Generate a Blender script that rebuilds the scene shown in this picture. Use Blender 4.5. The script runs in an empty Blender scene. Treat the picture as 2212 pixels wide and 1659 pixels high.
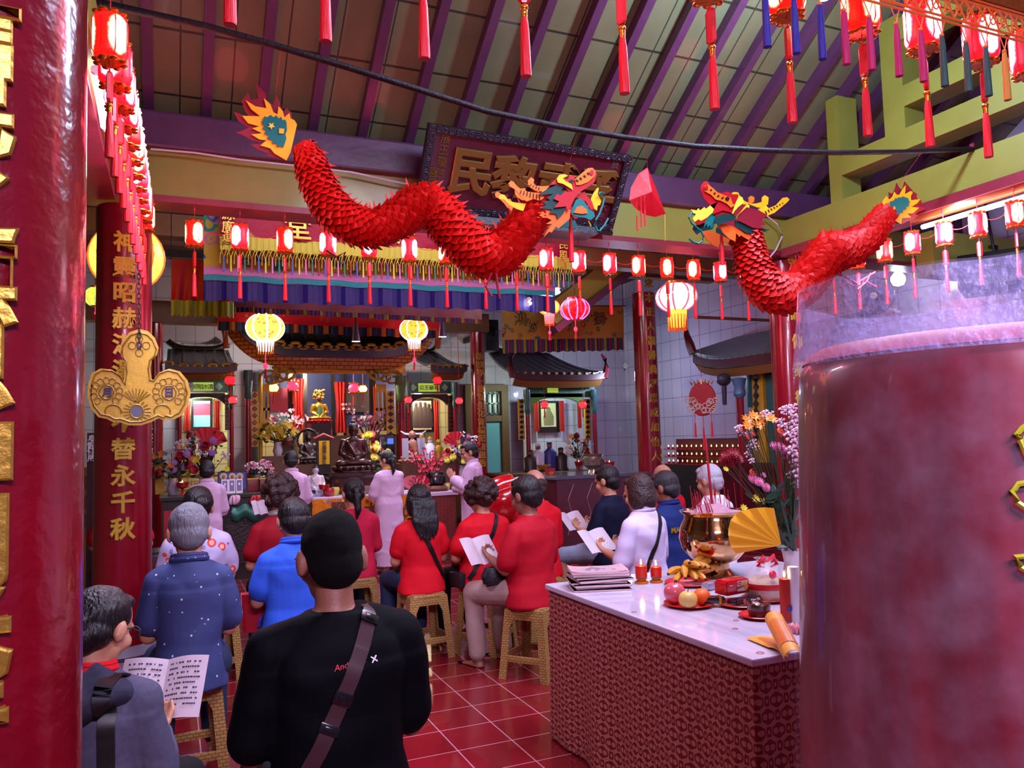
import bpy, bmesh, math, random
from mathutils import Vector, Matrix, Euler, noise
random.seed(7)
S = bpy.context.scene
COL = S.collection
PI = math.pi
F, CX, CY, EYE = 1690.0, 1106.0, 829.5, 1.58
def _n(v): return v.normalized()
_y = _n(Vector((372 - CX, -(968 - CY), F)))
_x = Vector((5000 - CX, -(838 - CY), F)); _x = _n(_x - _y * _x.dot(_y))
_z = Vector((0, 1, 0)); _z = _z - _y * _z.dot(_y); _z = _n(_z - _x * _z.dot(_x))
R = Matrix((_x, _y, _z))                       # camera (right, up, forward) -> room axes
C0 = Vector((0, 0, EYE))
def ray(px, py): return R @ Vector((px - CX, -(py - CY), F))
def P(px, py, X=None, Y=None, Z=None, D=None):
    """room point seen at a photo pixel, on the plane X=, Y= or Z=, or at view depth D"""
    d = ray(px, py)
    t = (X - C0.x) / d.x if X is not None else (Y - C0.y) / d.y if Y is not None else (Z - C0.z) / d.z if Z is not None else D / F
    return C0 + d * t
cam = bpy.data.cameras.new('camera'); co = bpy.data.objects.new('camera', cam); COL.objects.link(co)
r_, u_, f_ = R.col[0], R.col[1], R.col[2]
co.matrix_world = Matrix.Translation(C0) @ Matrix((r_, u_, -f_)).transposed().to_4x4()
cam.sensor_fit = 'HORIZONTAL'; cam.sensor_width = 36.0; cam.lens = F / 2212 * 36.0; cam.clip_start = .05
S.camera = co
S.view_settings.view_transform = 'Standard'; S.view_settings.look = 'None'
S.view_settings.exposure = 0.9; S.view_settings.gamma = 1.0; S.view_settings.use_curve_mapping = False
cy = S.cycles
cy.max_bounces = 6; cy.diffuse_bounces = 3; cy.glossy_bounces = 3; cy.transmission_bounces = 4; cy.transparent_max_bounces = 8
cy.caustics_reflective = False; cy.caustics_refractive = False; cy.sample_clamp_indirect = 4.0; cy.blur_glossy = 1.0
def lin(h):
    h = h.lstrip('#'); v = [int(h[i:i + 2], 16) / 255 for i in (0, 2, 4)]
    return tuple(c / 12.92 if c <= .04045 else ((c + .055) / 1.055) ** 2.4 for c in v)
W = bpy.data.worlds.new('world'); S.world = W; W.use_nodes = True
W.node_tree.nodes['Background'].inputs[0].default_value = (*lin('#a98cd8'), 1)
W.node_tree.nodes['Background'].inputs[1].default_value = 0.16
def lamp(kind, loc, power, col, size=.1, sy=None, rot=None, name='lamp', spread=None):
    l = bpy.data.lights.new(name, kind); l.energy = power; l.color = lin(col)
    if kind == 'AREA':
        l.shape = 'RECTANGLE'; l.size = size; l.size_y = sy or size
        if spread: l.spread = spread
    elif kind == 'SPOT': l.spot_size = size; l.spot_blend = .6; l.shadow_soft_size = .05
    else: l.shadow_soft_size = size
    o = bpy.data.objects.new(name, l); COL.objects.link(o); o.location = loc
    if rot: o.rotation_euler = rot
    return o
COOL, PINK, WARM = '#c9d8ff', '#ff3a52', '#ffc98a'
lamp('AREA', (5.55, 4.3, 3.2), 70, '#d8dcff', 1.3, .08, (0, -.55, 0), 'tube_light_right', )
lamp('AREA', (-.12, 4.8, 3.3), 60, '#d4d8ff', .08, 1.3, (0, .5, 0), 'tube_light_left')
lamp('POINT', P(1780, -14, Y=3.9), 230, '#b8d4ff', .10, name='overhead_led_light')
lamp('AREA', (.4, -1.6, 3.3), 125, '#e8d4f8', 1.6, .3, (math.radians(42), 0, -.35), 'entrance_fill_light')  # unseen fill lamp added behind the camera to brighten backs and candle
lamp('AREA', (2.6, 2.6, 4.6), 165, '#dcdcff', 2.2, 2.2, (0, 0, 0), 'court_fill_light')  # broad fill panel added over the court; no fixture hangs there
lamp('AREA', (2.4, 7.05, 4.2), 34, '#efe8ff', 4.2, .12, (math.radians(62), 0, 0), 'banner_fill_light')  # added fill that brightens the banners; no tube is built behind the beam
lamp('AREA', (3.0, 9.3, 4.2), 85, '#d8d0ff', 4.0, .3, (0, 0, 0), 'hall_fill_light')  # added overhead fill for the rear hall, without a fixture of its own
lamp('POINT', P(1940, 604, X=8.2), 42, '#bcd2ff', .06, name='bulb_light')
for (x, y, z, w) in ((.5, 6.1, 2.95, 5), (1.9, 6.1, 2.95, 5), (3.3, 6.1, 2.95, 5), (4.7, 6.1, 2.95, 5), (5.5, 5.2, 3.0, 5), (5.5, 3.6, 3.0, 5),
                     (.0, 5.4, 3.0, 4), (.0, 3.6, 3.0, 4), (1.0, 2.1, 3.1, 6), (2.4, 2.1, 3.1, 6), (.3, 3.6, 3.0, 4)):
    lamp('POINT', (x, y, z), w, PINK, .16, name='lantern_light')
lamp('POINT', (2.0, 12.2, 2.75), 60, '#fff0d8', .08, name='shrine_light')
lamp('POINT', (.2, 12.9, 2.4), 24, '#dfffe0', .06, name='niche_light_left')
lamp('POINT', (3.85, 12.9, 2.35), 24, '#ffe9c0', .06, name='niche_light_right')
lamp('POINT', (6.2, 12.6, 2.4), 22, '#d8ffe8', .06, name='niche_light_corner')
for px_, py_ in ((769, 742), (956, 732)): lamp('SPOT', P(px_, py_, Y=10.6) - Vector((0, 0, .03)), 90, '#f0ecff', 1.9, name='pendant_spot_light')
lamp('POINT', P(1461, 642, Y=8.6) - Vector((.1, .4, 0)), 14, '#ff4a70', .2, name='lantern_light')
lamp('POINT', (7.2, 11.6, 2.6), 26, '#c8d0ff', .08, name='corner_lamp_light')
MATS = {}
def base_mat(name):
    m = bpy.data.materials.new(name); m.use_nodes = True
    return m, m.node_tree.nodes, m.node_tree.links, m.node_tree.nodes['Principled BSDF']
def M(name, hexc=None, rough=.5, metal=0., bump=0., bs=40., var=.0, vs=6., emit=None, es=1., coat=0., sheen=0., trans=0., alpha=1., stretch=None, hex2=None, ior=None, spec=None):
    if name in MATS: return MATS[name]
    m, N, L, b = base_mat(name)
    c = lin(hexc); b.inputs['Base Color'].default_value = (*c, 1)
    b.inputs['Roughness'].default_value = rough; b.inputs['Metallic'].default_value = metal
    b.inputs['Coat Weight'].default_value = coat; b.inputs['Coat Roughness'].default_value = .12
    b.inputs['Sheen Weight'].default_value = sheen
    b.inputs['Transmission Weight'].default_value = trans; b.inputs['Alpha'].default_value = alpha
    if ior: b.inputs['IOR'].default_value = ior
    if spec is not None: b.inputs['Specular IOR Level'].default_value = spec
    if emit: b.inputs['Emission Color'].default_value = (*lin(emit), 1); b.inputs['Emission Strength'].default_value = es
    if var or bump:
        tc = N.new('ShaderNodeTexCoord'); mp = N.new('ShaderNodeMapping'); L.new(tc.outputs['Object'], mp.inputs[0])
        if stretch: mp.inputs['Scale'].default_value = stretch
    if var:
        n = N.new('ShaderNodeTexNoise'); n.inputs['Scale'].default_value = vs; n.inputs['Detail'].default_value = 4
        L.new(mp.outputs[0], n.inputs['Vector'])
        mx = N.new('ShaderNodeMix'); mx.data_type = 'RGBA'; L.new(n.outputs[0], mx.inputs[0])
        d = lin(hex2) if hex2 else tuple(max(0, x * (1 - var)) for x in c)
        u = c if hex2 else tuple(min(1, x * (1 + var)) for x in c)
        mx.inputs[6].default_value = (*d, 1); mx.inputs[7].default_value = (*u, 1)
        L.new(mx.outputs[2], b.inputs['Base Color'])
    if bump:
        n2 = N.new('ShaderNodeTexNoise'); n2.inputs['Scale'].default_value = bs; n2.inputs['Detail'].default_value = 3
        L.new(mp.outputs[0], n2.inputs['Vector'])
        bp = N.new('ShaderNodeBump'); bp.inputs['Strength'].default_value = bump; bp.inputs['Distance'].default_value = .01
        L.new(n2.outputs[0], bp.inputs['Height']); L.new(bp.outputs[0], b.inputs['Normal'])
    MATS[name] = m
    return m
def nodes_of(name, rough=.5, metal=0., coat=0.):
    m, N, L, b = base_mat(name); MATS[name] = m
    b.inputs['Roughness'].default_value = rough; b.inputs['Metallic'].default_value = metal; b.inputs['Coat Weight'].default_value = coat
    return m, N, L, b
def math_(N, L, op, a, b=None, c=None):
    n = N.new('ShaderNodeMath'); n.operation = op
    for i, v in enumerate((a, b, c)):
        if v is None: continue
        if isinstance(v, (int, float)): n.inputs[i].default_value = v
        else: L.new(v, n.inputs[i])
    return n.outputs[0]
def mix_(N, L, fac, a, b):
    n = N.new('ShaderNodeMix'); n.data_type = 'RGBA'
    if isinstance(fac, (int, float)): n.inputs[0].default_value = fac
    else: L.new(fac, n.inputs[0])
    for i, v in ((6, a), (7, b)):
        if isinstance(v, str): n.inputs[i].default_value = (*lin(v), 1)
        else: L.new(v, n.inputs[i])
    return n.outputs[2]
def uv_(N, L, ax):
    """two object-space axes as a (u, v, 0) vector; ax like 'xy', 'yz', 'sz' (s = x + y)"""
    tc = N.new('ShaderNodeTexCoord'); sp = N.new('ShaderNodeSeparateXYZ'); L.new(tc.outputs['Object'], sp.inputs[0])
    g = {'x': sp.outputs[0], 'y': sp.outputs[1], 'z': sp.outputs[2]}
    if 's' in ax: g['s'] = math_(N, L, 'ADD', sp.outputs[0], sp.outputs[1])
    cb = N.new('ShaderNodeCombineXYZ'); L.new(g[ax[0]], cb.inputs[0]); L.new(g[ax[1]], cb.inputs[1])
    return cb.outputs[0], g[ax[0]], g[ax[1]]
def tiles(name, ax, w, h, c1, c2, mortar, ms=.006, rough=.2, off=(0, 0), coat=0., offset=0., bump=.3, var=.5):
    m, N, L, b = nodes_of(name, rough, 0, coat)
    v, _, _ = uv_(N, L, ax)
    mp = N.new('ShaderNodeMapping'); mp.inputs['Location'].default_value = (-off[0], -off[1], 0); L.new(v, mp.inputs[0])
    t = N.new('ShaderNodeTexBrick'); t.offset = offset; t.inputs['Scale'].default_value = 1; t.inputs['Brick Width'].default_value = w; t.inputs['Row Height'].default_value = h
    t.inputs['Mortar Size'].default_value = ms; t.inputs['Mortar Smooth'].default_value = .2
    t.inputs['Color1'].default_value = (*lin(c1), 1); t.inputs['Color2'].default_value = (*lin(c2), 1); t.inputs['Mortar'].default_value = (*lin(mortar), 1)
    L.new(mp.outputs[0], t.inputs['Vector'])
    n = N.new('ShaderNodeTexNoise'); n.inputs['Scale'].default_value = 3; n.inputs['Detail'].default_value = 5; L.new(mp.outputs[0], n.inputs['Vector'])
    hs = N.new('ShaderNodeHueSaturation'); L.new(t.outputs['Color'], hs.inputs['Color'])
    L.new(math_(N, L, 'MULTIPLY_ADD', n.outputs[0], var, 1 - var / 2), hs.inputs['Value']); L.new(hs.outputs[0], b.inputs['Base Color'])
    L.new(math_(N, L, 'MULTIPLY_ADD', n.outputs[0], .2, rough - .1 + .02), b.inputs['Roughness'])
    bp = N.new('ShaderNodeBump'); bp.invert = True; bp.inputs['Strength'].default_value = bump; bp.inputs['Distance'].default_value = .004
    L.new(t.outputs['Fac'], bp.inputs['Height']); L.new(bp.outputs[0], b.inputs['Normal'])
    return m
def brocade(name, ground, motif, cell=.08, ax='sz', rough=.55, metal=0.):
    m, N, L, b = nodes_of(name, rough, metal)
    _, u, v = uv_(N, L, ax)
    k = 2 * PI / cell
    A = math_(N, L, 'MULTIPLY', u, k); B = math_(N, L, 'MULTIPLY', v, k * .82)
    s1 = math_(N, L, 'MULTIPLY', math_(N, L, 'SINE', A), math_(N, L, 'SINE', B))
    s2 = math_(N, L, 'MULTIPLY', math_(N, L, 'COSINE', math_(N, L, 'MULTIPLY', A, 2.)), math_(N, L, 'COSINE', math_(N, L, 'MULTIPLY', B, 2.)))
    s3 = math_(N, L, 'SINE', math_(N, L, 'ADD', A, B)); s4 = math_(N, L, 'SINE', math_(N, L, 'SUBTRACT', A, B))
    f = math_(N, L, 'ADD', math_(N, L, 'MULTIPLY', s1, 5.5), math_(N, L, 'MULTIPLY', s2, 2.2))
    f = math_(N, L, 'ADD', f, math_(N, L, 'MULTIPLY', math_(N, L, 'MULTIPLY', s3, s4), 2.))
    fac = math_(N, L, 'GREATER_THAN', math_(N, L, 'SINE', f), .25)
    L.new(mix_(N, L, fac, ground, motif), b.inputs['Base Color'])
    bp = N.new('ShaderNodeBump'); bp.inputs['Strength'].default_value = .25; bp.inputs['Distance'].default_value = .002
    L.new(fac, bp.inputs['Height']); L.new(bp.outputs[0], b.inputs['Normal'])
    return m
def embroidered(name, ground, cols, scale=9., ax='xz', thr=.28, rough=.5, sc2=1.0):
    """satin with scattered embroidered blossoms and tendrils"""
    m, N, L, b = nodes_of(name, rough); b.inputs['Specular IOR Level'].default_value = .15
    v, u, w = uv_(N, L, ax)
    n = N.new('ShaderNodeTexNoise'); n.inputs['Scale'].default_value = 5; L.new(v, n.inputs['Vector'])
    av = N.new('ShaderNodeMix'); av.data_type = 'RGBA'; av.inputs[0].default_value = .12; L.new(v, av.inputs[6]); L.new(n.outputs[1], av.inputs[7])
    out = ground
    for i, c in enumerate(cols):
        t = N.new('ShaderNodeTexVoronoi'); t.inputs['Scale'].default_value = scale * (1 + .35 * i) * sc2
        mp = N.new('ShaderNodeMapping'); mp.inputs['Location'].default_value = (i * 3.7, i * 1.9, 0); L.new(av.outputs[2], mp.inputs[0]); L.new(mp.outputs[0], t.inputs['Vector'])
        wv = math_(N, L, 'SINE', math_(N, L, 'MULTIPLY', t.outputs['Distance'], 26.))
        f = math_(N, L, 'MULTIPLY', math_(N, L, 'LESS_THAN', t.outputs['Distance'], thr), math_(N, L, 'GREATER_THAN', wv, -.35))
        sp = N.new('ShaderNodeSeparateColor'); L.new(t.outputs['Color'], sp.inputs[0])
        f = math_(N, L, 'MULTIPLY', f, math_(N, L, 'GREATER_THAN', sp.outputs[0], .45))
        out = mix_(N, L, f, out, c)
    L.new(out, b.inputs['Base Color']) if not isinstance(out, str) else None
    n2 = N.new('ShaderNodeTexNoise'); n2.inputs['Scale'].default_value = 14; L.new(v, n2.inputs['Vector'])
    bp = N.new('ShaderNodeBump'); bp.inputs['Strength'].default_value = .5; bp.inputs['Distance'].default_value = .02; L.new(n2.outputs[0], bp.inputs['Height']); L.new(bp.outputs[0], b.inputs['Normal'])
    return m
def stripes(name, cols, width, ax='x', rough=.6):
    """threads of a fringe: a ramp of colours repeating along one axis"""
    m, N, L, b = nodes_of(name, rough); b.inputs['Specular IOR Level'].default_value = .15
    tc = N.new('ShaderNodeTexCoord'); sp = N.new('ShaderNodeSeparateXYZ'); L.new(tc.outputs['Object'], sp.inputs[0])
    a = sp.outputs['xyz'.index(ax)]
    t = math_(N, L, 'FRACT', math_(N, L, 'DIVIDE', a, width * len(cols)))
    rp = N.new('ShaderNodeValToRGB'); rp.color_ramp.interpolation = 'CONSTANT'; L.new(t, rp.inputs[0])
    e = rp.color_ramp.elements
    while len(e) < len(cols): e.new(.5)
    for i, c in enumerate(cols): e[i].position = i / len(cols); e[i].color = (*lin(c), 1)
    L.new(rp.outputs[0], b.inputs['Base Color'])
    w = math_(N, L, 'SINE', math_(N, L, 'MULTIPLY', a, 900.))
    bp = N.new('ShaderNodeBump'); bp.inputs['Strength'].default_value = .6; bp.inputs['Distance'].default_value = .004; L.new(w, bp.inputs['Height']); L.new(bp.outputs[0], b.inputs['Normal'])
    return m
class B:
    """collects shapes; part()/solid() link them as ONE mesh object"""
    def __init__(s): s.b = bmesh.new()
    def box(s, c, d, rot=None):
        m = Matrix.Translation(c) @ (Euler(rot).to_matrix().to_4x4() if rot else Matrix()) @ Matrix.Diagonal((*d, 1))
        bmesh.ops.create_cube(s.b, size=1, matrix=m); return s
    def box2(s, a, b):
        return s.box([(a[i] + b[i]) / 2 for i in range(3)], [abs(b[i] - a[i]) for i in range(3)])
    def sph(s, c, r, n=16, rot=None):
        r = (r, r, r) if isinstance(r, (int, float)) else r; k = max(6, n // 2)
        m = Matrix.Translation(c) @ (Euler(rot).to_matrix().to_4x4() if rot else Matrix()) @ Matrix.Diagonal((*r, 1))
        return s.lathe([(0, -1)] + [(math.sin(PI * i / k), -math.cos(PI * i / k)) for i in range(1, k)] + [(0, 1)], n=n, mat=m)
    def cyl(s, a, b, r0, r1=None, n=16, caps=True):
        a, b = Vector(a), Vector(b); r1 = r0 if r1 is None else r1; l = (b - a).length
        m = Matrix.Translation(a) @ (b - a).to_track_quat('Z', 'Y').to_matrix().to_4x4()
        r0, r1 = max(r0, 2e-5), max(r1, 2e-5)
        return s.lathe([(0, 0), (r0, 0), (r1, l), (0, l)] if caps else [(r0, 0), (r1, l)], n=n, mat=m)
    def cap(s, a, b, r0, r1=None, n=14):
        r1 = r0 if r1 is None else r1
        s.cyl(a, b, r0, r1, n); s.sph(a, r0, n); s.sph(b, r1, n); return s
    def lathe(s, prof, o=(0, 0, 0), n=24, mat=None, sx=1., sy=1.):
        mat = mat or Matrix.Translation(o); rings = []
        for r, z in prof:
            rings.append([s.b.verts.new(mat @ Vector((r * sx * math.cos(2 * PI * i / n), r * sy * math.sin(2 * PI * i / n), z))) for i in range(n)] if r > 1e-5 else [s.b.verts.new(mat @ Vector((0, 0, z)))])
        for A, Bq in zip(rings, rings[1:]):
            if len(A) == 1 and len(Bq) == 1: continue
            for i in range(n):
                j = (i + 1) % n
                if len(A) == 1: s.b.faces.new((A[0], Bq[j], Bq[i]))
                elif len(Bq) == 1: s.b.faces.new((A[i], A[j], Bq[0]))
                else: s.b.faces.new((A[i], A[j], Bq[j], Bq[i]))
        return s
    def loft(s, secs, n=20, caps=True, power=2.):
        """stack of ellipses (cx, cy, cz, rx, ry)"""
        rings = []
        for cx, cy_, cz, rx, ry in secs:
            q = []
            for i in range(n):
                a = 2 * PI * i / n; ca, sa = math.cos(a), math.sin(a)
                if power != 2.: ca = math.copysign(abs(ca) ** (2 / power), ca); sa = math.copysign(abs(sa) ** (2 / power), sa)
                q.append(s.b.verts.new((cx + rx * ca, cy_ + ry * sa, cz)))
            rings.append(q)
        for A, Bq in zip(rings, rings[1:]):
            for i in range(n): s.b.faces.new((A[i], A[(i + 1) % n], Bq[(i + 1) % n], Bq[i]))
        if caps: s.b.faces.new(rings[0][::-1]); s.b.faces.new(rings[-1])
        return s
    def tube(s, pts, r, n=8, closed=False):
        pts = [Vector(p) for p in pts]; rs = r if isinstance(r, (list, tuple)) else [r] * len(pts); rings = []
        up = Vector((0, 0, 1)); k = len(pts)
        for i, p in enumerate(pts):
            d = (pts[(i + 1) % k] - pts[i - 1]) if closed else (pts[min(i + 1, k - 1)] - pts[max(i - 1, 0)])
            d = d.normalized() if d.length > 1e-9 else Vector((0, 0, 1))
            a = d.cross(up)
            if a.length < .05: a = d.cross(Vector((0, 1, 0)))
            a.normalize(); b = a.cross(d)
            rings.append([s.b.verts.new(p + (a * math.cos(2 * PI * j / n) + b * math.sin(2 * PI * j / n)) * rs[i]) for j in range(n)])
        pr = list(zip(rings, rings[1:])) + ([(rings[-1], rings[0])] if closed else [])
        for A, Bq in pr:
            for i in range(n): s.b.faces.new((A[i], A[(i + 1) % n], Bq[(i + 1) % n], Bq[i]))
        if not closed: s.b.faces.new(rings[0][::-1]); s.b.faces.new(rings[-1])
        return s
    def prism(s, pts, m, d):
        """outline pts (u, v) -> m @ (u, v, 0..d)"""
        A = [s.b.verts.new(m @ Vector((u, v, 0))) for u, v in pts]; Bq = [s.b.verts.new(m @ Vector((u, v, d))) for u, v in pts]
        n = len(pts)
        try:
            s.b.faces.new(A[::-1]); s.b.faces.new(Bq)
            for i in range(n): s.b.faces.new((A[i], A[(i + 1) % n], Bq[(i + 1) % n], Bq[i]))
        except ValueError: pass
        return s
    def grid(s, f, nu, nv):
        """surface f(u, v) -> point for u, v in 0..1"""
        g = [[s.b.verts.new(f(i / nu, j / nv)) for j in range(nv + 1)] for i in range(nu + 1)]
        for i in range(nu):
            for j in range(nv): s.b.faces.new((g[i][j], g[i + 1][j], g[i + 1][j + 1], g[i][j + 1]))
        return s
    def quad(s, *p):
        s.b.faces.new([s.b.verts.new(q) for q in p]); return s
    def add(s, me, m=None):
        n0 = len(s.b.verts); s.b.from_mesh(me); s.b.verts.ensure_lookup_table()
        if m is not None: bmesh.ops.transform(s.b, matrix=m, verts=s.b.verts[n0:])
        return s
    def mesh(s, name, mat, smooth=True, bevel=0., off=None, solid=0.):
        if off is not None: bmesh.ops.translate(s.b, vec=-Vector(off), verts=s.b.verts)
        if solid: bmesh.ops.solidify(s.b, geom=s.b.faces[:], thickness=solid)
        if bevel:
            ed = [e for e in s.b.edges if len(e.link_faces) == 2 and e.calc_face_angle(0) > .6]
            bmesh.ops.bevel(s.b, geom=ed, offset=bevel, segments=2, affect='EDGES', profile=.6, clamp_overlap=True)
        bmesh.ops.recalc_face_normals(s.b, faces=s.b.faces)
        me = bpy.data.meshes.new(name); s.b.to_mesh(me); s.b.free()
        for m in (mat if isinstance(mat, (list, tuple)) else [mat]): me.materials.append(m)
        if smooth:
            me.polygons.foreach_set('use_smooth', [True] * len(me.polygons))
            me.set_sharp_from_angle(angle=math.radians(38))
        return me
def link(name, me, parent=None, loc=None, rot=None, label=None):
    o = bpy.data.objects.new(name, me); COL.objects.link(o)
    if parent is not None: o.parent = parent
    if loc is not None: o.location = loc
    if rot is not None: o.rotation_euler = rot
    if label: o['label'] = label
    return o
def thing(name, label, cat, loc=(0, 0, 0), rotz=0., group=None, rot=None):
    o = bpy.data.objects.new(name, None); COL.objects.link(o); o.empty_display_size = .05
    o.location = loc; o.rotation_euler = rot or (0, 0, rotz); o['label'] = label; o['category'] = cat
    if group: o['group'] = group
    return o
def part(name, b, mat, parent, world=False, label=None, **k):
    """links b under parent; b in the parent's own coordinates, or room coordinates when world"""
    off = parent.location if world else None
    return link(name, b.mesh(name, mat, off=off, **k), parent, label=label)
def sub(name, b, mat, pt, world=False, label=None, **k):
    off = pt.parent.location if world and pt.parent else None
    return link(name, b.mesh(name, mat, off=off, **k), pt, label=label)
def single(name, b, mat, label, cat, group=None, loc=None, **k):
    """a thing that is one mesh; its origin moved to loc (default: bottom centre)"""
    if loc is None:
        v = [x.co for x in b.b.verts]; loc = Vector(((min(p.x for p in v) + max(p.x for p in v)) / 2, (min(p.y for p in v) + max(p.y for p in v)) / 2, min(p.z for p in v)))
    o = link(name, b.mesh(name, mat, off=loc, **k), None, loc); o['label'] = label; o['category'] = cat
    if group: o['group'] = group
    return o
def struct(name, b, mat, parent=None, **k):
    o = link(name, b.mesh(name, mat, **k), parent)
    o['kind'] = 'structure'; return o
def copy_tree(o, loc=None, rotz=None, label=None, parent=None):
    c = o.copy(); COL.objects.link(c)
    if parent is not None: c.parent = parent
    if loc is not None: c.location = loc
    if rotz is not None: c.rotation_euler = (0, 0, rotz)
    if label: c['label'] = label
    for ch in list(o.children): copy_tree(ch, parent=c)
    return c
TS = bpy.data.scenes.new('workbench')
def evaluated(o):
    TS.collection.objects.link(o); TS.view_layers[0].update(); dg = TS.view_layers[0].depsgraph; dg.update()
    me = bpy.data.meshes.new_from_object(o.evaluated_get(dg), depsgraph=dg); d = o.data; bpy.data.objects.remove(o)
    (bpy.data.curves if isinstance(d, bpy.types.Curve) else bpy.data.meshes).remove(d)
    return me
TXT = {}
def glyph(s, size=1., depth=.02, bold=.01, bevel=0., shear=0.):
    k = (s, size, depth, bold, bevel, shear)
    if k in TXT: return TXT[k]
    c = bpy.data.curves.new('t', 'FONT'); c.body = s; c.size = 1.; c.resolution_u = 2; c.extrude = depth / size / 2; c.offset = bold; c.bevel_depth = bevel / size; c.bevel_resolution = 0; c.shear = shear
    me = evaluated(bpy.data.objects.new('t', c))
    if len(me.vertices):
        xs = [v.co.x for v in me.vertices]; ys = [v.co.y for v in me.vertices]
        me.transform(Matrix.Scale(size, 4) @ Matrix.Translation((-(min(xs) + max(xs)) / 2, -(min(ys) + max(ys)) / 2, 0)))
    TXT[k] = me
    return me
def face_m(loc, nrm, up=(0, 0, 1)):
    """matrix whose local z looks along nrm, local y close to up"""
    z = Vector(nrm).normalized(); x = Vector(up).cross(z).normalized(); y = z.cross(x)
    m = Matrix((x, y, z)).transposed().to_4x4(); m.translation = Vector(loc); return m
def letters(s, m, size, mat, parent, pitch=None, vertical=False, name='lettering', world=False, depth=.01, bold=.01, bevel=0., shear=0.):
    """each character a raised mesh of its own, laid out on the plane of matrix m"""
    pitch = pitch or size * 1.1; n = len(s); out = []
    for i, ch in enumerate(s):
        if ch == ' ': continue
        t = (i - (n - 1) / 2) * pitch
        b = B().add(glyph(ch, size, depth, bold, bevel, shear), m @ Matrix.Translation((0, -t, 0) if vertical else (t, 0, 0)))
        out.append(part(name, b, mat, parent, world=world))
    return out
def word(s, m, size, mat, parent, name='lettering', world=False, depth=.004, bold=.0, shear=0.):
    return part(name, B().add(glyph(s, size, depth, bold, 0, shear), m), mat, parent, world=world)
def blob(prims, voxel, name, mat, parent, smooth=6, wrinkle=0., ws=14., shear=None, sc=1., label=None):
    """closed shapes fused into one continuous skin"""
    b = B()
    for p in prims:
        if p[0] == 'e': b.sph(p[1], p[2], 18, p[3] if len(p) > 3 else None)
        elif p[0] == 'c': b.cap(p[1], p[2], p[3], p[4] if len(p) > 4 else p[3], 14)
        elif p[0] == 'l': b.loft(p[1], 24)
        elif p[0] == 'x': b.box(p[1], p[2], p[3] if len(p) > 3 else None)
    bmesh.ops.recalc_face_normals(b.b, faces=b.b.faces)
    me = bpy.data.meshes.new('x'); b.b.to_mesh(me); b.b.free()
    o = bpy.data.objects.new('x', me)
    r = o.modifiers.new('r', 'REMESH'); r.mode = 'VOXEL'; r.voxel_size = voxel
    s = o.modifiers.new('s', 'SMOOTH'); s.iterations = smooth; s.factor = .5
    me = evaluated(o)
    if wrinkle or shear or sc != 1.:
        nv = len(me.vertices); nr = [v.normal.copy() for v in me.vertices]
        for v, q in zip(me.vertices, nr):
            c = v.co
            if wrinkle: c = c + q * wrinkle * (noise.noise(Vector((c.x * ws * .8, c.y * ws * .8, c.z * ws))) + .5 * noise.noise(Vector((c.x * ws * 2.3 + c.z * 9, c.y * ws * 2, c.z * ws * 1.6))))
            if shear: c = shear(c)
            v.co = c * sc
    me.name = name; me.materials.append(mat)
    me.polygons.foreach_set('use_smooth', [True] * len(me.polygons))
    return link(name, me, parent, label=label)
M('lacquer', '#8c0a20', .22, bump=.25, bs=7, var=.25, vs=5, coat=.6, hex2='#6e0618')
M('lacquer_dark', '#80061a', .22, bump=.7, bs=16, var=.35, vs=4, coat=.5, hex2='#5a0212')
M('gold', '#b8923a', .35, .75, bump=.2, bs=60)
M('gold_paint', '#c09a2c', .4, .25, bump=.15, bs=50, var=.2, vs=15)
M('yellow_wall', '#8f9034', .5, bump=.35, bs=9, var=.35, vs=3, hex2='#7a7028', coat=.25)
M('purple_wood', '#5a3450', .42, bump=.3, bs=14, var=.4, vs=5, hex2='#46183e', coat=.15)
M('red_trim', '#7c2030', .4, bump=.2, bs=20, var=.3)
M('brown_beam', '#6a4422', .5, bump=.2, bs=12, var=.3)
M('dark_wood', '#1d0f0c', .4, bump=.15, bs=20, var=.3, coat=.2)
M('brown_wood', '#4c2a16', .45, bump=.2, bs=20, var=.4)
M('red_paint', '#9c1420', .35, var=.15)
M('black', '#0a0a0c', .45)
M('black_gloss', '#0b0b10', .2, coat=.4)
M('white', '#e8e2e6', .5)
M('paper', '#efe4ee', .6, var=.05)
M('steel', '#8a8a90', .3, .9)
M('cord_black', '#0a080d', .6, bump=.6, bs=60, var=.6, vs=14, hex2='#20121a', spec=.25)
M('cord_white', '#c9bcc9', .5)
M('cord_red', '#a81422', .6)
M('silk_red', '#d80a20', .45, bump=.5, bs=220, stretch=(1, 1, .06))
M('red_cloth', '#b0161c', .6, bump=.35, bs=18, stretch=(1, 1, .15), var=.2, vs=8)
tiles('floor_tiles', 'xy', .30, .30, '#6a1018', '#7a141e', '#b48890', .0035, .17, (.14, 0), .25, 0, .25, .5)
tiles('wall_tiles_side', 'yz', .30, .36, '#b7aecb', '#bdb4d0', '#83789a', .006, .18, (.05, .1), .2, 0, .3, .12)
tiles('wall_tiles_rear', 'xz', .30, .36, '#b0a4bc', '#b7aac2', '#83789a', .006, .22, (.05, .1), .2, 0, .3, .12)
tiles('roof_boards', 'xz', .38, .30, '#6a6c4c', '#706a48', '#2d2c20', .006, .42, (.05, .12), .15, 0, .9, .7)
TB = math.tan(math.radians(33.8))
YB, XR, XL = 14.0, P(1350, 800, Y=14.0).x, -4.2
struct('floor', B().box2((XL - .2, -3, -.12), (XR + .2, YB + .2, 0)), MATS['floor_tiles'], smooth=False)
struct('wall_back', B().box2((XL - .2, YB, 0), (XR + .2, YB + .2, 5)), MATS['wall_tiles_rear'], smooth=False)
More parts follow.
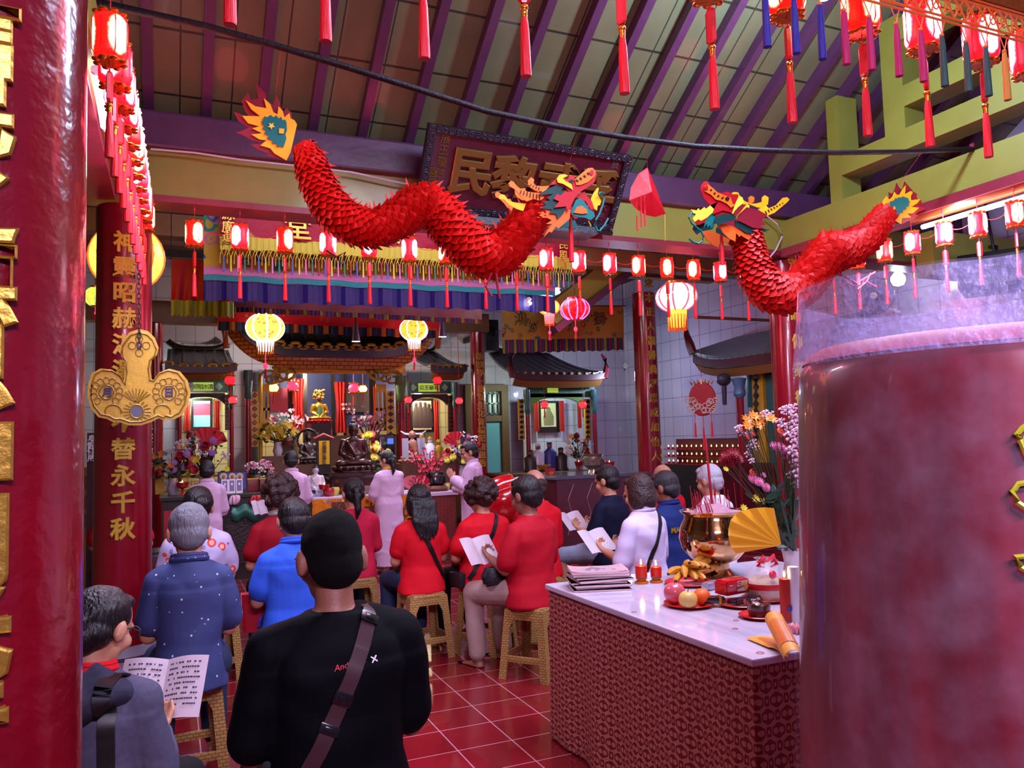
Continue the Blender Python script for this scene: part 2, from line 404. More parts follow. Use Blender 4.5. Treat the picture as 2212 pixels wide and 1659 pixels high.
struct('wall_right', B().box2((XR, -3, 0), (XR + .2, YB, 6)), MATS['wall_tiles_side'], smooth=False)
struct('wall_left', B().box2((XL - .2, -3, 0), (XL, YB, 6)), M('left_plaster', '#6a5a3a', .6, var=.3), smooth=False)
Z0 = P(443, 291, Y=6.72).z                     # roof underside at the front wall plate
def roof_z(y): return Z0 + (6.72 - y) * TB
b = B()
y0, y1 = 7.3, 1.9
for a, d in ((0, 0), (.06, .06)): pass
b.b.faces.ensure_lookup_table()
v = [b.b.verts.new(p) for p in ((-3.9, y0, roof_z(y0)), (XR, y0, roof_z(y0)), (XR, y1, roof_z(y1)), (-3.9, y1, roof_z(y1)),
                                (-3.9, y0, roof_z(y0) + .08), (XR, y0, roof_z(y0) + .08), (XR, y1, roof_z(y1) + .08), (-3.9, y1, roof_z(y1) + .08))]
for q in ((0, 1, 2, 3), (7, 6, 5, 4), (0, 4, 5, 1), (1, 5, 6, 2), (2, 6, 7, 3), (3, 7, 4, 0)): b.b.faces.new([v[i] for i in q])
ceil = struct('ceiling', b, MATS['roof_boards'], smooth=False)
xs0, xs1 = P(443, 291, Y=6.72).x, P(985, 275, Y=6.5).x
step = (P(775, 333, Y=6.6).x - P(443, 291, Y=6.6).x) / 3
ang = math.atan(TB)
k = 0
for i in range(-9, 26):
    x = xs0 + i * step
    if x < -3.6 or x > XR - .2: continue
    ln = (y0 - y1) / math.cos(ang)
    b = B().box(((x), (y0 + y1) / 2, (roof_z(y0) + roof_z(y1)) / 2 - .055), (.075, ln, .11), (-ang, 0, 0))
    k += 1
    struct('trim_%d' % k, b, MATS['purple_wood'], smooth=False)
struct('ceiling_hall', B().box2((XL, 7.0, 4.75), (XR, YB, 4.85)), M('hall_boards', '#3a2e2c', .6, var=.3, bump=.2), smooth=False)
zb, zt = P(685, 452, Y=6.35).z, P(740, 368, Y=6.35).z
XB = P(1695, 700, Y=6.5).x                     # right-hand line of columns
XA = P(270, 700, Y=6.5).x
b = B().box2((XL, 6.35, zb), (XR, 6.65, zt)); struct('trim_101', b, MATS['yellow_wall'], smooth=False)
b = B().box2((XL, 6.335, zb - .05), (XR, 6.62, zb - .001)); struct('trim_102', b, MATS['red_trim'], smooth=False)
b = B().box2((XL, 6.28, zt + .001), (XR, 6.75, Z0 - .02)); struct('trim_103', b, MATS['purple_wood'], smooth=False, bevel=.02)
b = B().box2((XB - .15, -1.2, zb), (XB + .13, 6.34, zt - .05)); struct('trim_104', b, MATS['yellow_wall'], smooth=False)
b = B().box2((XB - .19, -1.2, zb - .085), (XB + .10, 6.30, zb - .001)); struct('trim_105', b, MATS['red_trim'], smooth=False)
b = B().box2((XA - .3, -1.2, zb), (XA - .02, 6.34, zt - .05)); struct('trim_106', b, MATS['yellow_wall'], smooth=False)
b = B().box2((XA - .34, -1.2, zb - .085), (XA - .06, 6.30, zb - .001)); struct('trim_107', b, MATS['red_trim'], smooth=False)
XG = XB - .12
def gz(px, py): return P(px, py, X=XG).z
def gy(px, py): return P(px, py, X=XG).y
r1b, r1t, r2b, r2t = gz(1823, 377), gz(1845, 325), gz(1954, 229), gz(1954, 183)
ya0, ya1 = gy(1787, 300), gy(1813, 300); yb0, yb1 = gy(1908, 240), gy(1953, 240)
g = B()
g.box2((XG, -1.0, r1b), (XG + .25, ya0, r1t)).box2((XG + .002, -1.0, r2b), (XG + .248, yb0, r2t))
g.box2((XG + .001, ya1, zt - .06), (XG + .249, ya0, roof_z(ya0) - .02)).box2((XG + .003, yb1, r1t - .01), (XG + .247, yb0, roof_z(yb0) - .02))
yc = gy(2130, 150)
g.box2((XG + .002, yc - .3, r1t - .01), (XG + .246, yc, roof_z(yc)))
r3 = r2t + .42
g.box2((XG + .002, -1.0, r3), (XG + .248, yb0 - .1, r3 + .2))
struct('trim_108', g, MATS['yellow_wall'], smooth=False)
b = B().box2((XG - .012, gy(2112, 400), zb - .02), (XG - .001, gy(2103, 400), zt + .02)); struct('trim_109', b, MATS['red_trim'], smooth=False)
YH = 12.4
for i, (ya, yb_, za, zb_) in enumerate(((YH - .14, YH + .14, P(400, 700, Y=YH).z, P(400, 655, Y=YH).z), (9.4, 9.62, 3.95, 4.2), (10.9, 11.1, 4.2, 4.45))):
    struct('trim_%d' % (111 + i), B().box2((XL, ya, za), (P(1050, 700, Y=YH).x if i == 0 else XR, yb_, zb_)), MATS['brown_beam'], smooth=False)
XC = P(1392, 700, Y=10.3).x
a = P(1392, 525, Y=10.1); c_ = P(1215, 660, Y=10.1)
b = B().box(((a.x + c_.x) / 2, 10.1, (a.z + c_.z) / 2), ((a - c_).length + .6, .2, .30), (0, -math.atan2(a.z - c_.z, a.x - c_.x), 0)); struct('trim_121', b, MATS['yellow_wall'], smooth=False)
b = B().box(((a.x + c_.x) / 2 + .05, 10.05, (a.z + c_.z) / 2 - .21), ((a - c_).length + .6, .24, .10), (0, -math.atan2(a.z - c_.z, a.x - c_.x), 0)); struct('trim_122', b, MATS['purple_wood'], smooth=False)
b = B().box2((7.0, 5.4, 3.1), (XR, 5.6, 3.55)); struct('trim_123', b, MATS['yellow_wall'], smooth=False)
d0, d1 = P(1010, 1030, Y=13.9), P(1092, 845, Y=13.9)
fr = B().box2((d0.x - .02, 13.86, 0), (d0.x + .12, 14, d1.z)).box2((d1.x - .1, 13.86, 0), (d1.x + .04, 14, d1.z)).box2((d0.x - .02, 13.85, d1.z), (d1.x + .04, 14, d1.z + .12)).box2((d0.x + .1, 13.87, P(1050, 905, Y=13.9).z - .05), (d1.x - .08, 14, P(1050, 905, Y=13.9).z + .06))
zt_ = P(1050, 905, Y=13.9).z
door = struct('door_1', fr, MATS['brown_beam'], smooth=False)
struct('door_panel', B().box2((d0.x + .13, 13.95, .0), (d1.x - .11, 13.99, zt_ - .06)), M('lit_room_teal', '#6ab4c8', .4, var=.1), door, smooth=False)  # teal sheet put in the frame for the lit room beyond the doorway
lt = B()
for i in range(6):
    x = d0.x + .16 + i * (d1.x - d0.x - .3) / 5; lt.box((x, 13.93, (zt_ + d1.z) / 2 + .03), (.03, .03, d1.z - zt_ - .08))
for i in range(3): lt.box(((d0.x + d1.x) / 2, 13.93, zt_ + .1 + i * (d1.z - zt_ - .14) / 2), (d1.x - d0.x - .24, .03, .03))
struct('door_lattice', lt, MATS['dark_wood'], door, smooth=False)
struct('door_transom', B().box2((d0.x + .13, 13.96, zt_ + .07), (d1.x - .11, 13.985, d1.z - .01)), M('pale_glass', '#b0c4d4', .3), door, smooth=False)
def column(label, px, py, Y, wpx, ztop, mat='lacquer', text='', tpx=None, tsize=.2, tz=(1, 2), X=None, r=None, gold='gold_paint', taper=.94, bold=.012):
    c = P(px, py, Y=Y) if X is None else Vector((X, Y, 0))
    c.z = 0; r = r or wpx * (c - C0).dot(f_) / F / 2
    t = thing('temple_column', label, 'column', c); t['kind'] = 'thing'
    part('shaft', B().lathe([(r * 1.02, .12), (r, .3), (r * taper, ztop)], n=48).lathe([(0, ztop), (r * taper, ztop)], n=48), MATS[mat], t)
    part('plinth', B().lathe([(0, 0), (r * 1.5, 0), (r * 1.5, .06), (r * 1.25, .09), (r * 1.35, .12), (r * 1.05, .18), (0, .18)], n=32), M('stone', '#6b6070', .5, bump=.2), t)
    if text:
        q = P(tpx, py, Y=Y) - c; q.z = 0; vd = Vector((-c.x, -c.y, 0)).normalized(); sd = Vector((0, 0, 1)).cross(vd)
        zc = P(tpx, py, D=(c - C0).dot(f_))
        s_ = max(-.95, min(.95, (Vector((zc.x, zc.y, 0)) - c).dot(sd) / r)); al = math.asin(s_)
        n = (vd * math.cos(al) + sd * math.sin(al)).normalized()
        for i, ch in enumerate(text):
            if ch == ' ': continue
            z = tz[1] + (tz[0] - tz[1]) * i / max(1, len(text) - 1)
            rr = r * (1 - (1 - taper) * z / ztop)
            part('character', B().add(glyph(ch, tsize, .012, bold, .004), face_m(n * (rr - .004) + Vector((0, 0, z)), n)), MATS[gold], t)
    return t
def zrow(px, py, Y): return P(px, py, Y=Y).z
e = P(187, 829, D=1.0) - C0; ea = math.atan2(e.x, e.y); rN = .20; DN = 1.86
ca = ea - math.asin(rN / DN); XN, YN = DN * math.sin(ca), DN * math.cos(ca)
cn = column('nearest dark red lacquered column with cropped gold characters at the left frame edge', 0, 0, YN, 0, zb - .09, 'lacquer_dark', '信民之德恩神明光普', -75, .17, (zrow(2, 1560, YN - .2), zrow(2, 70, YN - .2)), X=XN, r=rN, gold='gold', taper=.97, bold=.02)
column('red column behind the hanging gold moon and sun pendant, characters ending in thousand autumns', 268, 700, 6.5, 118, zb - .09, 'lacquer', '神靈昭赫湛澤于不替永千秋', 268, .16, (zrow(262, 1143, 6.3), zrow(275, 521, 6.3)), bold=.016)
column('red column at the right front corner of the court partly behind the giant candle', 1695, 700, 6.5, 66, zb - .09, 'lacquer', '恭迎誠仰業德', 1722, .16, (zrow(1712, 860, 6.4), zrow(1712, 560, 6.4)))
column('red couplet column lit pink beside the round white lantern on the right', 1392, 700, 10.3, 53, zb + .3, 'lacquer', '禱求本正人福善禍淫恩威加怡人', 1406, .15, (zrow(1422, 985, 10.2), zrow(1415, 585, 10.2)), gold='gold')
column('slim red couplet column beside the rear doorway at the right of the main shrine', 1033, 830, YH, 33, P(1030, 700, Y=YH).z, 'lacquer', '敬教坤一德玄生化育橋配培祖后', 1038, .125, (zrow(1050, 1000, YH - .1), zrow(1030, 770, YH - .1)))
column('slim red column just right of the large left column with faint white characters', 335, 830, YH, 34, P(338, 700, Y=YH).z, 'lacquer', '本千古玄天化育長', 322, .12, (zrow(330, 1000, YH - .1), zrow(326, 880, YH - .1)), gold='white')
import numpy as np
from mathutils.bvhtree import BVHTree
SKIN = M('skin', '#bc8468', .5, bump=.1, bs=120, var=.12, vs=10)
SKIN2 = M('skin_tan', '#8a5644', .5, bump=.1, bs=120, var=.12, vs=10)
HB = M('hair_black', '#0c0a0d', .42, bump=.9, bs=110, stretch=(1, 1, .08))
HBR = M('hair_brown', '#2a1512', .45, bump=1., bs=90, var=.3)
HBZ = M('hair_buzz', '#070405', .8, spec=.15, bump=1., bs=380)
HG = M('hair_grey', '#80808a', .5, bump=.9, bs=120, stretch=(1, 1, .12), var=.5, vs=9, hex2='#55555e')
def cloth(name, hexc, bump=.35, bs=10, rough=.75, **k): return M(name, hexc, rough, bump=bump, bs=bs, spec=k.pop('spec', .2), **k)
TEE_RED, TEE_CRIM, TEE_MAR, TEE_PINK = cloth('red_jersey', '#c80a20'), cloth('crimson_jersey', '#a80820'), cloth('maroon_jersey', '#8e0a1c'), cloth('rose_linen', '#b81a3c')
TEE_BLK, TEE_NAVY, POLO_NAVY, POLO_BLUE = cloth('black_jersey', '#020207', spec=.1), cloth('navy_jersey', '#10122e'), cloth('navy_pique', '#1a2a64'), cloth('blue_pique', '#2f5ad0', bs=160, bump=.15)
ROBE, SHIRT_W, HOOD = cloth('lavender_robe_cloth', '#cfaecb'), cloth('white_shirt_cloth', '#cdbfe2'), cloth('grey_marl', '#4e4c62', var=.3, vs=60)
TRO_BLK, TRO_DEN, TRO_BEI, TRO_GRY = cloth('black_trouser_cloth', '#0f1014'), cloth('denim', '#26304c'), cloth('beige_twill', '#a48a84', bump=.6, bs=14), cloth('grey_shorts_cloth', '#8a93aa')
def speck(name, ground, dots, scale, thr):
    m, N, L, b = nodes_of(name, .75)
    tc = N.new('ShaderNodeTexCoord'); t = N.new('ShaderNodeTexVoronoi'); t.inputs['Scale'].default_value = scale; L.new(tc.outputs['Object'], t.inputs['Vector'])
    out = ground
    for c, (lo, hi), th in dots:
        sp = N.new('ShaderNodeSeparateColor'); L.new(t.outputs['Color'], sp.inputs[0])
        f = math_(N, L, 'MULTIPLY', math_(N, L, 'LESS_THAN', t.outputs['Distance'], th), math_(N, L, 'MULTIPLY', math_(N, L, 'GREATER_THAN', sp.outputs[0], lo), math_(N, L, 'LESS_THAN', sp.outputs[0], hi)))
        out = mix_(N, L, f, out, c)
    L.new(out, b.inputs['Base Color'])
    n = N.new('ShaderNodeTexNoise'); n.inputs['Scale'].default_value = 10; L.new(tc.outputs['Object'], n.inputs['Vector'])
    bp = N.new('ShaderNodeBump'); bp.inputs['Strength'].default_value = .35; bp.inputs['Distance'].default_value = .01; L.new(n.outputs[0], bp.inputs['Height']); L.new(bp.outputs[0], b.inputs['Normal'])
    return m
POLO_SPECK = speck('speckled_polo_cloth', '#2a3568', [('#b8c4e0', (.0, .5), .13), ('#8a98c8', (.5, .8), .09)], 26, .12)
FLORAL = speck('floral_blouse_cloth', '#b8acd2', [('#d8402e', (.0, .32), .44), ('#f0a898', (.0, .32), .26), ('#7880a8', (.32, .68), .34), ('#b8acd2', (.32, .68), .2), ('#e8a060', (.68, .8), .3)], 15, .3)
def hand(pr, w, d, n, side, curl=.5, k=1.):
    """palm, four unequal curled fingers and a thumb from the side of the palm; w wrist, d pointing direction, n palm normal"""
    w, d, n = Vector(w), Vector(d).normalized(), Vector(n).normalized(); s = d.cross(n).normalized() * side
    for i, (o, l) in enumerate(((-.030, .066), (-.010, .076), (.011, .071), (.030, .055))):
        kn = w + d * (.082 - abs(i - 1.3) * .005) * k + s * o * k
        pr.append(('c', w + s * o * .5 * k, kn, .0125 * k, .0105 * k))
        d1 = (d * math.cos(curl) + n * math.sin(curl)).normalized(); d2 = (d * math.cos(curl * 2.3) + n * math.sin(curl * 2.3)).normalized()
        sp = s * o * .10
        m1 = kn + d1 * l * .5 * k + sp; m2 = m1 + d2 * l * .5 * k + sp * .5
        pr.append(('c', kn, m1, .0092 * k, .0085 * k)); pr.append(('c', m1, m2, .0085 * k, .007 * k))
    t0 = w + d * .03 * k - s * .03 * k; t1 = t0 + (d * .7 - s * .6 + n * .35).normalized() * .042 * k; t2 = t1 + (d * .9 - s * .1 + n * .5).normalized() * .032 * k
    pr.append(('c', w + d * .01, t0, .015 * k, .014 * k)); pr.append(('c', t0, t1, .0125 * k, .0105 * k)); pr.append(('c', t1, t2, .010 * k, .008 * k))
def head_prims(Z, turn=0., pitch=0.):
    """skull, jaw, brow, nose, lips, chin and ears about the head centre at height Z"""
    q = Matrix.Translation((0, .005, Z - .08)) @ Matrix.Rotation(turn, 4, 'Z') @ Matrix.Rotation(-pitch, 4, 'X') @ Matrix.Scale(1.09, 4) @ Matrix.Translation((0, -.005, -(Z - .08)))
    E = lambda c, r: ('E', q, Vector(c), r)
    pr = [E((0, .005, Z + .02), (.074, .093, .092)), E((0, .035, Z - .055), (.056, .06, .062)), E((0, .07, Z - .092), (.026, .024, .02)),
          E((0, .082, Z + .012), (.056, .018, .016)), E((0, .098, Z - .032), (.015, .020, .015)), E((0, .094, Z - .010), (.0095, .014, .026)),
          E((0, .086, Z - .062), (.022, .012, .0075)), E((0, .083, Z - .073), (.019, .012, .007)),
          E((.042, .068, Z - .035), (.026, .022, .026)), E((-.042, .068, Z - .035), (.026, .022, .026))]
    for s in (-1, 1): pr += [E((s * .081, -.004, Z - .012), (.012, .022, .033)), E((s * .077, .004, Z - .034), (.010, .011, .012))]
    return pr, q
def person(label, px, py, D, yaw=0., pose='sit', top=None, shirt=TEE_RED, sleeve=.55, pants=TRO_BLK, hair=('short', HB), w=1., arms='lap', lean=.0, turn=0., pitch=.25, skin=SKIN, vox=.0085, xy=None, robe=False, collar=None, glasses=False, barefoot=True, legs=True, sq=.0):
    hd = P(px, py, D=D)
    if xy: hd = Vector((xy[0], xy[1], hd.z))
    zt = top or hd.z
    t = thing('person', label, 'person', (hd.x, hd.y, 0), math.radians(yaw))
    sit = pose == 'sit'
    up = 0. if sit else .37
    if sit:
        k = (zt - .47) / .796
        f = lambda c: Vector((c.x * (k * .5 + .5), (c.y + (lean * max(0, c.z - .5) * (1.2 if c.z > .9 else 1.))) * (k * .5 + .5) - lean * .75 * .84, max(.006, (c.z - .47) * k + .47)))
    else:
        k = zt / 1.636
        f = lambda c: Vector((c.x * k, (c.y + lean * max(0, c.z - .9)) * k - lean * .6, max(.006, c.z * k)))
    def U(z): return z + up
    def fa(A):
        x, y, z = A[:, 0], A[:, 1], A[:, 2]
        if sit:
            return np.stack((x * (k * .5 + .5), (y + lean * np.maximum(0, z - .5) * np.where(z > .9, 1.2, 1.)) * (k * .5 + .5) - lean * .63, np.maximum(.006, (z - .47) * k + .47)), 1)
        return np.stack((x * k, (y + lean * np.maximum(0, z - .9)) * k - lean * .6, np.maximum(.006, z * k)), 1)
    bw = w
    torso = lambda g: [(0, 0, U(.475), (.152 + g) * bw, .122 + g), (0, 0, U(.56), (.158 + g) * bw, .126 + g), (0, .005, U(.66), (.136 + g) * bw, .112 + g), (0, .005, U(.78), (.143 + g) * bw, .112 + g), (0, -.005, U(.88), (.150 + g) * bw, .108 + g),
                       (0, -.012, U(.94), (.138 + g) * bw, .092 + g), (0, -.014, U(.985), (.100 + g) * bw, .070 + g * .8), (0, -.012, U(1.022), (.068 + g * .6) * bw ** .5, .060 + g * .6)]
    sh = [Vector((s * (.142 + sq) * bw, -.015, U(.924 + sq))) for s in (-1, 1)]
    if arms == 'book':
        el = [Vector((s * .188 * bw, .03, U(.70))) for s in (-1, 1)]; wr = [Vector((s * .115, .25, U(.735))) for s in (-1, 1)]
    elif arms == 'down':
        el = [Vector((s * .19 * bw, -.01, U(.68))) for s in (-1, 1)]; wr = [Vector((s * .20 * bw, .16, U(.54))) for s in (-1, 1)]
    elif arms == 'pray':
        el = [Vector((s * .19 * bw, .05, U(.70))) for s in (-1, 1)]; wr = [Vector((s * .035, .25, U(.80))) for s in (-1, 1)]
    else:
        el = [Vector((s * .185 * bw, .04, U(.70))) for s in (-1, 1)]; wr = [Vector((s * .10, .26, U(.61))) for s in (-1, 1)]
    if sit:
        hip = [Vector((s * .09, .02, .55)) for s in (-1, 1)]; kn = [Vector((s * .125, .43, .50)) for s in (-1, 1)]; an = [Vector((s * .125, .40, .075)) for s in (-1, 1)]
    else:
        hip = [Vector((s * .085, 0, .90)) for s in (-1, 1)]; kn = [Vector((s * .09, .01, .49)) for s in (-1, 1)]; an = [Vector((s * .09, -.02, .08)) for s in (-1, 1)]
    pr = [('l', torso(-.012)), ('c', (0, -.012, U(.99)), (0, .004, U(1.10)), .054, .053)]
    hp, q = head_prims(U(1.146), math.radians(turn), pitch)
    for i in (0, 1):
        pr += [('c', Vector(((i * 2 - 1) * .05, -.012, U(.978))), sh[i], .042, .046), ('c', sh[i], el[i], .047, .040), ('c', el[i], wr[i], .041, .027), ('c', hip[i], kn[i], .083, .058), ('c', kn[i], an[i], .056, .036),
               ('c', an[i] + Vector((0, -.02, -.04)), an[i] + Vector((0, .13, -.052)), .032, .024), ('c', an[i] + Vector((0, .1, -.055)), an[i] + Vector((0, .17, -.058)), .024, .016)]
        for a in range(5): pr.append(('c', an[i] + Vector(((a - 2) * .013, .15, -.062)), an[i] + Vector(((a - 2) * .014, .185 - abs(a - 1) * .006, -.064)), .008, .0065))
        d = (wr[i] - el[i]).normalized(); s_ = -1 if i == 0 else 1
        if arms == 'pray': hand(pr, wr[i], (0, .45, 1), (-s_, 0, 0), -s_, .1)
        elif arms == 'book': hand(pr, wr[i], (-s_ * .35, .8, .3), (-s_ * .35, -.3, .85), -s_, .75)
        else: hand(pr, wr[i], (-s_ * .5, .8, -.1), (0, -.2, -1), -s_, .35)
    b_ = []
    for p in pr: b_.append(p)
    for e in hp: b_.append(('E', e[1], e[2], e[3]))
    def build(prims, vx, name, mat, sm=5, wr_=0., ws=14., parent=t):
        pp = []
        bb = B()
        for p in prims:
            if p[0] == 'E':
                n0 = len(bb.b.verts); bb.sph(p[2], p[3], 18); bb.b.verts.ensure_lookup_table(); bmesh.ops.transform(bb.b, matrix=p[1], verts=bb.b.verts[n0:])
            elif p[0] == 'e': bb.sph(p[1], p[2], 18)
            elif p[0] == 'c': bb.cap(p[1], p[2], p[3], p[4], 14)
            elif p[0] == 'l': bb.loft(p[1], 28, power=2.3)
            elif p[0] == 'x': bb.box(p[1], p[2], p[3] if len(p) > 3 else None)
        bmesh.ops.recalc_face_normals(bb.b, faces=bb.b.faces)
        me = bpy.data.meshes.new('x'); bb.b.to_mesh(me); bb.b.free(); o = bpy.data.objects.new('x', me)
        r = o.modifiers.new('r', 'REMESH'); r.mode = 'VOXEL'; r.voxel_size = vx
        s = o.modifiers.new('s', 'SMOOTH'); s.iterations = sm; s.factor = .5
        me = evaluated(o); nv = len(me.vertices); A = np.empty(nv * 3, 'f'); me.vertices.foreach_get('co', A); A = A.reshape(-1, 3)
        if wr_:
            Nn = np.empty(nv * 3, 'f'); me.vertices.foreach_get('normal', Nn); Nn = Nn.reshape(-1, 3); rn = np.random.default_rng(int(px)); h = np.zeros(nv, 'f')
            Wp = A + .03 * np.sin(A[:, [1, 2, 0]] * 17 + 2)
            for q_ in range(9):
                dv = rn.normal(size=3) * np.array((.8, .8, 1.15)); dv *= ws * (1. + .28 * q_) / np.linalg.norm(dv)
                h += np.sin(Wp @ dv + rn.uniform(0, 6.28)) / (1 + .25 * q_)
            h /= 2.6; A = A + Nn * (wr_ * (np.maximum(h, -.28) + .26))[:, None]
        A = fa(A); me.vertices.foreach_set('co', A.astype('f').ravel()); me.update()
        me.name = name; me.materials.append(mat); me.polygons.foreach_set('use_smooth', [True] * len(me.polygons))
        return link(name, me, parent)
    build(b_, vox, 'body', skin, 3)
    sl = []
    g = .014
    if robe:
        sp = [(0, .0, .10, .20 * bw, .165), (0, 0, .45, .185 * bw, .15), (0, 0, .80, .175 * bw, .145)] + [(a, b__, c, rx + .004, ry + .004) for a, b__, c, rx, ry in torso(.016)[1:]]
        sl.append(('l', sp))
        for i in (0, 1):
            sl += [('c', Vector(((i * 2 - 1) * .05, -.012, U(.975))), sh[i], .052, .060), ('c', sh[i], el[i], .062, .068), ('c', el[i], el[i].lerp(wr[i], .85), .070, .062), ('c', el[i] + Vector((0, .02, -.05)), el[i].lerp(wr[i], .8) + Vector((0, 0, -.09)), .05, .05)]
    else:
        tor = torso(g)
        if sit: tor = [(0, -.01, .462, (.164 + g) * bw, .132 + g)] + tor[1:]
        else: tor = [(0, 0, .80, (.165) * bw, .135 + g)] + tor
        sl.append(('l', tor))
        for i in (0, 1):
            e1 = sh[i].lerp(el[i], min(1, sleeve)); r1 = .069 if sleeve < .9 else .054
            sl.append(('c', Vector(((i * 2 - 1) * .05, -.012, U(.975))), sh[i], .052, .058)); sl.append(('c', sh[i], e1, .058, r1))
            e2 = e1 + (e1 - sh[i]).normalized() * .02
            if sleeve < .95: sl.append(('c', e1, e2, r1, r1))
            else: sl.append(('c', el[i], el[i].lerp(wr[i], min(1, sleeve - .9) if sleeve < 1.9 else .93), .054, .042))
    top_ = build(sl, .0085, 'robe' if robe else 'shirt', shirt, 4, .0095, 16)
    if collar is not None:
        cb = B()
        ring = [Vector((.070 * math.cos(a) * (1.05), -.012 + .066 * math.sin(a), U(1.028) + .012 * -math.sin(a))) for a in [2 * PI * i / 26 for i in range(26)]]
        cb.tube(ring, .016, 8, True)
        cb.tube([p + Vector((0, 0, .016)) for p in ring], .010, 8, True)
        for v in cb.b.verts: v.co = f(v.co)
        part('collar', cb, collar, t)
    if not robe and legs:
        lp = [('l', [(0, 0, U(.47), .156 * bw, .128), (0, 0, U(.56), .162 * bw, .13), (0, 0, U(.66), .138 * bw, .116)])]
        for i in (0, 1):
            lp += [('c', hip[i], kn[i], .096, .074)]
            if pants is not TRO_GRY: lp += [('c', kn[i], an[i].lerp(kn[i], .1), .072, .056)]
        build(lp, .0095, 'trousers' if pants is not TRO_GRY else 'shorts', pants, 4, .007, 13)
    H = U(1.146); kind, hm = hair; hs = []
    E = lambda c, r: hs.append(('E', q, Vector(c), r))
    if kind in ('short', 'buzz', 'pony', 'bun', 'long', 'bob', 'curly'):
        gg = -.004 if kind == 'buzz' else .004
        E((0, -.014, H + .028), (.080 + gg, .092 + gg, .088 + gg)); E((0, -.040, H - .02), (.074 + gg, .062 + gg, .058))
        E((0, .045, H + .078), (.055, .045, .03))
        if kind != 'buzz':
            E((0, -.055, H - .045), (.058, .042, .045))
    if kind == 'short':
        for s in (-1, 1): E((s * .064, .008, H + .034), (.018, .05, .034))
    if kind in ('curly',):
        rn = random.Random(int(px))
        for i in range(95):
            a = rn.uniform(0, 2 * PI); zz = rn.uniform(-.75, 1)
            rr = math.sqrt(max(0, 1 - zz * zz)); y = -.018 + rr * math.sin(a) * .108
            if y > .055 and zz < .45: continue
            E((rr * math.cos(a) * .098, y, H + .02 + zz * .105), (rn.uniform(.020, .030),) * 3)
    if kind in ('bob', 'long'):
        for s in (-1, 1): E((s * .068, -.012, H - .03), (.026, .062, .085))
        E((0, -.062, H - .03), (.078, .042, .09))
    if kind == 'long':
        for j in range(9):
            x = (j - 4) * .019; l = .285 - .012 * abs(j - 4) + .012 * ((j * 5) % 3)
            hs.append(('c', Vector((x, -.080, H + .0)), Vector((x * 1.1, -.125, H - .15)), .024, .021)); hs.append(('c', Vector((x * 1.1, -.125, H - .15)), Vector((x * .85 + .006 * (j % 3), -.142, H - l)), .020, .006))
    if kind == 'pony':
        E((0, -.105, H + .0), (.034, .03, .03)); hs.append(('c', Vector((0, -.115, H - .01)), Vector((0, -.135, H - .13)), .034, .026)); hs.append(('c', Vector((0, -.135, H - .13)), Vector((-.01, -.13, H - .2)), .026, .008))
    if kind == 'bun': E((.02, -.115, H + .0), (.048, .036, .045)); E((0, -.02, H + .03), (.09, .1, .095))
    if kind == 'bald':
        E((0, -.036, H - .008), (.080, .07, .052)); E((0, -.05, H - .045), (.062, .05, .045))
    ho = build(hs, .0065 if kind in ('curly', 'long') else .0075, 'hair', hm, 3, .003, 40)
    for s in (-1, 1):
        eb = B().sph(q @ Vector((s * .031, .0865, H - .002)), (.013, .011, .009), 12)
        for v in eb.b.verts: v.co = f(v.co)
        part('eye', eb, M('eye_dark', '#1a100e', .2), t)
    if glasses:
        gb = B()
        for s in (-1, 1):
            gb.tube([q @ Vector((s * .034 + .023 * math.cos(a), .112, H - .004 + .018 * math.sin(a))) for a in [2 * PI * i / 18 for i in range(18)]], .0022, 6, True)
            gb.tube([q @ Vector((s * .057, .110, H)), q @ Vector((s * .084, .04, H + .002)), q @ Vector((s * .086, -.005, H - .004))], .0022, 6)
        gb.tube([q @ Vector((-.011, .112, H)), q @ Vector((.011, .112, H))], .0022, 6)
        for v in gb.b.verts: v.co = f(v.co)
        part('glasses', gb, MATS['black'], t)
    t['_k'] = 0; del t['_k']
    return t, f, wr, U
def booklet(label, c, yaw, tilt=.9, size=(.15, .21), open_=.35, mat=None, group=None, lines=False):
    """an open booklet: two curved page blocks hinged on a spine, facing back to its reader"""
    t = thing('booklet', label, 'book', c, math.radians(yaw), group)
    rx = Matrix.Rotation(tilt, 4, 'X')
    for s in (-1, 1):
        def f(u, v, s=s):
            x = u * size[0]; return rx @ Vector((s * x * math.cos(open_), (v - .5) * size[1], x * math.sin(open_) * .5 + .018 * math.sin(u * PI) + .0))
        b = B().grid(f, 8, 4); part('page', b, mat or MATS['paper'], t, solid=.006)
        if lines:
            lb = B(); rn = random.Random(3)
            for j in range(9):
                v = .90 - j * .085; u = .1
                while u < .85:
                    wd = rn.uniform(.03, .075)
                    if rn.random() > .25:
                        p = [f(a, d) + rx @ Vector((0, 0, .0042)) for a, d in ((u, v), (u + wd * .8, v), (u + wd * .8, v - .028), (u, v - .028))]
                        lb.quad(*p)
                    u += wd
            part('printed_text', lb, M('ink', '#4a4458', .7), t, solid=-.0006, smooth=False)
    return t
def surf(p, x, z):
    """where a line straight through the person's back meets the clothing"""
    if 'bvh' not in CACHE or CACHE['bvh'][0] is not p:
        bm = bmesh.new()
        for c in p.children:
            if c.name.split('.')[0] in ('shirt', 'robe', 'hood'): bm.from_mesh(c.data)
        CACHE['bvh'] = (p, BVHTree.FromBMesh(bm)); bm.free()
    h = CACHE['bvh'][1].ray_cast(Vector((x, -1, z)), Vector((0, 1, 0)))
    return (h[0], h[1]) if h[0] is not None else None
CACHE = {}
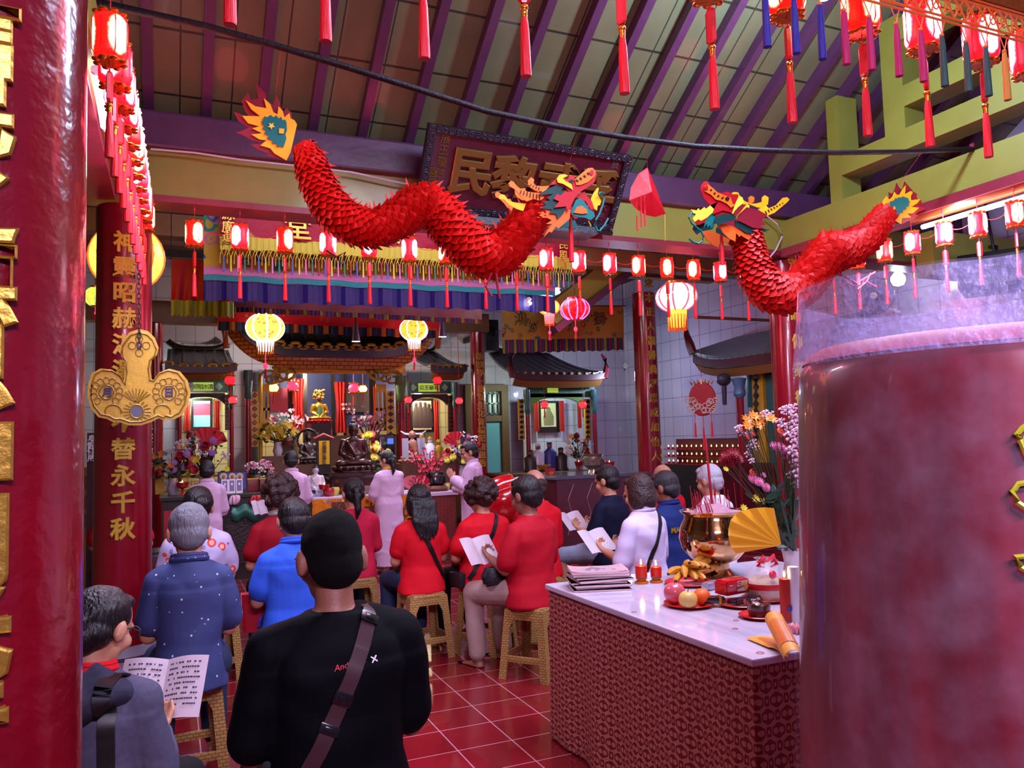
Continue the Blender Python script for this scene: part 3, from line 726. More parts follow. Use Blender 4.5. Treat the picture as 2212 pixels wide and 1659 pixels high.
def bag(label, p, f, U, yaw, side=1, mat=None, pack=True, w=1., low=.55, buckle=False, wd=.017, st=0):
    """crossbody strap that follows the back from one shoulder to the other hip, with a pouch at its end"""
    t = thing('crossbody_bag', label, 'bag', p.location, math.radians(yaw)); pts = []
    for i in range(29):
        a = i / 28
        c = f(Vector((side * (st or (.072 - a * .225)) * w, 0, U(1.015 - a * (1.015 - low))))); h = surf(p, c.x, c.z)
        if h: pts.append((h[0], h[1].normalized()))
    c = pts[0][0]; pts.insert(0, (c + Vector((0, .055, .006)), Vector((0, 0, 1)))); pts.insert(0, (c + Vector((0, .10, -.01)), Vector((0, .4, .9)).normalized()))
    b = B(); prev = None
    for i, (q, n) in enumerate(pts):
        d = (pts[min(i + 1, len(pts) - 1)][0] - pts[max(i - 1, 0)][0]).normalized(); s_ = d.cross(n).normalized() * wd
        r = [b.b.verts.new(q + n * .002 + s_), b.b.verts.new(q + n * .002 - s_), b.b.verts.new(q + n * .008 - s_), b.b.verts.new(q + n * .008 + s_)]
        if prev:
            for k in range(4): b.b.faces.new((prev[k], prev[(k + 1) % 4], r[(k + 1) % 4], r[k]))
        prev = r
    part('strap', b, mat or MATS['black'], t)
    if buckle:
        for a_, h_ in ((3, .030), (13, .034), (17, .026)):
            q, n = pts[a_]; d = (pts[a_ + 1][0] - pts[a_ - 1][0]).normalized(); m = face_m(q + n * .009, n, d)
            part('buckle', B().box((0, 0, 0), (wd * 2.5, h_, .010)).box((0, 0, .004), (wd * 1.2, h_ * .5, .008)), MATS['black_gloss'], t, bevel=.002).matrix_local = m
    if pack:
        e = pts[-1][0] + Vector((-side * .03, .11, -.01))
        part('pouch', B().box(e, (.07, .17, .11)), M('bag_nylon', '#14131c', .5, bump=.3, bs=60), t, bevel=.02)
    return t
RATTAN = tiles('woven_plastic', 'sz', .030, .016, '#b0884c', '#a07a42', '#76552c', .002, .4, (0, 0), .2, .5, .9, .4)
def make_stool(label):
    t = thing('plastic_stool', label, 'stool', (0, 0, 0), 0, 'woven-pattern plastic stools')
    part('seat', B().loft([(0, 0, .445, .150, .150), (0, 0, .462, .146, .146), (0, 0, .468, .130, .130)], 32, power=5.), RATTAN, t)
    def at(z): return .142 + (.455 - z) / .455 * .038
    for sx in (-1, 1):
        for sy in (-1, 1):
            b = B(); rows = []
            for z in (0, .05, .34, .40, .45):
                a = at(z); wd = .052 if z < .35 else .052 + (z - .35) * .5; th = .010
                L_ = [(a, a), (a - wd, a), (a - wd, a - th), (a - th, a - th), (a - th, a - wd), (a, a - wd)]
                rows.append([b.b.verts.new((sx * x, sy * y, z)) for x, y in L_])
            for r0, r1 in zip(rows, rows[1:]):
                for i in range(6): b.b.faces.new((r0[i], r0[(i + 1) % 6], r1[(i + 1) % 6], r1[i]))
            b.b.faces.new(rows[0]); b.b.faces.new(rows[-1])
            part('leg', b, RATTAN, t, bevel=.003)
    for ax in (0, 1):
        for s in (-1, 1):
            for z, h, nm in ((.415, .06, 'apron'), (.135, .042, 'rail')):
                a = at(z) - .006; d = (2 * a - .05, .012, h) if ax == 0 else (.012, 2 * a - .05, h)
                c = (0, s * a, z) if ax == 0 else (s * a, 0, z)
                part(nm, B().box(c, d), RATTAN, t, bevel=.002)
    return t
STOOL = None
def stool(p, label, yaw=0., dy=-.02):
    global STOOL
    c = (p.location.x, p.location.y + dy, 0) if hasattr(p, 'location') else p
    if STOOL is None:
        STOOL = make_stool(label); o = STOOL; o.location = c; o.rotation_euler = (0, 0, math.radians(yaw))
    else: o = copy_tree(STOOL, c, math.radians(yaw), label)
    return o
p, f, wr, U = person('seated man in black t-shirt with shaved dark hair and thin glasses, nearest to the camera', 720, 1108, 2.32, 4, shirt=TEE_BLK, sleeve=.74, hair=('buzz', HBZ), w=1.15, sq=.018, arms='book', skin=SKIN2, glasses=True, pitch=.15, lean=.05)
PB = p
bag('brown crossbody strap with black buckles over the black t-shirt', p, f, U, 4, 1, M('strap_brown', '#3a2226', .35, var=.2, coat=.3), True, 1.1, buckle=True, wd=.022)
def on_back(p, f, U, x, z):
    """matrix on the back of a shirt, local z pointing out of the back"""
    c = f(Vector((x, 0, U(z)))); h = surf(p, c.x, c.z); return face_m(h[0] + h[1] * .001, h[1])
word('Andy Wa', on_back(p, f, U, .005, .905) @ Matrix.Rotation(.12, 4, 'Z'), .024, M('print_red', '#c02038', .6), p, 'signature_print', shear=.35, bold=-.004)
word('. ×', on_back(p, f, U, .062, .905) @ Matrix.Rotation(.12, 4, 'Z'), .045, MATS['white'], p, 'cross_print')
stool(p, 'woven plastic stool under the man in the black t-shirt', 4)
booklet('white booklet held in front of the man in black, corner showing at his right', (p.location.x + .10, p.location.y + .33, .70), 4, .7)
p, f, wr, U = person('seated woman with glasses and tied dark hair in a grey hooded top at lower left', 196, 1282, 2.25, -22, shirt=HOOD, sleeve=1.92, hair=('pony', HB), arms='book', glasses=True, w=1.14, lean=.06, pitch=.35, turn=-14, collar=TEE_RED)
hb = B()
hb.grid(lambda u, v: f(Vector(((.05 + .115 * math.sin(v * PI * .9 + .15)) * math.cos(PI + u * PI), -.045 + (.075 + .075 * math.sin(v * PI)) * math.sin(PI + u * PI), 1.055 - v * .17 + .012 * math.sin(u * 17)))), 24, 12)
part('hood', hb, HOOD, p, solid=.012)
bag('black shoulder strap on the grey hooded top of the woman reading', p, f, U, -22, 1, MATS['black'], False, 1.0, .72, wd=.022, st=.11)
stool(p, 'woven plastic stool under the woman in the grey hooded top', -22)
booklet('open songbook with printed rows in the hands of the woman at lower left', P(352, 1490, D=2.62), -18, .95, (.145, .205), .3, lines=True)
p, f, wr, U = person('seated grey-haired man in navy polo with tiny white specks', 409, 1094, 3.76, 0, shirt=POLO_SPECK, sleeve=.66, hair=('short', HG), w=.92, sq=.01, arms='book', collar=POLO_SPECK, lean=.04, pants=TRO_DEN)
stool(tuple(P(405, 1560, D=3.78).xy) + (0,), 'woven stool under the grey-haired man in the speckled polo', 3)
p, f, wr, U = person('seated woman in white blouse with red flowers and big dark bun, behind the grey-haired man', 428, 1058, 5.35, 0, shirt=FLORAL, sleeve=.7, hair=('bun', HB), w=1.1, arms='lap')
stool(tuple(P(460, 1400, D=5.4).xy) + (0,), 'woven stool under the woman in the flowered blouse', 5)
p, f, wr, U = person('seated person in bright red top mostly hidden by the large red column', 262, 1062, 7.3, 0, shirt=TEE_RED, sleeve=.6, hair=('short', HB), w=1.3, top=1.22)
stool(p, 'woven stool hidden behind the large left column', 0)
p, f, wr, U = person('seated woman in dark red top with full curly dark hair, left of the main aisle', 606, 1034, 5.75, 0, shirt=TEE_MAR, sleeve=.55, hair=('curly', HBR), arms='book', w=1.05, collar=M('necklace', '#b8b0a8', .3, .6))
stool(p, 'woven stool under the curly woman in dark red', 0)
booklet('white booklet held up by the curly woman in dark red', P(560, 1098, D=5.95), 20, 1.0, (.06, .12))
p, f, wr, U = person('seated man in bright blue polo with black hair, behind the black t-shirt', 636, 1080, 4.55, 2, shirt=POLO_BLUE, sleeve=.62, hair=('short', HB), w=1.1, arms='book', collar=POLO_BLUE, pants=cloth('blue_shorts', '#2a40b0'), lean=.03)
stool(p, 'woven stool under the man in the blue polo', 0)
single('gift_bag', B().loft([(0, 0, 0, .075, .04), (0, 0, .22, .085, .045)], 16, power=6), M('red_bag_paper', '#a80c24', .35, var=.3, coat=.3), 'glossy red paper bag hanging beside the man in the blue polo', 'bag', loc=None).location = P(553, 1362, D=4.6)
p, f, wr, U = person('seated woman in long-sleeved rose top with low ponytail', 765, 1036, 6.65, 0, shirt=TEE_PINK, sleeve=1.9, hair=('pony', HB), w=1.0, arms='lap')
stool(p, 'woven stool under the woman in the rose top', 0)
p, f, wr, U = person('seated woman in red t-shirt with long straight black hair and black strap', 906, 1050, 5.9, 3, shirt=TEE_RED, sleeve=.55, hair=('long', HB), w=1.02, arms='lap', pants=TRO_DEN)
bag('black crossbody strap on the red t-shirt of the long-haired woman', p, f, U, 3, -1, MATS['black'], False, 1.02)
stool(p, 'woven stool under the long-haired woman in red', 3)
p, f, wr, U = person('seated woman in red t-shirt with short curly brown hair and thin strap', 1040, 1040, 6.0, 12, shirt=TEE_RED, sleeve=.6, hair=('curly', HBR), w=1.18, arms='lap')
bag('thin black crossbody strap and pouch of the curly woman in red', p, f, U, 12, 1, MATS['black'], True, 1.18)
stool(p, 'woven stool under the curly-haired woman in the red t-shirt', 40)
p, f, wr, U = person('seated man in crimson t-shirt and beige trousers beside the altar table', 1141, 1030, 5.35, 22, shirt=TEE_CRIM, sleeve=.72, hair=('short', HB), w=1.1, arms='book', pants=TRO_BEI, skin=SKIN2)
stool(p, 'woven stool under the man in beige trousers', 38)
a = math.radians(22)
booklet('white booklet in the hands of the man in crimson', (p.location.x - math.sin(a) * .3 - .16, p.location.y + math.cos(a) * .3, .80), 22, .95)
single('waist_bag', B().loft([(0, 0, 0, .085, .06), (0, 0, .05, .10, .07), (0, 0, .11, .07, .05)], 20), M('bag_nylon', '#14131c', .5), 'black waist bag in the lap of the man in crimson', 'bag').location = (p.location.x - math.sin(a) * .19 - .14, p.location.y + math.cos(a) * .14, .60)
p, f, wr, U = person('seated balding person in red hooded top half hidden by the man in crimson', 1158, 1016, 6.4, 5, shirt=TEE_RED, sleeve=1.9, hair=('bald', HBR), w=1.05, arms='lap')
stool(p, 'woven stool under the person in the red hooded top', 0)
p, f, wr, U = person('seated man in dark navy t-shirt and grey shorts reading, right of the aisle', 1315, 1008, 7.0, 24, shirt=TEE_NAVY, sleeve=.85, hair=('short', HB), w=1.08, arms='book', pants=TRO_GRY, turn=8, vox=.0075)
stool(p, 'woven stool under the man in the dark navy t-shirt', 30)
a = math.radians(24)
booklet('open white booklet of the man in the dark navy t-shirt', (p.location.x - math.sin(a) * .33 - .09, p.location.y + math.cos(a) * .33, .80), 20, .8)
p, f, wr, U = person('seated woman in white shirt with brown bobbed hair and black crossbody strap', 1385, 1028, 5.6, 20, shirt=SHIRT_W, sleeve=.95 - .06, hair=('bob', HBR), w=1.1, arms='book', collar=SHIRT_W, pants=TRO_DEN, turn=6, vox=.0075)
bag('black crossbody strap and bag on the white shirt', p, f, U, 20, 1, MATS['black'], True, 1.1)
stool(p, 'woven stool under the woman in the white shirt', 30)
a = math.radians(20)
booklet('open white booklet of the woman in the white shirt', (p.location.x - math.sin(a) * .32 - .11, p.location.y + math.cos(a) * .32, .80), 18, .8)
p, f, wr, U = person('seated man in navy polo with gold letters on the back, behind the brass burner', 1441, 1020, 6.15, 14, shirt=POLO_NAVY, sleeve=.7, hair=('short', M('hair_dark_grey', '#232228', .5, bump=.9, bs=110, stretch=(1, 1, .1))), w=1.15, arms='book', collar=POLO_NAVY, turn=14, skin=SKIN2)
word('MA', on_back(p, f, U, -.07, .84), .06, MATS['gold_paint'], p, 'letter_print', bold=.01)
stool(p, 'woven stool under the man in the navy polo with gold letters', 20)
p, f, wr, U = person('seated bald elderly man in red top beyond the man in navy polo', 1436, 1005, 7.7, 10, shirt=TEE_RED, sleeve=.7, hair=('bald', HG), w=1.05, arms='lap')
stool(p, 'woven stool under the bald man in red', 10)
p, f, wr, U = person('seated white-haired man in white shirt behind the incense sticks', 1536, 1006, 6.6, 12, shirt=M('white_cotton', '#d8d4ea', .75, bump=.35, bs=10), sleeve=.7, hair=('short', M('hair_white', '#a8a4b0', .5, bump=.8, bs=110, stretch=(1, 1, .1))), w=1.05, arms='lap', turn=8)
stool(p, 'woven stool under the white-haired man', 10)
p, f, wr, U = person('standing man in lavender robe with short black hair at the left altar counter', 447, 997, 8.2, 0, 'stand', shirt=ROBE, robe=True, hair=('short', HB), arms='pray', collar=ROBE)
p, f, wr, U = person('standing man in lavender robe with short black hair, second from the left', 629, 976, 9.0, -6, 'stand', shirt=ROBE, robe=True, hair=('short', HB), arms='pray', collar=ROBE)
p, f, wr, U = person('standing woman in lavender robe with yellow collar and ponytail at the orange altar cloth', 838, 975, 9.62, 18, 'stand', shirt=ROBE, robe=True, hair=('pony', HB), arms='pray', collar=M('yellow_collar', '#d89a2a', .6), turn=30, w=1.08)
p, f, wr, U = person('standing shaven-necked celebrant in lavender robe facing left near the red drum', 1018, 957, 9.6, 62, 'stand', shirt=ROBE, robe=True, hair=('short', HB), arms='pray', collar=ROBE, w=1.05, turn=10, vox=.0075)
def lantern_mat(name, red, hot, s_red, s_hot):
    m, N, L, b = nodes_of(name, .4)
    tc = N.new('ShaderNodeTexCoord'); sp = N.new('ShaderNodeSeparateXYZ'); L.new(tc.outputs['Object'], sp.inputs[0])
    a = math_(N, L, 'ARCTAN2', sp.outputs[1], sp.outputs[0])
    w = math_(N, L, 'ABSOLUTE', math_(N, L, 'SINE', math_(N, L, 'MULTIPLY', a, 1.5)))
    n = N.new('ShaderNodeTexNoise'); n.inputs['Scale'].default_value = 34; L.new(tc.outputs['Object'], n.inputs[0])
    zz = math_(N, L, 'ABSOLUTE', math_(N, L, 'DIVIDE', math_(N, L, 'ADD', sp.outputs[2], .225), .085))
    g = math_(N, L, 'SUBTRACT', math_(N, L, 'ADD', w, math_(N, L, 'MULTIPLY', n.outputs[0], .35)), math_(N, L, 'MULTIPLY', math_(N, L, 'POWER', zz, 3.), .55))
    mr = N.new('ShaderNodeMapRange'); mr.interpolation_type = 'SMOOTHSTEP'; mr.inputs[1].default_value = .62; mr.inputs[2].default_value = .98; L.new(g, mr.inputs[0]); fac = mr.outputs[0]
    ln = math_(N, L, 'GREATER_THAN', math_(N, L, 'SINE', math_(N, L, 'MULTIPLY', sp.outputs[2], 620.)), .1)
    col = mix_(N, L, fac, red, hot)
    L.new(col, b.inputs['Emission Color']); L.new(col, b.inputs['Base Color'])
    st = math_(N, L, 'ADD', math_(N, L, 'MULTIPLY', fac, s_hot - s_red), math_(N, L, 'MULTIPLY_ADD', ln, s_red * .5, s_red * .6))
    L.new(st, b.inputs['Emission Strength'])
    return m
LM1 = lantern_mat('lantern_shade_a', '#ff1810', '#ffc890', .8, 5.)
LM2 = lantern_mat('lantern_shade_b', '#ff1828', '#ffb8e8', .85, 5.)
GOLDF = M('gold_foil', '#d8862a', .25, .85, bump=.3, bs=90)
TAG = M('lantern_tag', '#c81220', .35, var=.3, vs=120, coat=.3)
SILK = MATS['silk_red']
def make_lantern(label, mat):
    t = thing('string_lantern', label, 'lantern')
    part('cord', B().cyl((0, 0, 0), (0, 0, -.13), .0025, n=6).cyl((0, 0, -.02), (0, 0, -.05), .006, n=8), MATS['cord_red'], t)
    r = .066
    s = part('shade', B().lathe([(.045, -.135), (r * .9, -.145), (r, -.165), (r, -.285), (r * .9, -.305), (.045, -.315)], n=28), mat, t)
    rb = B()
    for i in range(8):
        a = i * PI / 4; c, d = math.cos(a), math.sin(a)
        rb.tube([(c * .05, d * .05, -.136), (c * r * 1.02, d * r * 1.02, -.165), (c * r * 1.02, d * r * 1.02, -.285), (c * .05, d * .05, -.315)], .003, 6)
    sub('rib', rb, M('lantern_rib', '#b00818', .35, emit='#ff0a20', es=.5), s)
    for z, nm in ((-.135, 'top_cap'), (-.318, 'bottom_rim')):
        g = B().lathe([(.0, z + .008), (.046, z + .010), (.050, z), (.046, z - .010), (0, z - .008)], n=20)
        for i in range(8):
            a = i * PI / 4; g.sph((math.cos(a) * .052, math.sin(a) * .052, z - (.006 if z < -.2 else -.006)), (.016, .016, .008), 8)
        part(nm, g, GOLDF, t)
    part('thread', B().cyl((0, 0, -.325), (0, 0, -.36), .002, n=6), MATS['cord_red'], t)
    part('tag', B().loft([(0, 0, -.485, .012, .008), (0, 0, -.475, .021, .010), (0, 0, -.375, .021, .010), (0, 0, -.362, .012, .008)], 6), TAG, t, smooth=False)
    part('knot', B().sph((0, 0, -.498), (.013, .013, .012), 10).cyl((0, 0, -.505), (0, 0, -.53), .010, .009, 10), GOLDF, t)
    part('tassel', B().lathe([(.009, -.53), (.013, -.56), (.017, -.70), (.016, -.712), (0, -.712)], n=18), SILK, t)
    return t
LA = make_lantern('x', LM1); LBt = make_lantern('x', LM2); USED = [0]
def put_lantern(p, label, group, rz=None, sc=1.):
    i = USED[0]; USED[0] += 1
    src = (LA, LBt)[(i * 7 // 3) % 2 if i > 1 else i]
    rz = random.uniform(0, 6.28) if rz is None else rz
    if i < 2: o = src; o.location = p; o.rotation_euler = (0, 0, rz); o['label'] = label
    else: o = copy_tree(src, p, rz, label)
    o['group'] = group
    return o
ORD = 'first second third fourth fifth sixth seventh eighth ninth tenth eleventh twelfth thirteenth fourteenth fifteenth sixteenth seventeenth eighteenth nineteenth twentieth'.split()
zh = zb - .045; front = []
for i, px in enumerate((420, 518, 615, 708, 796, 883, 962, 1045, 1112, 1177, 1247, 1313, 1375, 1436, 1493, 1550, 1607)):
    p = P(px, 470, Y=6.37); p.z = zb - .047; front.append(p)
    put_lantern(p, 'lit red lantern below the long front beam, %s from the left' % ORD[i], 'red lanterns along the front beam')
right = []
for i, (px, py) in enumerate(((1718, 545), (1797, 530), (1850, 520), (1908, 500), (1968, 490), (2037, 470), (2110, 450), (2190, 430))):
    p = P(px, py, X=XB - .16); p.z = zb - .083; right.append(p)
    put_lantern(p, 'lit red lantern below the right beam, %s going from the far corner' % ORD[i], 'red lanterns along the right beam')
pa, pb_ = P(312, 470, Y=6.0), P(238, 70, Z=zh - .20); left = []
for i in range(12):
    p = pa.lerp(pb_, (i / 11) ** 1.0); p = Vector((p.x, p.y, zh)); left.append(p)
    put_lantern(p, 'lit red lantern in the dense left string, %s from its far lower end' % ORD[i], 'red lanterns along the left beam')
yn = P(1992, 55, D=3.06).y; hook = P(1992, 55, Y=yn).z + .225
near = []
for i, px in enumerate((497, 703, 915, 1133, 1343, 1535, 1700, 1860, 1992, 2115, 2214)):
    p = P(px, 100, Y=yn); p.z = hook; p.x = P(px, 45, Y=yn).x; near.append(p)
    put_lantern(p, 'lit red lantern of the nearest top row, %s from the left' % ORD[i], 'red lanterns of the nearest row')
def wire(pts, label, sag=.07, r=.0025, mat='cord_red', drop=.15):
    b = B()
    q = []
    for a, c in zip(pts, pts[1:]):
        for k in range(8):
            t = k / 8; v = a.lerp(c, t); q.append(Vector((v.x, v.y, v.z - drop - sag * 4 * t * (1 - t))))
    q.append(pts[-1] - Vector((0, 0, drop)))
    single('lantern_wire', b.tube(q, r, 6), MATS[mat], label, 'wire')
wire(front, 'thin red wire looping between the lanterns of the front beam')
wire(right, 'thin red wire looping between the lanterns of the right beam')
wire(left, 'thin red wire of the dense left lantern string')
wire(near, 'thin red wire of the nearest lantern row', .03, drop=.10)
struct('trim_131', B().box2((XA - .1, yn - .12, hook + .0), (XB + .1, yn + .12, hook + .3)), MATS['yellow_wall'], smooth=False)
def big_lantern(label, c, r, glow, es, cap, drum=.0, bulb=None, squash=.8, ztop=None, tassel=True, ribs=8, ribcol='#fff0c0', res=5., drumglow=None):
    t = thing('palace_lantern', label, 'lantern', c)
    m, N, L, b_ = nodes_of('lantern_globe_' + glow.strip('#'), .4); tc = N.new('ShaderNodeTexCoord'); vo = N.new('ShaderNodeTexVoronoi'); vo.inputs['Scale'].default_value = 4.2 / r; L.new(tc.outputs['Object'], vo.inputs[0])
    k_ = mix_(N, L, math_(N, L, 'MULTIPLY', math_(N, L, 'LESS_THAN', vo.outputs['Distance'], .33), .6), glow, '#8a3a10'); L.new(k_, b_.inputs['Emission Color']); L.new(k_, b_.inputs['Base Color']); b_.inputs['Emission Strength'].default_value = es
    s = part('globe', B().lathe([(r * .42, r * squash * .93)] + [(r * math.cos(a), r * squash * math.sin(a)) for a in [PI / 2 * .74 - k * PI * .74 / 14 for k in range(15)]] + [(r * .42, -r * squash * .93)], n=32), m, t)
    rb = B()
    for i in range(ribs):
        a = i * 2 * PI / ribs
        rb.tube([(math.cos(a) * r * 1.01 * math.cos(b), math.sin(a) * r * 1.01 * math.cos(b), r * squash * 1.01 * math.sin(b)) for b in [-1.15 + k * 2.3 / 10 for k in range(11)]], r * .045, 6)
    sub('rib', rb, M('lantern_strip_%s' % ribcol.strip('#'), ribcol, .4, emit=ribcol, es=res), s)
    part('top_collar', B().lathe([(0, r * squash * 1.05), (r * .5, r * squash * 1.05), (r * .52, r * squash * .85), (r * .44, r * squash * .8)], n=24), cap, t)
    if drum:
        zb_ = -r * squash * .88
        d = part('lower_drum', B().lathe([(r * .48, zb_), (r * .46, zb_ - drum * .5), (r * .42, zb_ - drum), (0, zb_ - drum)], n=24), M('drum_%s' % (drumglow or glow).strip('#'), drumglow or glow, .4, emit=drumglow or glow, es=es * 1.2), t)
        f = B()
        for i in range(18):
            a = i * PI / 9; f.cyl((math.cos(a) * r * .45, math.sin(a) * r * .45, zb_ - drum * .3), (math.cos(a) * r * .43, math.sin(a) * r * .43, zb_ - drum * 1.25), r * .03, r * .04, 6)
        part('fringe', f, cap, t)
    else:
        part('bottom_collar', B().lathe([(r * .45, -r * squash * .86), (r * .46, -r * squash * 1.02), (0, -r * squash * 1.02)], n=24), cap, t)
    if tassel:
        z = -r * squash - drum * 1.2
        part('pendant', B().cyl((0, 0, z + .1 * r), (0, 0, z - r * .5), .006, n=6).sph((0, 0, z - r * .62), (r * .13, r * .13, r * .17), 12), M('pendant_glow', '#ff4060', .3, emit='#ff3050', es=1.2), t)
        part('tassel', B().lathe([(.01, z - r * .78), (.02, z - r * 1.3), (0, z - r * 1.3)], n=12), SILK, t)
    if ztop:
        part('cord', B().cyl((0, 0, r * squash), (0, 0, ztop - c.z), .006, n=6), MATS['cord_black'], t)
    return t
RCAP = M('red_foil', '#c01020', .35, .4)
big_lantern('glowing white and gold lantern left of the main altar with a dark lamp in front', P(573, 708, Y=10.9), .245, '#ffc050', 1.2, GOLDF, .14, ribcol='#fff4ff', res=3.5, drumglow='#fff0ff', ztop=4.755)
big_lantern('glowing gold and magenta lantern right of the main altar', P(894, 712, Y=10.9), .205, '#ffa838', 1.1, GOLDF, .13, ribcol='#ff9cff', res=3, drumglow='#ffe8ff', ztop=4.755)
big_lantern('large glowing red and white lantern with gold fringe right of the couplet column', P(1461, 642, Y=8.6), .27, '#ffb0c0', 2.6, GOLDF, .22, ribcol='#ff3848', res=1.6, squash=.74, ztop=4.755, drumglow='#ff6a20', tassel=False)
big_lantern('round red lantern with strings of violet lights in front of the brown banner', P(1242, 668, Y=8.8), .185, '#f00818', .8, RCAP, 0, ribcol='#b070ff', res=1.4, squash=.78, ztop=4.755, ribs=10)
big_lantern('yellow and red tiered lantern left of the round red lantern', P(1186, 664, Y=8.9), .14, '#ffc040', 1.9, GOLDF, .12, ribcol='#ff3020', res=1., squash=.7, ztop=4.755, drumglow='#ff5060')
big_lantern('big glowing orange lantern half hidden behind the large left column', P(274, 556, Y=8.4), .33, '#ffb838', 2.4, RCAP, 0, ribcol='#ff5a20', res=1.2, squash=1.0, ztop=4.755)
big_lantern('small amber lantern in the gap left of the large red column', P(207, 641, Y=8.6), .10, '#ffb030', 1.6, GOLDF, 0, ribcol='#60c080', res=.6, squash=1.0, ztop=4.755)
def tube_light(label, a, b_, r=.016, box=True, out=(0, 0, 1)):
    t = thing('fluorescent_tube', label, 'lamp', (a + b_) / 2)
    part('tube', B().cyl(a, b_, r, n=16), M('tube_glow', '#f0f6ff', .3, emit='#eaf2ff', es=14), t, world=True)
    d = (b_ - a).normalized(); o = Vector(out)
    if box: part('batten', B().cyl(a - d * .03 + o * .05, b_ + d * .03 + o * .05, .026, n=4), MATS['white'], t, world=True, smooth=False)
    part('end_cap', B().cyl(a - d * .025, a, r * 1.1, n=12), MATS['white'], t, world=True); part('end_cap', B().cyl(b_, b_ + d * .025, r * 1.1, n=12), MATS['white'], t, world=True)
    return t
xt = XB - .13
t1, t2 = P(1998, 489, X=xt), P(2230, 420, X=xt); zt1 = t1.z; t2.z = t1.z
struct('trim_132', B().box2((xt - .02, t2.y - .4, zt1 + .06), (xt + .06, t1.y + .12, zt1 + .16)), M('orange_wood', '#9a4a20', .5), smooth=False)
tube_light('bright white tube light under the right-hand beam', t1, t2, .02, False)
tube_light('bright white tube light at the left beam behind the lantern string', P(207, 155, X=XA - .02), P(226, 272, X=XA - .02), .02, False)
t1, t2 = P(1140, 657, Y=8.2), P(1207, 631, Y=9.6)
tube_light('small white tube light hanging behind the gold fringed banner', t1, t2, .02, True)
def bulb(label, c, r, mount, col='#e4f2ff', es=16):
    t = thing('light_bulb', label, 'lamp', c)
    part('bulb', B().lathe([(0, -r), (r * .7, -r * .75), (r, -.1 * r), (r * .95, r * .4), (r * .5, r * 1.0), (0, r * 1.05)], n=24), M('bulb_glow_%d' % es, col, .3, emit=col, es=es), t)
    part('socket', B().cyl((0, 0, r), (0, 0, r * 1.8), r * .45, n=16), MATS['white'], t)
    part('cord', B().cyl((0, 0, r * 1.8), (0, 0, mount - c.z), .008, n=8), MATS['cord_black'], t); return t
c = P(1940, 604, X=8.2); bt = bulb('bright white bulb in a socket in front of the tiled wall by the fan', c, .085, c.z + .3); part('wall_arm', B().cyl((0, 0, .3), (XR - c.x + .01, 0, .3), .012, n=8), MATS['white'], bt)
c = P(1780, -14, Y=3.9); bulb('overhead white lamp glaring at the top edge between the lanterns', c, .05, roof_z(3.9) - .1, '#c8e4ff', 30)
for px, py, nm in ((769, 738, 'left'), (956, 728, 'right')):
    c = P(px, py, Y=10.6); t = thing('pendant_spotlight', 'thin conical pendant spotlight hanging before the shrine roof, the %s one' % nm, 'lamp', c)
    part('shade', B().lathe([(.06, 0), (.02, .26), (0, .27)], n=20), M('lamp_shade_grey', '#77758a', .35, .5), t)
    part('lens', B().lathe([(0, .004), (.055, .004)], n=20), M('lens_glow', '#e8f0ff', .3, emit='#e8f0ff', es=12), t)
    part('cord', B().cyl((0, 0, .27), (0, 0, 4.755 - c.z), .008, n=8), MATS['cord_black'], t)
pts = [Vector((XA - .1, 4.3, P(262, 12, Y=4.3).z))] + [P(x, y, Y=4.3) for x, y in ((450, 58), (600, 100), (750, 145), (900, 192), (1050, 240), (1200, 272), (1350, 297), (1500, 316), (1650, 325), (1800, 330), (1950, 328))] + [P(2103, 322, X=XB - .15)]
single('cable_pipe', B().tube(pts, .019, 10), MATS['cord_black'], 'long black taped pipe sagging across the court under the roof', 'pipe')
single('electric_cable', B().tube([P(x, y, Y=6.27) for x, y in ((325, 322), (420, 330), (520, 345), (640, 358), (760, 372), (850, 392), (905, 402))], .008, 6), MATS['cord_white'], 'white cable running along the top of the front beam', 'cable')
single('electric_cable', B().tube([P(x, y, Y=6.25) for x, y in ((1655, 465), (1680, 485), (1690, 510), (1676, 540), (1655, 565))], .008, 6), MATS['cord_white'], 'pink-white cable looping down from the right end of the front beam', 'cable')
bl, br = P(897, 441, Y=6.2), P(1320, 502, Y=6.2); tl, tr = P(925, 272, Y=5.82), P(1364, 331, Y=5.82)
bc, tc_ = (bl + br) / 2, (tl + tr) / 2
cx_ = (bc + tc_) / 2; xa = Vector((1, 0, ((br.z - bl.z) + (tr.z - tl.z)) / 2 / ((br.x - bl.x + tr.x - tl.x) / 2))).normalized()
va = tc_ - bc; va = (va - xa * va.dot(xa)); hh = va.length; va.normalize(); na = xa.cross(va) * 1
if na.y > 0: na = -na
ww = ((br - bl).length + (tr - tl).length) / 2
pm = Matrix((xa, va, na)).transposed().to_4x4(); pm.translation = cx_
brd = thing('name_board', 'large carved dark red board with gold characters hanging tilted on the front beam', 'sign', cx_)
def bb(u, v, n=0.): return pm @ Vector((u * ww, v * hh, n))
def pbox(b, u0, u1, v0, v1, n0, n1):
    ps = [pm @ Vector((u * ww, v * hh, n)) for n in (n0, n1) for u, v in ((u0, v0), (u1, v0), (u1, v1), (u0, v1))]
    v = [b.b.verts.new(p) for p in ps]
    for q in ((3, 2, 1, 0), (4, 5, 6, 7), (0, 1, 5, 4), (1, 2, 6, 5), (2, 3, 7, 6), (3, 0, 4, 7)): b.b.faces.new([v[i] for i in q])
    return b
part('panel', pbox(B(), -.47, .47, -.43, .43, -.03, .0), M('board_maroon', '#4c0c1e', .35, var=.25, vs=4, coat=.3), brd, world=True, smooth=False)
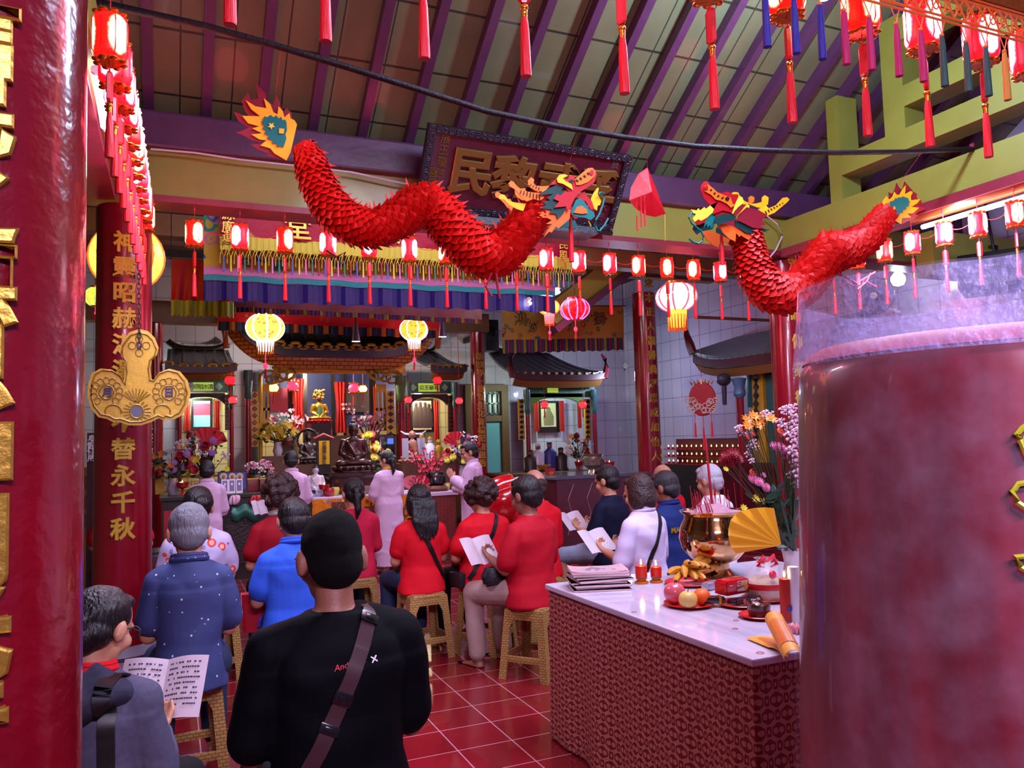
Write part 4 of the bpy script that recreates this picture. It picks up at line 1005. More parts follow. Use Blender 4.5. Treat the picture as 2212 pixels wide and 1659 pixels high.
fr = B(); pbox(fr, -.5, .5, .42, .5, -.035, .03); pbox(fr, -.5, .5, -.5, -.42, -.035, .03); pbox(fr, -.5, -.465, -.42, .42, -.035, .03); pbox(fr, .465, .5, -.42, .42, -.035, .03)
CARV = M('carved_wood', '#1c1018', .45, bump=.5, bs=60, coat=.2)
part('frame', fr, CARV, brd, world=True, smooth=False)
sc = B()
def curl(b, u, v, r, s, fl=1):
    b.tube([pm @ Vector((u * ww + fl * r * (1 - t * .8) * math.cos(t * 9 + s), v * hh + r * (1 - t * .8) * math.sin(t * 9 + s), .034)) for t in [k / 14 for k in range(15)]], .005, 5)
for i in range(34):
    u = -.485 + i * .97 / 33; curl(sc, u, .46, .028, i, (-1) ** i); curl(sc, u, -.46, .028, i, (-1) ** i)
for i in range(11):
    v = -.38 + i * .076; curl(sc, -.483, v, .028, i, (-1) ** i); curl(sc, .483, v, .028, i, (-1) ** i)
part('scroll_carving', sc, M('carved_grey', '#383040', .4), brd, world=True)  # scrolls in a lighter grey than the frame
for u, ch in ((-.275, '民'), (-.07, '黎'), (.15, '武'), (.36, '孚')):
    part('character', B().add(glyph(ch, hh * .58, .03, .022, .008), pm @ Matrix.Translation((u * ww, .0, .012))), M('bronze_gold', '#86602c', .35, .6), brd, world=True)
for i, ch in enumerate('展玉瓊信女敬'):
    part('character', B().add(glyph(ch, hh * .13, .01, .0), pm @ Matrix.Translation((-.415 * ww, (.36 - i * .135) * hh, .004))), M('bronze_gold', '#86602c', .35, .6), brd, world=True)
for i, ch in enumerate('喜易'):
    part('character', B().add(glyph(ch, hh * .13, .01, .0), pm @ Matrix.Translation((-.445 * ww, (-.05 - i * .14) * hh, .004))), MATS['bronze_gold'], brd, world=True)
for i, ch in enumerate('歲次己又大冬'):
    part('character', B().add(glyph(ch, hh * .12, .01, .0), pm @ Matrix.Translation((.425 * ww, (.36 - i * .14) * hh, .004))), M('faded_carving', '#5c3a3c', .5), brd, world=True)
for u in (-.27, .27):
    lb = B(); rn = random.Random(2)
    for i in range(26): lb.sph(bb(u + rn.uniform(-.05, .05), -.53 + rn.uniform(-.045, .05), .03 + rn.uniform(-.02, .03)), rn.uniform(.012, .03), 8)
    part('lion_bracket', lb, M('carved_grey', '#4c4058', .35), brd, world=True)
part('mount', B().box2((bl.x + .2, 6.1, (bl.z + br.z) / 2 - .10), (br.x - .2, 6.36, (bl.z + br.z) / 2 - .04)), CARV, brd, world=True, smooth=False)
pbox_ = pbox(B(), -.5, .5, -.56, -.505, -.05, .05); part('ledge', pbox_, CARV, brd, world=True, smooth=False)
DRED = M('dragon_red', '#d01006', .5, bump=.15, bs=30, var=.2, vs=20, hex2='#b00606', spec=.3)
CARD = {k: M('card_' + k, h, .5, spec=.25) for k, h in (('red', '#a00416'), ('orange', '#f06818'), ('yellow', '#f0a818'), ('lemon', '#ecc23a'), ('teal', '#04605e'), ('green', '#062e2e'), ('maroon', '#7a0c22'), ('black', '#1a0a0a'), ('flame', '#e05a1c'))}
def dragon(label, spine, Y, head, hsrc, tail, tsrc, strings, tassel, cat='dragon'):
    pts = [(P(x, y, Y=Y), w) for x, y, w in spine]
    c = pts[len(pts) // 2][0].copy(); t = thing('paper_dragon', label, 'dragon', c)
    sm = []
    n = len(pts)
    for i in range(n - 1):
        p0, p1, p2, p3 = (pts[max(0, min(n - 1, i + d))][0] for d in (-1, 0, 1, 2)); w1, w2 = pts[i][1], pts[i + 1][1]
        for k in range(6):
            s = k / 6
            q = .5 * ((2 * p1) + (p2 - p0) * s + (2 * p0 - 5 * p1 + 4 * p2 - p3) * s * s + (3 * p1 - p0 - 3 * p2 + p3) * s ** 3)
            sm.append((q, (w1 + (w2 - w1) * s) * ((p1 - C0).dot(f_)) / F / 2))
    sm.append((pts[-1][0], pts[-1][1] * (pts[-1][0] - C0).dot(f_) / F / 2))
    b = B(); N_ = 13; core = B()
    core.tube([q for q, r in sm], [r * .72 for q, r in sm], 16)
    part('body', core, DRED, t, world=True)
    up = Vector((0, -1, 0)); rn = random.Random(5); L = 0; nxt = 0
    for i in range(len(sm) - 1):
        q, r = sm[i]; d = (sm[i + 1][0] - q); seg = d.length; L += seg
        dn = d.normalized(); a = dn.cross(up).normalized(); bq = a.cross(dn)
        steps = max(1, int(seg / .026))
        for s in range(steps):
            qq = q + d * (s / steps); off = ((int(L / .026) + s) % 2) * PI / N_
            for j in range(N_):
                an = 2 * PI * j / N_ + off; nr = a * math.cos(an) + bq * math.sin(an); tg = -a * math.sin(an) + bq * math.cos(an)
                R0, R1 = r * .74, r * (.98 + rn.uniform(-.05, .07)); hw = r * PI / N_ * .95
                v = [b.b.verts.new(x) for x in (qq + nr * R0 + tg * hw, qq + nr * (R0 * .5 + R1 * .5) + tg * hw * 1.05 + dn * .014, qq + nr * R1 + dn * (.034 + rn.uniform(-.006, .01)) + tg * hw * .35, qq + nr * R1 + dn * (.034 + rn.uniform(-.006, .01)) - tg * hw * .35, qq + nr * (R0 * .5 + R1 * .5) - tg * hw * 1.05 + dn * .014, qq + nr * R0 - tg * hw)]
                b.b.faces.new(v)
            if (int(L / .026) + s) % 3 == 0:
                top = a if a.z > 0 else -a
                v = [b.b.verts.new(x) for x in (qq + top * r * .9 - dn * .012, qq + top * r * 1.3 + dn * .02, qq + top * r * .9 + dn * .012)]; b.b.faces.new(v)
    part('paper_scales', b, DRED, t, world=True, smooth=False)
    ox, oy, s = hsrc
    def cut(lst, ox, oy, s, hd_=0.):
        for nm, key, dy, poly in lst:
            for sgn in ((1, -1) if dy and nm in ('antler', 'mane', 'cheek', 'jaw', 'brow') else (1,)):
                yy = Y - dy * sgn
                k = (Y - dy) / Y if False else 1
                dy = dy + hd_; ps = [P(ox + x * s, oy + y * s, Y=Y - dy) for x, y in poly]; hd2 = 0 if sgn == 1 else -2 * dy
                g = B(); A = [g.b.verts.new((p.x, p.y - hd2, p.z)) for p in ps]; C_ = [g.b.verts.new((p.x, p.y - hd2 + .005, p.z)) for p in ps]; dy = dy - hd_
                g.b.faces.new(A); g.b.faces.new(C_[::-1])
                for i in range(len(A)): g.b.faces.new((A[i - 1], A[i], C_[i], C_[i - 1]))
                part(nm, g, CARD[key], t, world=True, smooth=False)
    cut(head, ox, oy, s, .085); cut(tail, *tsrc)
    for px, py in strings:
        q = P(px, py, Y=Y); e = q.copy(); e.z = q.z + .6
        part('string', B().cyl(q, Vector((q.x, 4.3, q.z + .02 + max(.12, pipe_z(q.x) - q.z))), .0016, n=5), MATS['cord_red'], t, world=True)
    x, y0_, y1_ = tassel; a = P(x, y0_, Y=Y - .01); e = P(x + 3, y1_, Y=Y - .01)
    part('tassel', B().cyl(a, a.lerp(e, .2), .010, n=10).cyl(a.lerp(e, .2), e, .014, .017, n=10), SILK, t, world=True)
    return t
def pipe_z(x):
    for p, q in zip(pts_pipe, pts_pipe[1:]):
        if p.x <= x <= q.x: return p.z + (q.z - p.z) * (x - p.x) / max(1e-6, q.x - p.x)
    return pts_pipe[-1].z
pts_pipe = pts
def star(cx, cy, r, k=5, r2=.42, a0=.3):
    return [(cx + (r if i % 2 == 0 else r * r2) * math.cos(a0 + i * PI / k), cy + (r if i % 2 == 0 else r * r2) * math.sin(a0 + i * PI / k)) for i in range(2 * k)]
def ell(cx, cy, rx, ry, n=14): return [(cx + rx * math.cos(2 * PI * i / n), cy + ry * math.sin(2 * PI * i / n)) for i in range(n)]
def line(a, b, w):
    (x0, y0), (x1, y1) = a, b; l = math.hypot(x1 - x0, y1 - y0); nx, ny = -(y1 - y0) / l * w, (x1 - x0) / l * w
    return [(x0 + nx, y0 + ny), (x1 + nx, y1 + ny), (x1 - nx, y1 - ny), (x0 - nx, y0 - ny)]
HL = [('antler', 'orange', .03, [(430, 410), (470, 370), (520, 395), (560, 450), (620, 500), (690, 490), (710, 540), (830, 560), (930, 570), (1000, 640), (930, 690), (830, 660), (720, 700), (640, 640), (590, 570), (520, 500), (450, 460)]),
      ('antler', 'orange', .02, [(740, 370), (790, 315), (840, 350), (830, 410), (870, 450), (960, 460), (1090, 450), (1040, 500), (960, 540), (860, 530), (780, 480), (745, 430)]),
      ('horn', 'yellow', .01, [(275, 620), (320, 585), (370, 600), (430, 680), (530, 725), (710, 735), (665, 855), (560, 820), (450, 760), (360, 670), (290, 665)]),
      ('mane', 'flame', .035, [(880, 960), (950, 900), (900, 880), (1010, 850), (930, 800), (1060, 760), (1000, 700), (1150, 800), (1290, 900), (1360, 800), (1420, 840), (1405, 980), (1310, 1060), (1230, 1130), (1180, 1100), (1120, 1200), (1080, 1180), (990, 1275), (1060, 1150), (1130, 1060), (1030, 1060), (1120, 1000), (1040, 960)]),
      ('mane', 'green', .045, [(885, 600), (1050, 500), (1180, 450), (1320, 430), (1260, 540), (1360, 520), (1420, 640), (1340, 800), (1300, 900), (1210, 980), (1190, 900), (1080, 890), (1120, 830), (930, 810), (1030, 760), (970, 700), (1100, 690), (1040, 640), (1150, 580)]),
      ('face', 'red', .05, [(1080, 440), (1200, 330), (1290, 330), (1380, 350), (1400, 290), (1490, 290), (1480, 350), (1560, 320), (1640, 240), (1720, 170), (1790, 180), (1840, 260), (1800, 400), (1700, 470), (1560, 560), (1500, 640), (1440, 620), (1400, 560), (1330, 470), (1200, 420)]),
      ('cheek', 'red', .056, [(1150, 660), (1210, 580), (1260, 610), (1330, 540), (1440, 560), (1510, 600), (1440, 740), (1370, 870), (1350, 780), (1250, 790), (1160, 800), (1240, 700)]),
      ('snout', 'orange', .058, [(1490, 350), (1600, 250), (1700, 170), (1770, 165), (1815, 220), (1800, 300), (1700, 390), (1580, 440), (1510, 440)]),
      ('nostril', 'red', .064, ell(1760, 240, 34, 44)),
      ('snout_mark', 'black', .064, line((1690, 240), (1720, 270), 12)), ('snout_mark', 'black', .064, line((1630, 285), (1665, 310), 12)), ('snout_mark', 'black', .064, line((1570, 320), (1600, 350), 12)), ('snout_mark', 'black', .064, line((1510, 355), (1545, 380), 12)),
      ('eye_disc', 'black', .066, ell(1435, 380, 40, 26)),
      ('brow', 'yellow', .062, [(1200, 340), (1240, 280), (1320, 265), (1380, 290), (1300, 330), (1340, 380), (1430, 410), (1460, 520), (1400, 480), (1300, 420), (1220, 400)]),
      ('jaw', 'red', .03, [(1500, 620), (1640, 540), (1690, 620), (1760, 700), (1800, 820), (1740, 830), (1660, 700), (1560, 660)]),
      ('jaw', 'teal', .04, [(1430, 860), (1500, 680), (1560, 650), (1640, 700), (1720, 830), (1790, 870), (1810, 940), (1740, 1000), (1650, 960), (1530, 950), (1440, 910)]),
      ('tongue', 'flame', .048, [(1470, 880), (1520, 790), (1600, 770), (1680, 830), (1690, 890), (1600, 900), (1530, 890)]),
      ('beard', 'yellow', .02, [(1750, 640), (1790, 560), (1850, 480), (1870, 490), (1850, 580), (1880, 640), (1910, 700), (1890, 760), (1850, 770), (1840, 850), (1780, 800), (1745, 690)])]
for k in range(7): HL.append(('antler_mark', 'black', .038, line((640 + k * 48, 520 + k * 12), (622 + k * 52, 575 + k * 18), 6)))
for k in range(4): HL.append(('antler_mark', 'black', .028, line((800 + k * 40, 420 + k * 18), (775 + k * 48, 455 + k * 20), 6)))
def whisker(pl, x0, y0, s): return pl
TL = [('tail_flame', 'maroon', .0, [(700, 460), (690, 380), (640, 340), (600, 380), (570, 270), (535, 195), (510, 310), (440, 260), (430, 190), (335, 90), (360, 240), (290, 260), (255, 180), (195, 270), (230, 370), (300, 450), (190, 400), (115, 375), (170, 470), (270, 530), (210, 560), (140, 580), (220, 610), (300, 660), (430, 690), (290, 700), (370, 760), (500, 800), (420, 810), (640, 860)]),
      ('tail_flame', 'yellow', .012, [(745, 500), (720, 460), (680, 440), (670, 385), (620, 430), (600, 360), (560, 320), (550, 400), (510, 380), (480, 300), (415, 240), (440, 340), (330, 320), (235, 260), (290, 350), (380, 420), (200, 415), (260, 490), (370, 520), (300, 540), (400, 590), (290, 600), (370, 650), (440, 660), (380, 710), (480, 740), (520, 790), (640, 860), (680, 780)]),
      ('tail_heart', 'teal', .022, [(640, 480), (625, 450), (600, 460), (590, 425), (560, 440), (540, 410), (510, 430), (480, 405), (450, 430), (420, 420), (395, 480), (420, 520), (400, 540), (435, 560), (420, 590), (460, 610), (450, 640), (500, 660), (500, 690), (540, 690), (550, 725), (580, 715), (610, 730), (640, 640), (630, 600), (645, 560)]),
      ('tail_star', 'lemon', .030, star(490, 515, 38)), ('tail_square', 'yellow', .030, [(568, 540), (618, 545), (612, 592), (565, 590)])]
spL = [(650, 312, 52), (668, 345, 78), (688, 400, 88), (718, 452, 96), (762, 486, 96), (812, 494, 92), (868, 468, 98), (918, 440, 104), (962, 474, 112), (1000, 520, 112), (1042, 552, 112), (1082, 546, 104), (1116, 510, 96), (1150, 470, 82), (1178, 440, 64)]
dl = dragon('red paper dragon with flame tail at upper left, facing right before the name board', spL, 4.55, HL, (1040, 340, .13562), TL, (480, 160, .217), ((596, 200), (1215, 410)), (1232, 470, 566))
def wh(t, pl, o, Y, mat='teal', r=.007, nm='whisker'):
    part(nm, B().tube([P(o[0] + x * o[2], o[1] + y * o[2], Y=Y) for x, y in pl], r, 6), CARD[mat], t, world=True)
wh(dl, [(1870, 590), (1900, 560), (1945, 570), (1960, 640), (1930, 760), (1880, 900), (1820, 1000), (1815, 1090), (1840, 1160), (1885, 1175), (1960, 1080), (2020, 970)], (1040, 340, .13562), 4.42)
wh(dl, [(1700, 1010), (1720, 1050), (1745, 1100)], (1040, 340, .13562), 4.48, 'lemon', .004)
cr = P(920, 394, Y=4.55); part('crest', B().cyl(P(922, 452, Y=4.55), cr, .10, .003, n=12), DRED, dl, world=True)
HR = [('face', 'red', .03, [(380, 260), (440, 180), (500, 190), (560, 290), (640, 370), (760, 400), (870, 370), (960, 420), (1060, 420), (1080, 520), (1010, 640), (940, 760), (780, 720), (600, 790), (620, 700), (500, 580), (420, 480), (370, 330)]),
      ('snout', 'orange', .04, [(440, 270), (510, 245), (600, 310), (680, 390), (800, 440), (920, 480), (960, 600), (1010, 620), (930, 670), (860, 600), (740, 540), (650, 520), (560, 430), (450, 370)]),
      ('eye_disc', 'black', .048, ell(865, 500, 38, 34)), ('nostril', 'red', .048, ell(480, 300, 32, 40)),
      ('snout_mark', 'black', .046, line((550, 350), (580, 330), 12)), ('snout_mark', 'black', .046, line((615, 410), (645, 395), 12)), ('snout_mark', 'black', .046, line((685, 460), (715, 440), 12)), ('snout_mark', 'black', .046, line((760, 500), (795, 470), 12)),
      ('crest', 'yellow', .026, [(920, 420), (980, 380), (1060, 390), (1090, 450), (1170, 540), (1260, 590), (1180, 620), (1060, 560), (1000, 500)]),
      ('brow', 'lemon', .05, [(1010, 600), (1080, 450), (1140, 480), (1165, 575), (1060, 660), (950, 780)]),
      ('cheek', 'maroon', .045, [(1010, 640), (1180, 610), (1220, 600), (1070, 790), (1000, 830), (990, 750)]),
      ('jaw', 'green', .04, [(640, 830), (800, 780), (960, 790), (1020, 840), (990, 900), (900, 920), (760, 960), (700, 1000), (620, 900)]),
      ('jaw', 'red', .02, [(600, 800), (640, 690), (800, 700), (960, 760), (960, 800), (800, 790), (660, 850)]),
      ('mane', 'maroon', .03, [(1080, 790), (1220, 660), (1440, 720), (1600, 800), (1500, 900), (1570, 980), (1470, 1000), (1560, 1060), (1330, 1040), (1150, 950), (1050, 900)]),
      ('mane', 'green', .02, [(1000, 900), (1150, 950), (1400, 1030), (1600, 1070), (1655, 1060), (1560, 1110), (1400, 1080), (1330, 1150), (1200, 1130), (1100, 1060), (1000, 1000)]),
      ('mane', 'flame', .01, [(700, 980), (800, 960), (950, 1000), (1080, 1060), (1200, 1130), (1320, 1150), (1420, 1210), (1280, 1180), (1310, 1295), (1200, 1230), (1100, 1170), (1090, 1210), (1020, 1130), (1010, 1290), (900, 1240), (780, 1130)]),
      ('antler', 'yellow', .02, [(1250, 600), (1400, 590), (1500, 560), (1500, 480), (1550, 440), (1620, 480), (1610, 600), (1520, 680), (1400, 660)]),
      ('antler', 'yellow', .028, [(1420, 690), (1600, 690), (1760, 620), (1880, 490), (1960, 475), (2005, 520), (1960, 570), (1850, 660), (1730, 760), (1600, 815), (1480, 740)]),
      ('horn', 'orange', .006, [(1200, 580), (1260, 560), (1250, 480), (1300, 450), (1360, 480), (1350, 560), (1280, 610)]),
      ('beard', 'lemon', .03, [(190, 700), (300, 720), (330, 680), (360, 720), (440, 660), (470, 690), (560, 620), (690, 560), (620, 680), (590, 760), (470, 860), (380, 910), (330, 880), (260, 930), (230, 870), (260, 790)]),
      ('tuft', 'teal', .02, [(590, 760), (640, 820), (620, 1000), (560, 1050), (545, 980), (500, 1040), (490, 960), (430, 1040), (470, 900)])]
for k in range(7): HR.append(('antler_mark', 'black', .034, line((1560 + k * 52, 730 - k * 25), (1590 + k * 50, 780 - k * 32), 6)))
TR = [('tail_flame', 'maroon', .0, [(560, 700), (590, 600), (680, 640), (660, 500), (740, 540), (800, 460), (850, 270), (910, 380), (960, 440), (1010, 370), (1040, 240), (1120, 330), (1200, 420), (1240, 480), (1340, 540), (1330, 640), (1440, 690), (1460, 780), (1340, 830), (1500, 850), (1560, 900), (1400, 960), (1300, 1030), (1380, 1060), (1250, 1160), (1100, 1200), (970, 1270), (850, 1240), (720, 1100)]),
      ('tail_flame', 'yellow', .012, [(500, 800), (520, 730), (610, 590), (680, 680), (760, 600), (800, 490), (850, 560), (930, 560), (980, 450), (1070, 330), (1060, 450), (1050, 550), (1190, 470), (1240, 500), (1190, 600), (1200, 690), (1420, 660), (1350, 760), (1200, 850), (1390, 870), (1250, 1000), (1100, 1010), (1200, 1100), (980, 1120), (960, 1260), (830, 1190), (700, 1050), (690, 900)]),
      ('tail_heart', 'teal', .022, [(690, 730), (800, 690), (830, 640), (870, 660), (900, 620), (940, 630), (1010, 600), (1060, 620), (1140, 650), (1140, 700), (1175, 720), (1140, 780), (1150, 830), (1080, 860), (1080, 910), (1010, 930), (1000, 990), (930, 1010), (900, 1080), (820, 1140), (740, 1080), (690, 980)]),
      ('tail_square', 'yellow', .030, [(725, 870), (810, 835), (825, 900), (735, 930)])]
spR = [(1612, 500, 72), (1620, 545, 80), (1634, 592, 90), (1664, 628, 96), (1708, 634, 94), (1748, 600, 92), (1788, 548, 92), (1828, 540, 84), (1866, 520, 72), (1892, 490, 64), (1912, 462, 50)]
dr = dragon('red paper dragon facing left with yellow antlers at the right court corner', spR, 4.55, HR, (1470, 370, .11754), TR, (1860, 370, .0904), ((1565, 398), (1940, 400)), (1558, 508, 572))
wh(dr, [(270, 790), (200, 770), (150, 850), (200, 950), (300, 1040), (380, 1100), (420, 1190), (400, 1280), (330, 1330), (230, 1300), (160, 1240)], (1470, 370, .11754), 4.43)
wh(dr, [(640, 690), (590, 640), (570, 700), (600, 760)], (1470, 370, .11754), 4.49)
part('crest', B().cyl(P(1782, 545, Y=4.55), P(1779, 494, Y=4.55), .11, .003, n=12), DRED, dr, world=True)
for pl in ([(1805, 590), (1830, 600), (1850, 612), (1870, 600), (1890, 588)], [(1815, 620), (1840, 605), (1852, 640), (1865, 605), (1893, 620)], [(1815, 587), (1822, 605), (1843, 618)], [(1880, 590), (1872, 608), (1852, 625)]):
    part('claw', B().tube([P(x, y, Y=4.5) for x, y in pl], .009, 6), CARD['maroon'], dr, world=True)
for pl in ([(1062, 590), (1050, 620), (1062, 640)], [(1072, 590), (1075, 620), (1080, 645)], [(705, 540), (728, 555), (745, 545), (738, 570)]):
    part('claw', B().tube([P(x, y, Y=4.45) for x, y in pl], .008, 6), CARD['maroon'], dl, world=True)
Yf = 5.0
fo = [(1975, 1050), (1920, 1090), (1870, 1180), (1860, 1260), (1900, 1310), (1960, 1350), (2020, 1365), (2090, 1345), (2060, 1270), (2020, 1160), (1990, 1090)]
c = P(720 + 1960 * .3436, 1200 * .3436, Y=Yf); t = thing('hanging_ornament', 'folded red satin half-round ornament with thin tassels hanging from the black pipe', 'ornament', c)
b = B(); A = [P(720 + x * .3436, y * .3436, Y=Yf) for x, y in fo]; ce = P(720 + 1975 * .3436, 1220 * .3436, Y=Yf)
f1 = [b.b.verts.new(p) for p in A]; cf = b.b.verts.new(ce + Vector((0, -.06, 0))); cb = b.b.verts.new(ce + Vector((0, .06, 0)))
for i in range(len(f1)): b.b.faces.new((f1[i - 1], f1[i], cf)); b.b.faces.new((f1[i], f1[i - 1], cb))
part('satin_body', b, M('red_satin', '#a80414', .4, spec=.3, bump=.4, bs=12), t, world=True, smooth=False)
for x, y0_, y1_ in ((1375, 435, 498), (1384, 420, 490), (1392, 422, 488)):
    part('tassel', B().cyl(P(x, y0_, Y=Yf - .05), P(x + 1, (y0_ + y1_) / 2, Y=Yf - .05), .0025, n=6).cyl(P(x + 1, (y0_ + y1_) / 2, Y=Yf - .05), P(x + 2, y1_, Y=Yf - .05), .007, n=8), SILK, t, world=True)
part('string', B().cyl(P(1398, 362, Y=Yf), P(1396, 302, Y=4.31), .002, n=5), MATS['cord_red'], t, world=True)
part('gold_string', B().cyl(P(1436, 464, Y=Yf), P(1437, 520, Y=Yf), .003, n=5), MATS['gold_paint'], t, world=True)
Yp = 5.75; o7 = (160, 400, .3614)
ol = [(390, 866), (440, 880), (475, 915), (485, 940), (497, 970), (487, 1010), (457, 1040), (447, 1090), (455, 1165), (480, 1172), (515, 1125), (570, 1104), (630, 1120), (672, 1170), (690, 1240), (676, 1310), (640, 1370), (590, 1396), (555, 1388), (545, 1402), (505, 1385), (460, 1408), (400, 1428), (330, 1428), (270, 1408), (240, 1412), (200, 1390), (150, 1380), (108, 1330), (88, 1265), (92, 1195), (112, 1130), (160, 1103), (220, 1108), (270, 1140), (302, 1196), (312, 1110), (308, 1050), (290, 1020), (282, 985), (290, 945), (305, 925), (335, 885)]
pw = [P(o7[0] + x * o7[2], o7[1] + y * o7[2], Y=Yp) for x, y in ol]
def pp(x, y, dy=0.): q = P(o7[0] + x * o7[2], o7[1] + y * o7[2], Y=Yp); return Vector((q.x, q.y - dy, q.z))
t = thing('wall_pendant', 'gold three-lobed wooden pendant with moon and sun characters hanging on a chain', 'pendant', pp(390, 1150))
b = B(); A = [b.b.verts.new(p) for p in pw]; C_ = [b.b.verts.new(p + Vector((0, .05, 0))) for p in pw]
b.b.faces.new(A); b.b.faces.new(C_[::-1])
for i in range(len(A)): b.b.faces.new((A[i - 1], A[i], C_[i], C_[i - 1]))
GP = M('pendant_gold', '#b48a22', .42, .15, bump=.25, bs=30, var=.2, vs=8)
part('plate', b, GP, t, world=True, smooth=False, bevel=.008)
rel = B(); cxm = Vector((390, 1180))
rel.tube([pp(390 + (x - 390) * .95 , 1160 + (y - 1160) * .95, .003) for x, y in ol], .006, 6, True)
for cx_, cy_ in ((195, 1238), (567, 1240)):
    for k in range(11):
        a = PI * (-.25 + 1.5 * k / 10) + PI; rel.tube([pp(cx_ + 78 * math.cos(a) + 20 * math.cos(u), cy_ + 70 * math.sin(a) + 20 * math.sin(u), .003) for u in [2 * PI * i / 10 for i in range(10)]], .004, 5, True)
    rel.tube([pp(cx_ + 42 * math.cos(u), cy_ + 42 * math.sin(u), .004) for u in [2 * PI * i / 24 for i in range(24)]], .005, 6, True)
    sg = 1 if cx_ < 390 else -1
    rel.tube([pp(cx_ + sg * (40 + 60 * math.cos(u) * .8), 1350 + 38 * math.sin(u), .003) for u in [PI * .9 + i * PI * 1.2 / 12 for i in range(13)]], .005, 6)
for k in range(9):
    u = -.9 + k * .225; rel.tube([pp(372 + math.sin(u) * r_2 * 1.0, 1330 - 40 - math.cos(u) * r_2 * .8 + 10, .003) for r_2 in (5, 40, 80, 105)], .004, 5)
for k in range(18):
    u = PI * .05 + k * PI * 1.9 / 17 + PI / 2 + PI * .0; rel.tube([pp(375 + math.cos(u) * 48, 1353 + math.sin(u) * 44, .003), pp(375 + math.cos(u) * 85, 1353 + math.sin(u) * 66, .003)], .004, 5)
rel.tube([pp(375 + 40 * math.cos(u), 1353 + 40 * math.sin(u), .004) for u in [2 * PI * i / 24 for i in range(24)]], .006, 6, True)
for k in range(4):
    u = k * PI / 2; rel.tube([pp(390 + 42 * math.cos(u) + 22 * math.cos(v), 958 + 42 * math.sin(u) + 22 * math.sin(v), .003) for v in [2 * PI * i / 12 for i in range(12)]], .004, 5, True)
part('relief', rel, M('pendant_gold_dark', '#94701a', .4, .2), t, world=True)
for cx_, ch in ((195, '月'), (567, '日')):
    part('character', B().add(glyph(ch, .066, .012, .03), face_m(pp(cx_, 1240, .004), (0, -1, 0))), M('navy_paint', '#2a1c48', .5), t, world=True)
part('mirror_disc', B().cyl(pp(374, 1353, -.01), pp(374, 1353, .008), .036, n=28), M('grey_mirror', '#55505e', .35, .4, var=.3), t, world=True)
part('eyelet', B().cyl(pp(390, 955, -.01), pp(390, 955, .003), .022, n=20), MATS['lacquer_dark'], t, world=True)
ch = B(); q0, q1 = pp(390, 955, .012), P(300, 545, Y=Yp)
n = 20
for i in range(n):
    q = q0.lerp(q1, i / (n - 1)); s = (q1 - q0).length / n * .78; tw = (i % 2) * PI / 2
    ch.tube([q + Vector((math.cos(tw) * .011 * math.cos(a), math.sin(tw) * .011 * math.cos(a), s * math.sin(a))) for a in [2 * PI * k / 12 for k in range(12)]], .004, 5, True)
part('chain', ch, M('chain_metal', '#5a4a40', .4, .8), t, world=True)
part('hanger', B().cyl(q1, Vector((q1.x, Yp, zb + .1)), .004, n=6).cyl((q1.x, Yp, zb + .1), (XA + .13, Yp, zb + .1), .006, n=6), MATS['chain_metal'], t, world=True)
Yv = 1.78
va_, vb_ = P(1640, -88, Y=Yv), P(2240, 108, Y=Yv); vz = lambda x: va_.z + 0 * x
z1, x0_, x1_ = P(2140, 72, Y=Yv).z, P(1600, 0, Y=Yv).x, P(2290, 80, Y=Yv).x
t = thing('lace_valance', 'orange lace valance with blue, pink, green and yellow tassels at the top right', 'valance', ((x0_ + x1_) / 2, Yv, z1))
part('band', B().box2((x0_, Yv - .01, z1 + .11), (x1_, Yv + .02, z1 + .4)), embroidered('valance_cloth', '#7a3a10', ['#5a2c48', '#a8641c'], 9, 'xz', .3), t, world=True, smooth=False)
LACE = M('orange_cord', '#d86a1c', .5)
lc = B(); nn = 26
for z in (z1, z1 + .016, z1 + .095, z1 + .11): lc.tube([(x0_ + (x1_ - x0_) * i / 30, Yv, z) for i in range(31)], .0045, 5)
for i in range(nn):
    x = x0_ + (x1_ - x0_) * (i + .5) / nn; d = (x1_ - x0_) / nn / 2
    lc.tube([(x - d, Yv, z1 + .016), (x - d * .3, Yv, z1 + .05), (x + d, Yv, z1 + .095)], .003, 5); lc.tube([(x + d, Yv - .003, z1 + .016), (x + d * .3, Yv - .003, z1 + .05), (x - d, Yv - .003, z1 + .095)], .003, 5)
    lc.tube([(x + d * .5 * math.cos(a), Yv, z1 + .055 + .02 * math.sin(a)) for a in [k * PI / 5 for k in range(10)]], .0028, 5, True)
part('lace', lc, LACE, t, world=True)
for px, cn_, hx in ((1663, 'blue', '#1a1e8a'), (1725, 'blue', '#1a1e8a'), (1781, 'blue', '#1a1e8a'), (1832, 'pink', '#b0125a'), (1886, 'pink', '#b0125a'), (1944, 'pink', '#b0125a'), (1996, 'pink', '#b0125a'), (2041, 'green', '#1c4a44'), (2092, 'green', '#1c4a44'), (2134, 'green', '#1c4a44'), (2174, 'yellow', '#c8862a')):
    x = P(px - 4, 120, Y=Yv).x; b = B()
    b.tube([(x - .02, Yv, z1), (x, Yv - .002, z1 - .05), (x + .02, Yv, z1)], .0022, 5); b.sph((x, Yv, z1 - .055), .008, 10)
    k = part('tassel_%s' % cn_, b, LACE, t, world=True); k.name = 'tassel_head'
    part('tassel', B().lathe([(.007, z1 - .06), (.010, z1 - .09), (.0125, z1 - .235), (0, z1 - .24)], (x, Yv, 0), 14), M('silk_' + cn_, hx, .55, bump=.5, bs=200, stretch=(1, 1, .06)), t, world=True)
TZ, TX0, TX1, TY0, TY1 = .80, 1.83, 3.35, 2.20, 3.84
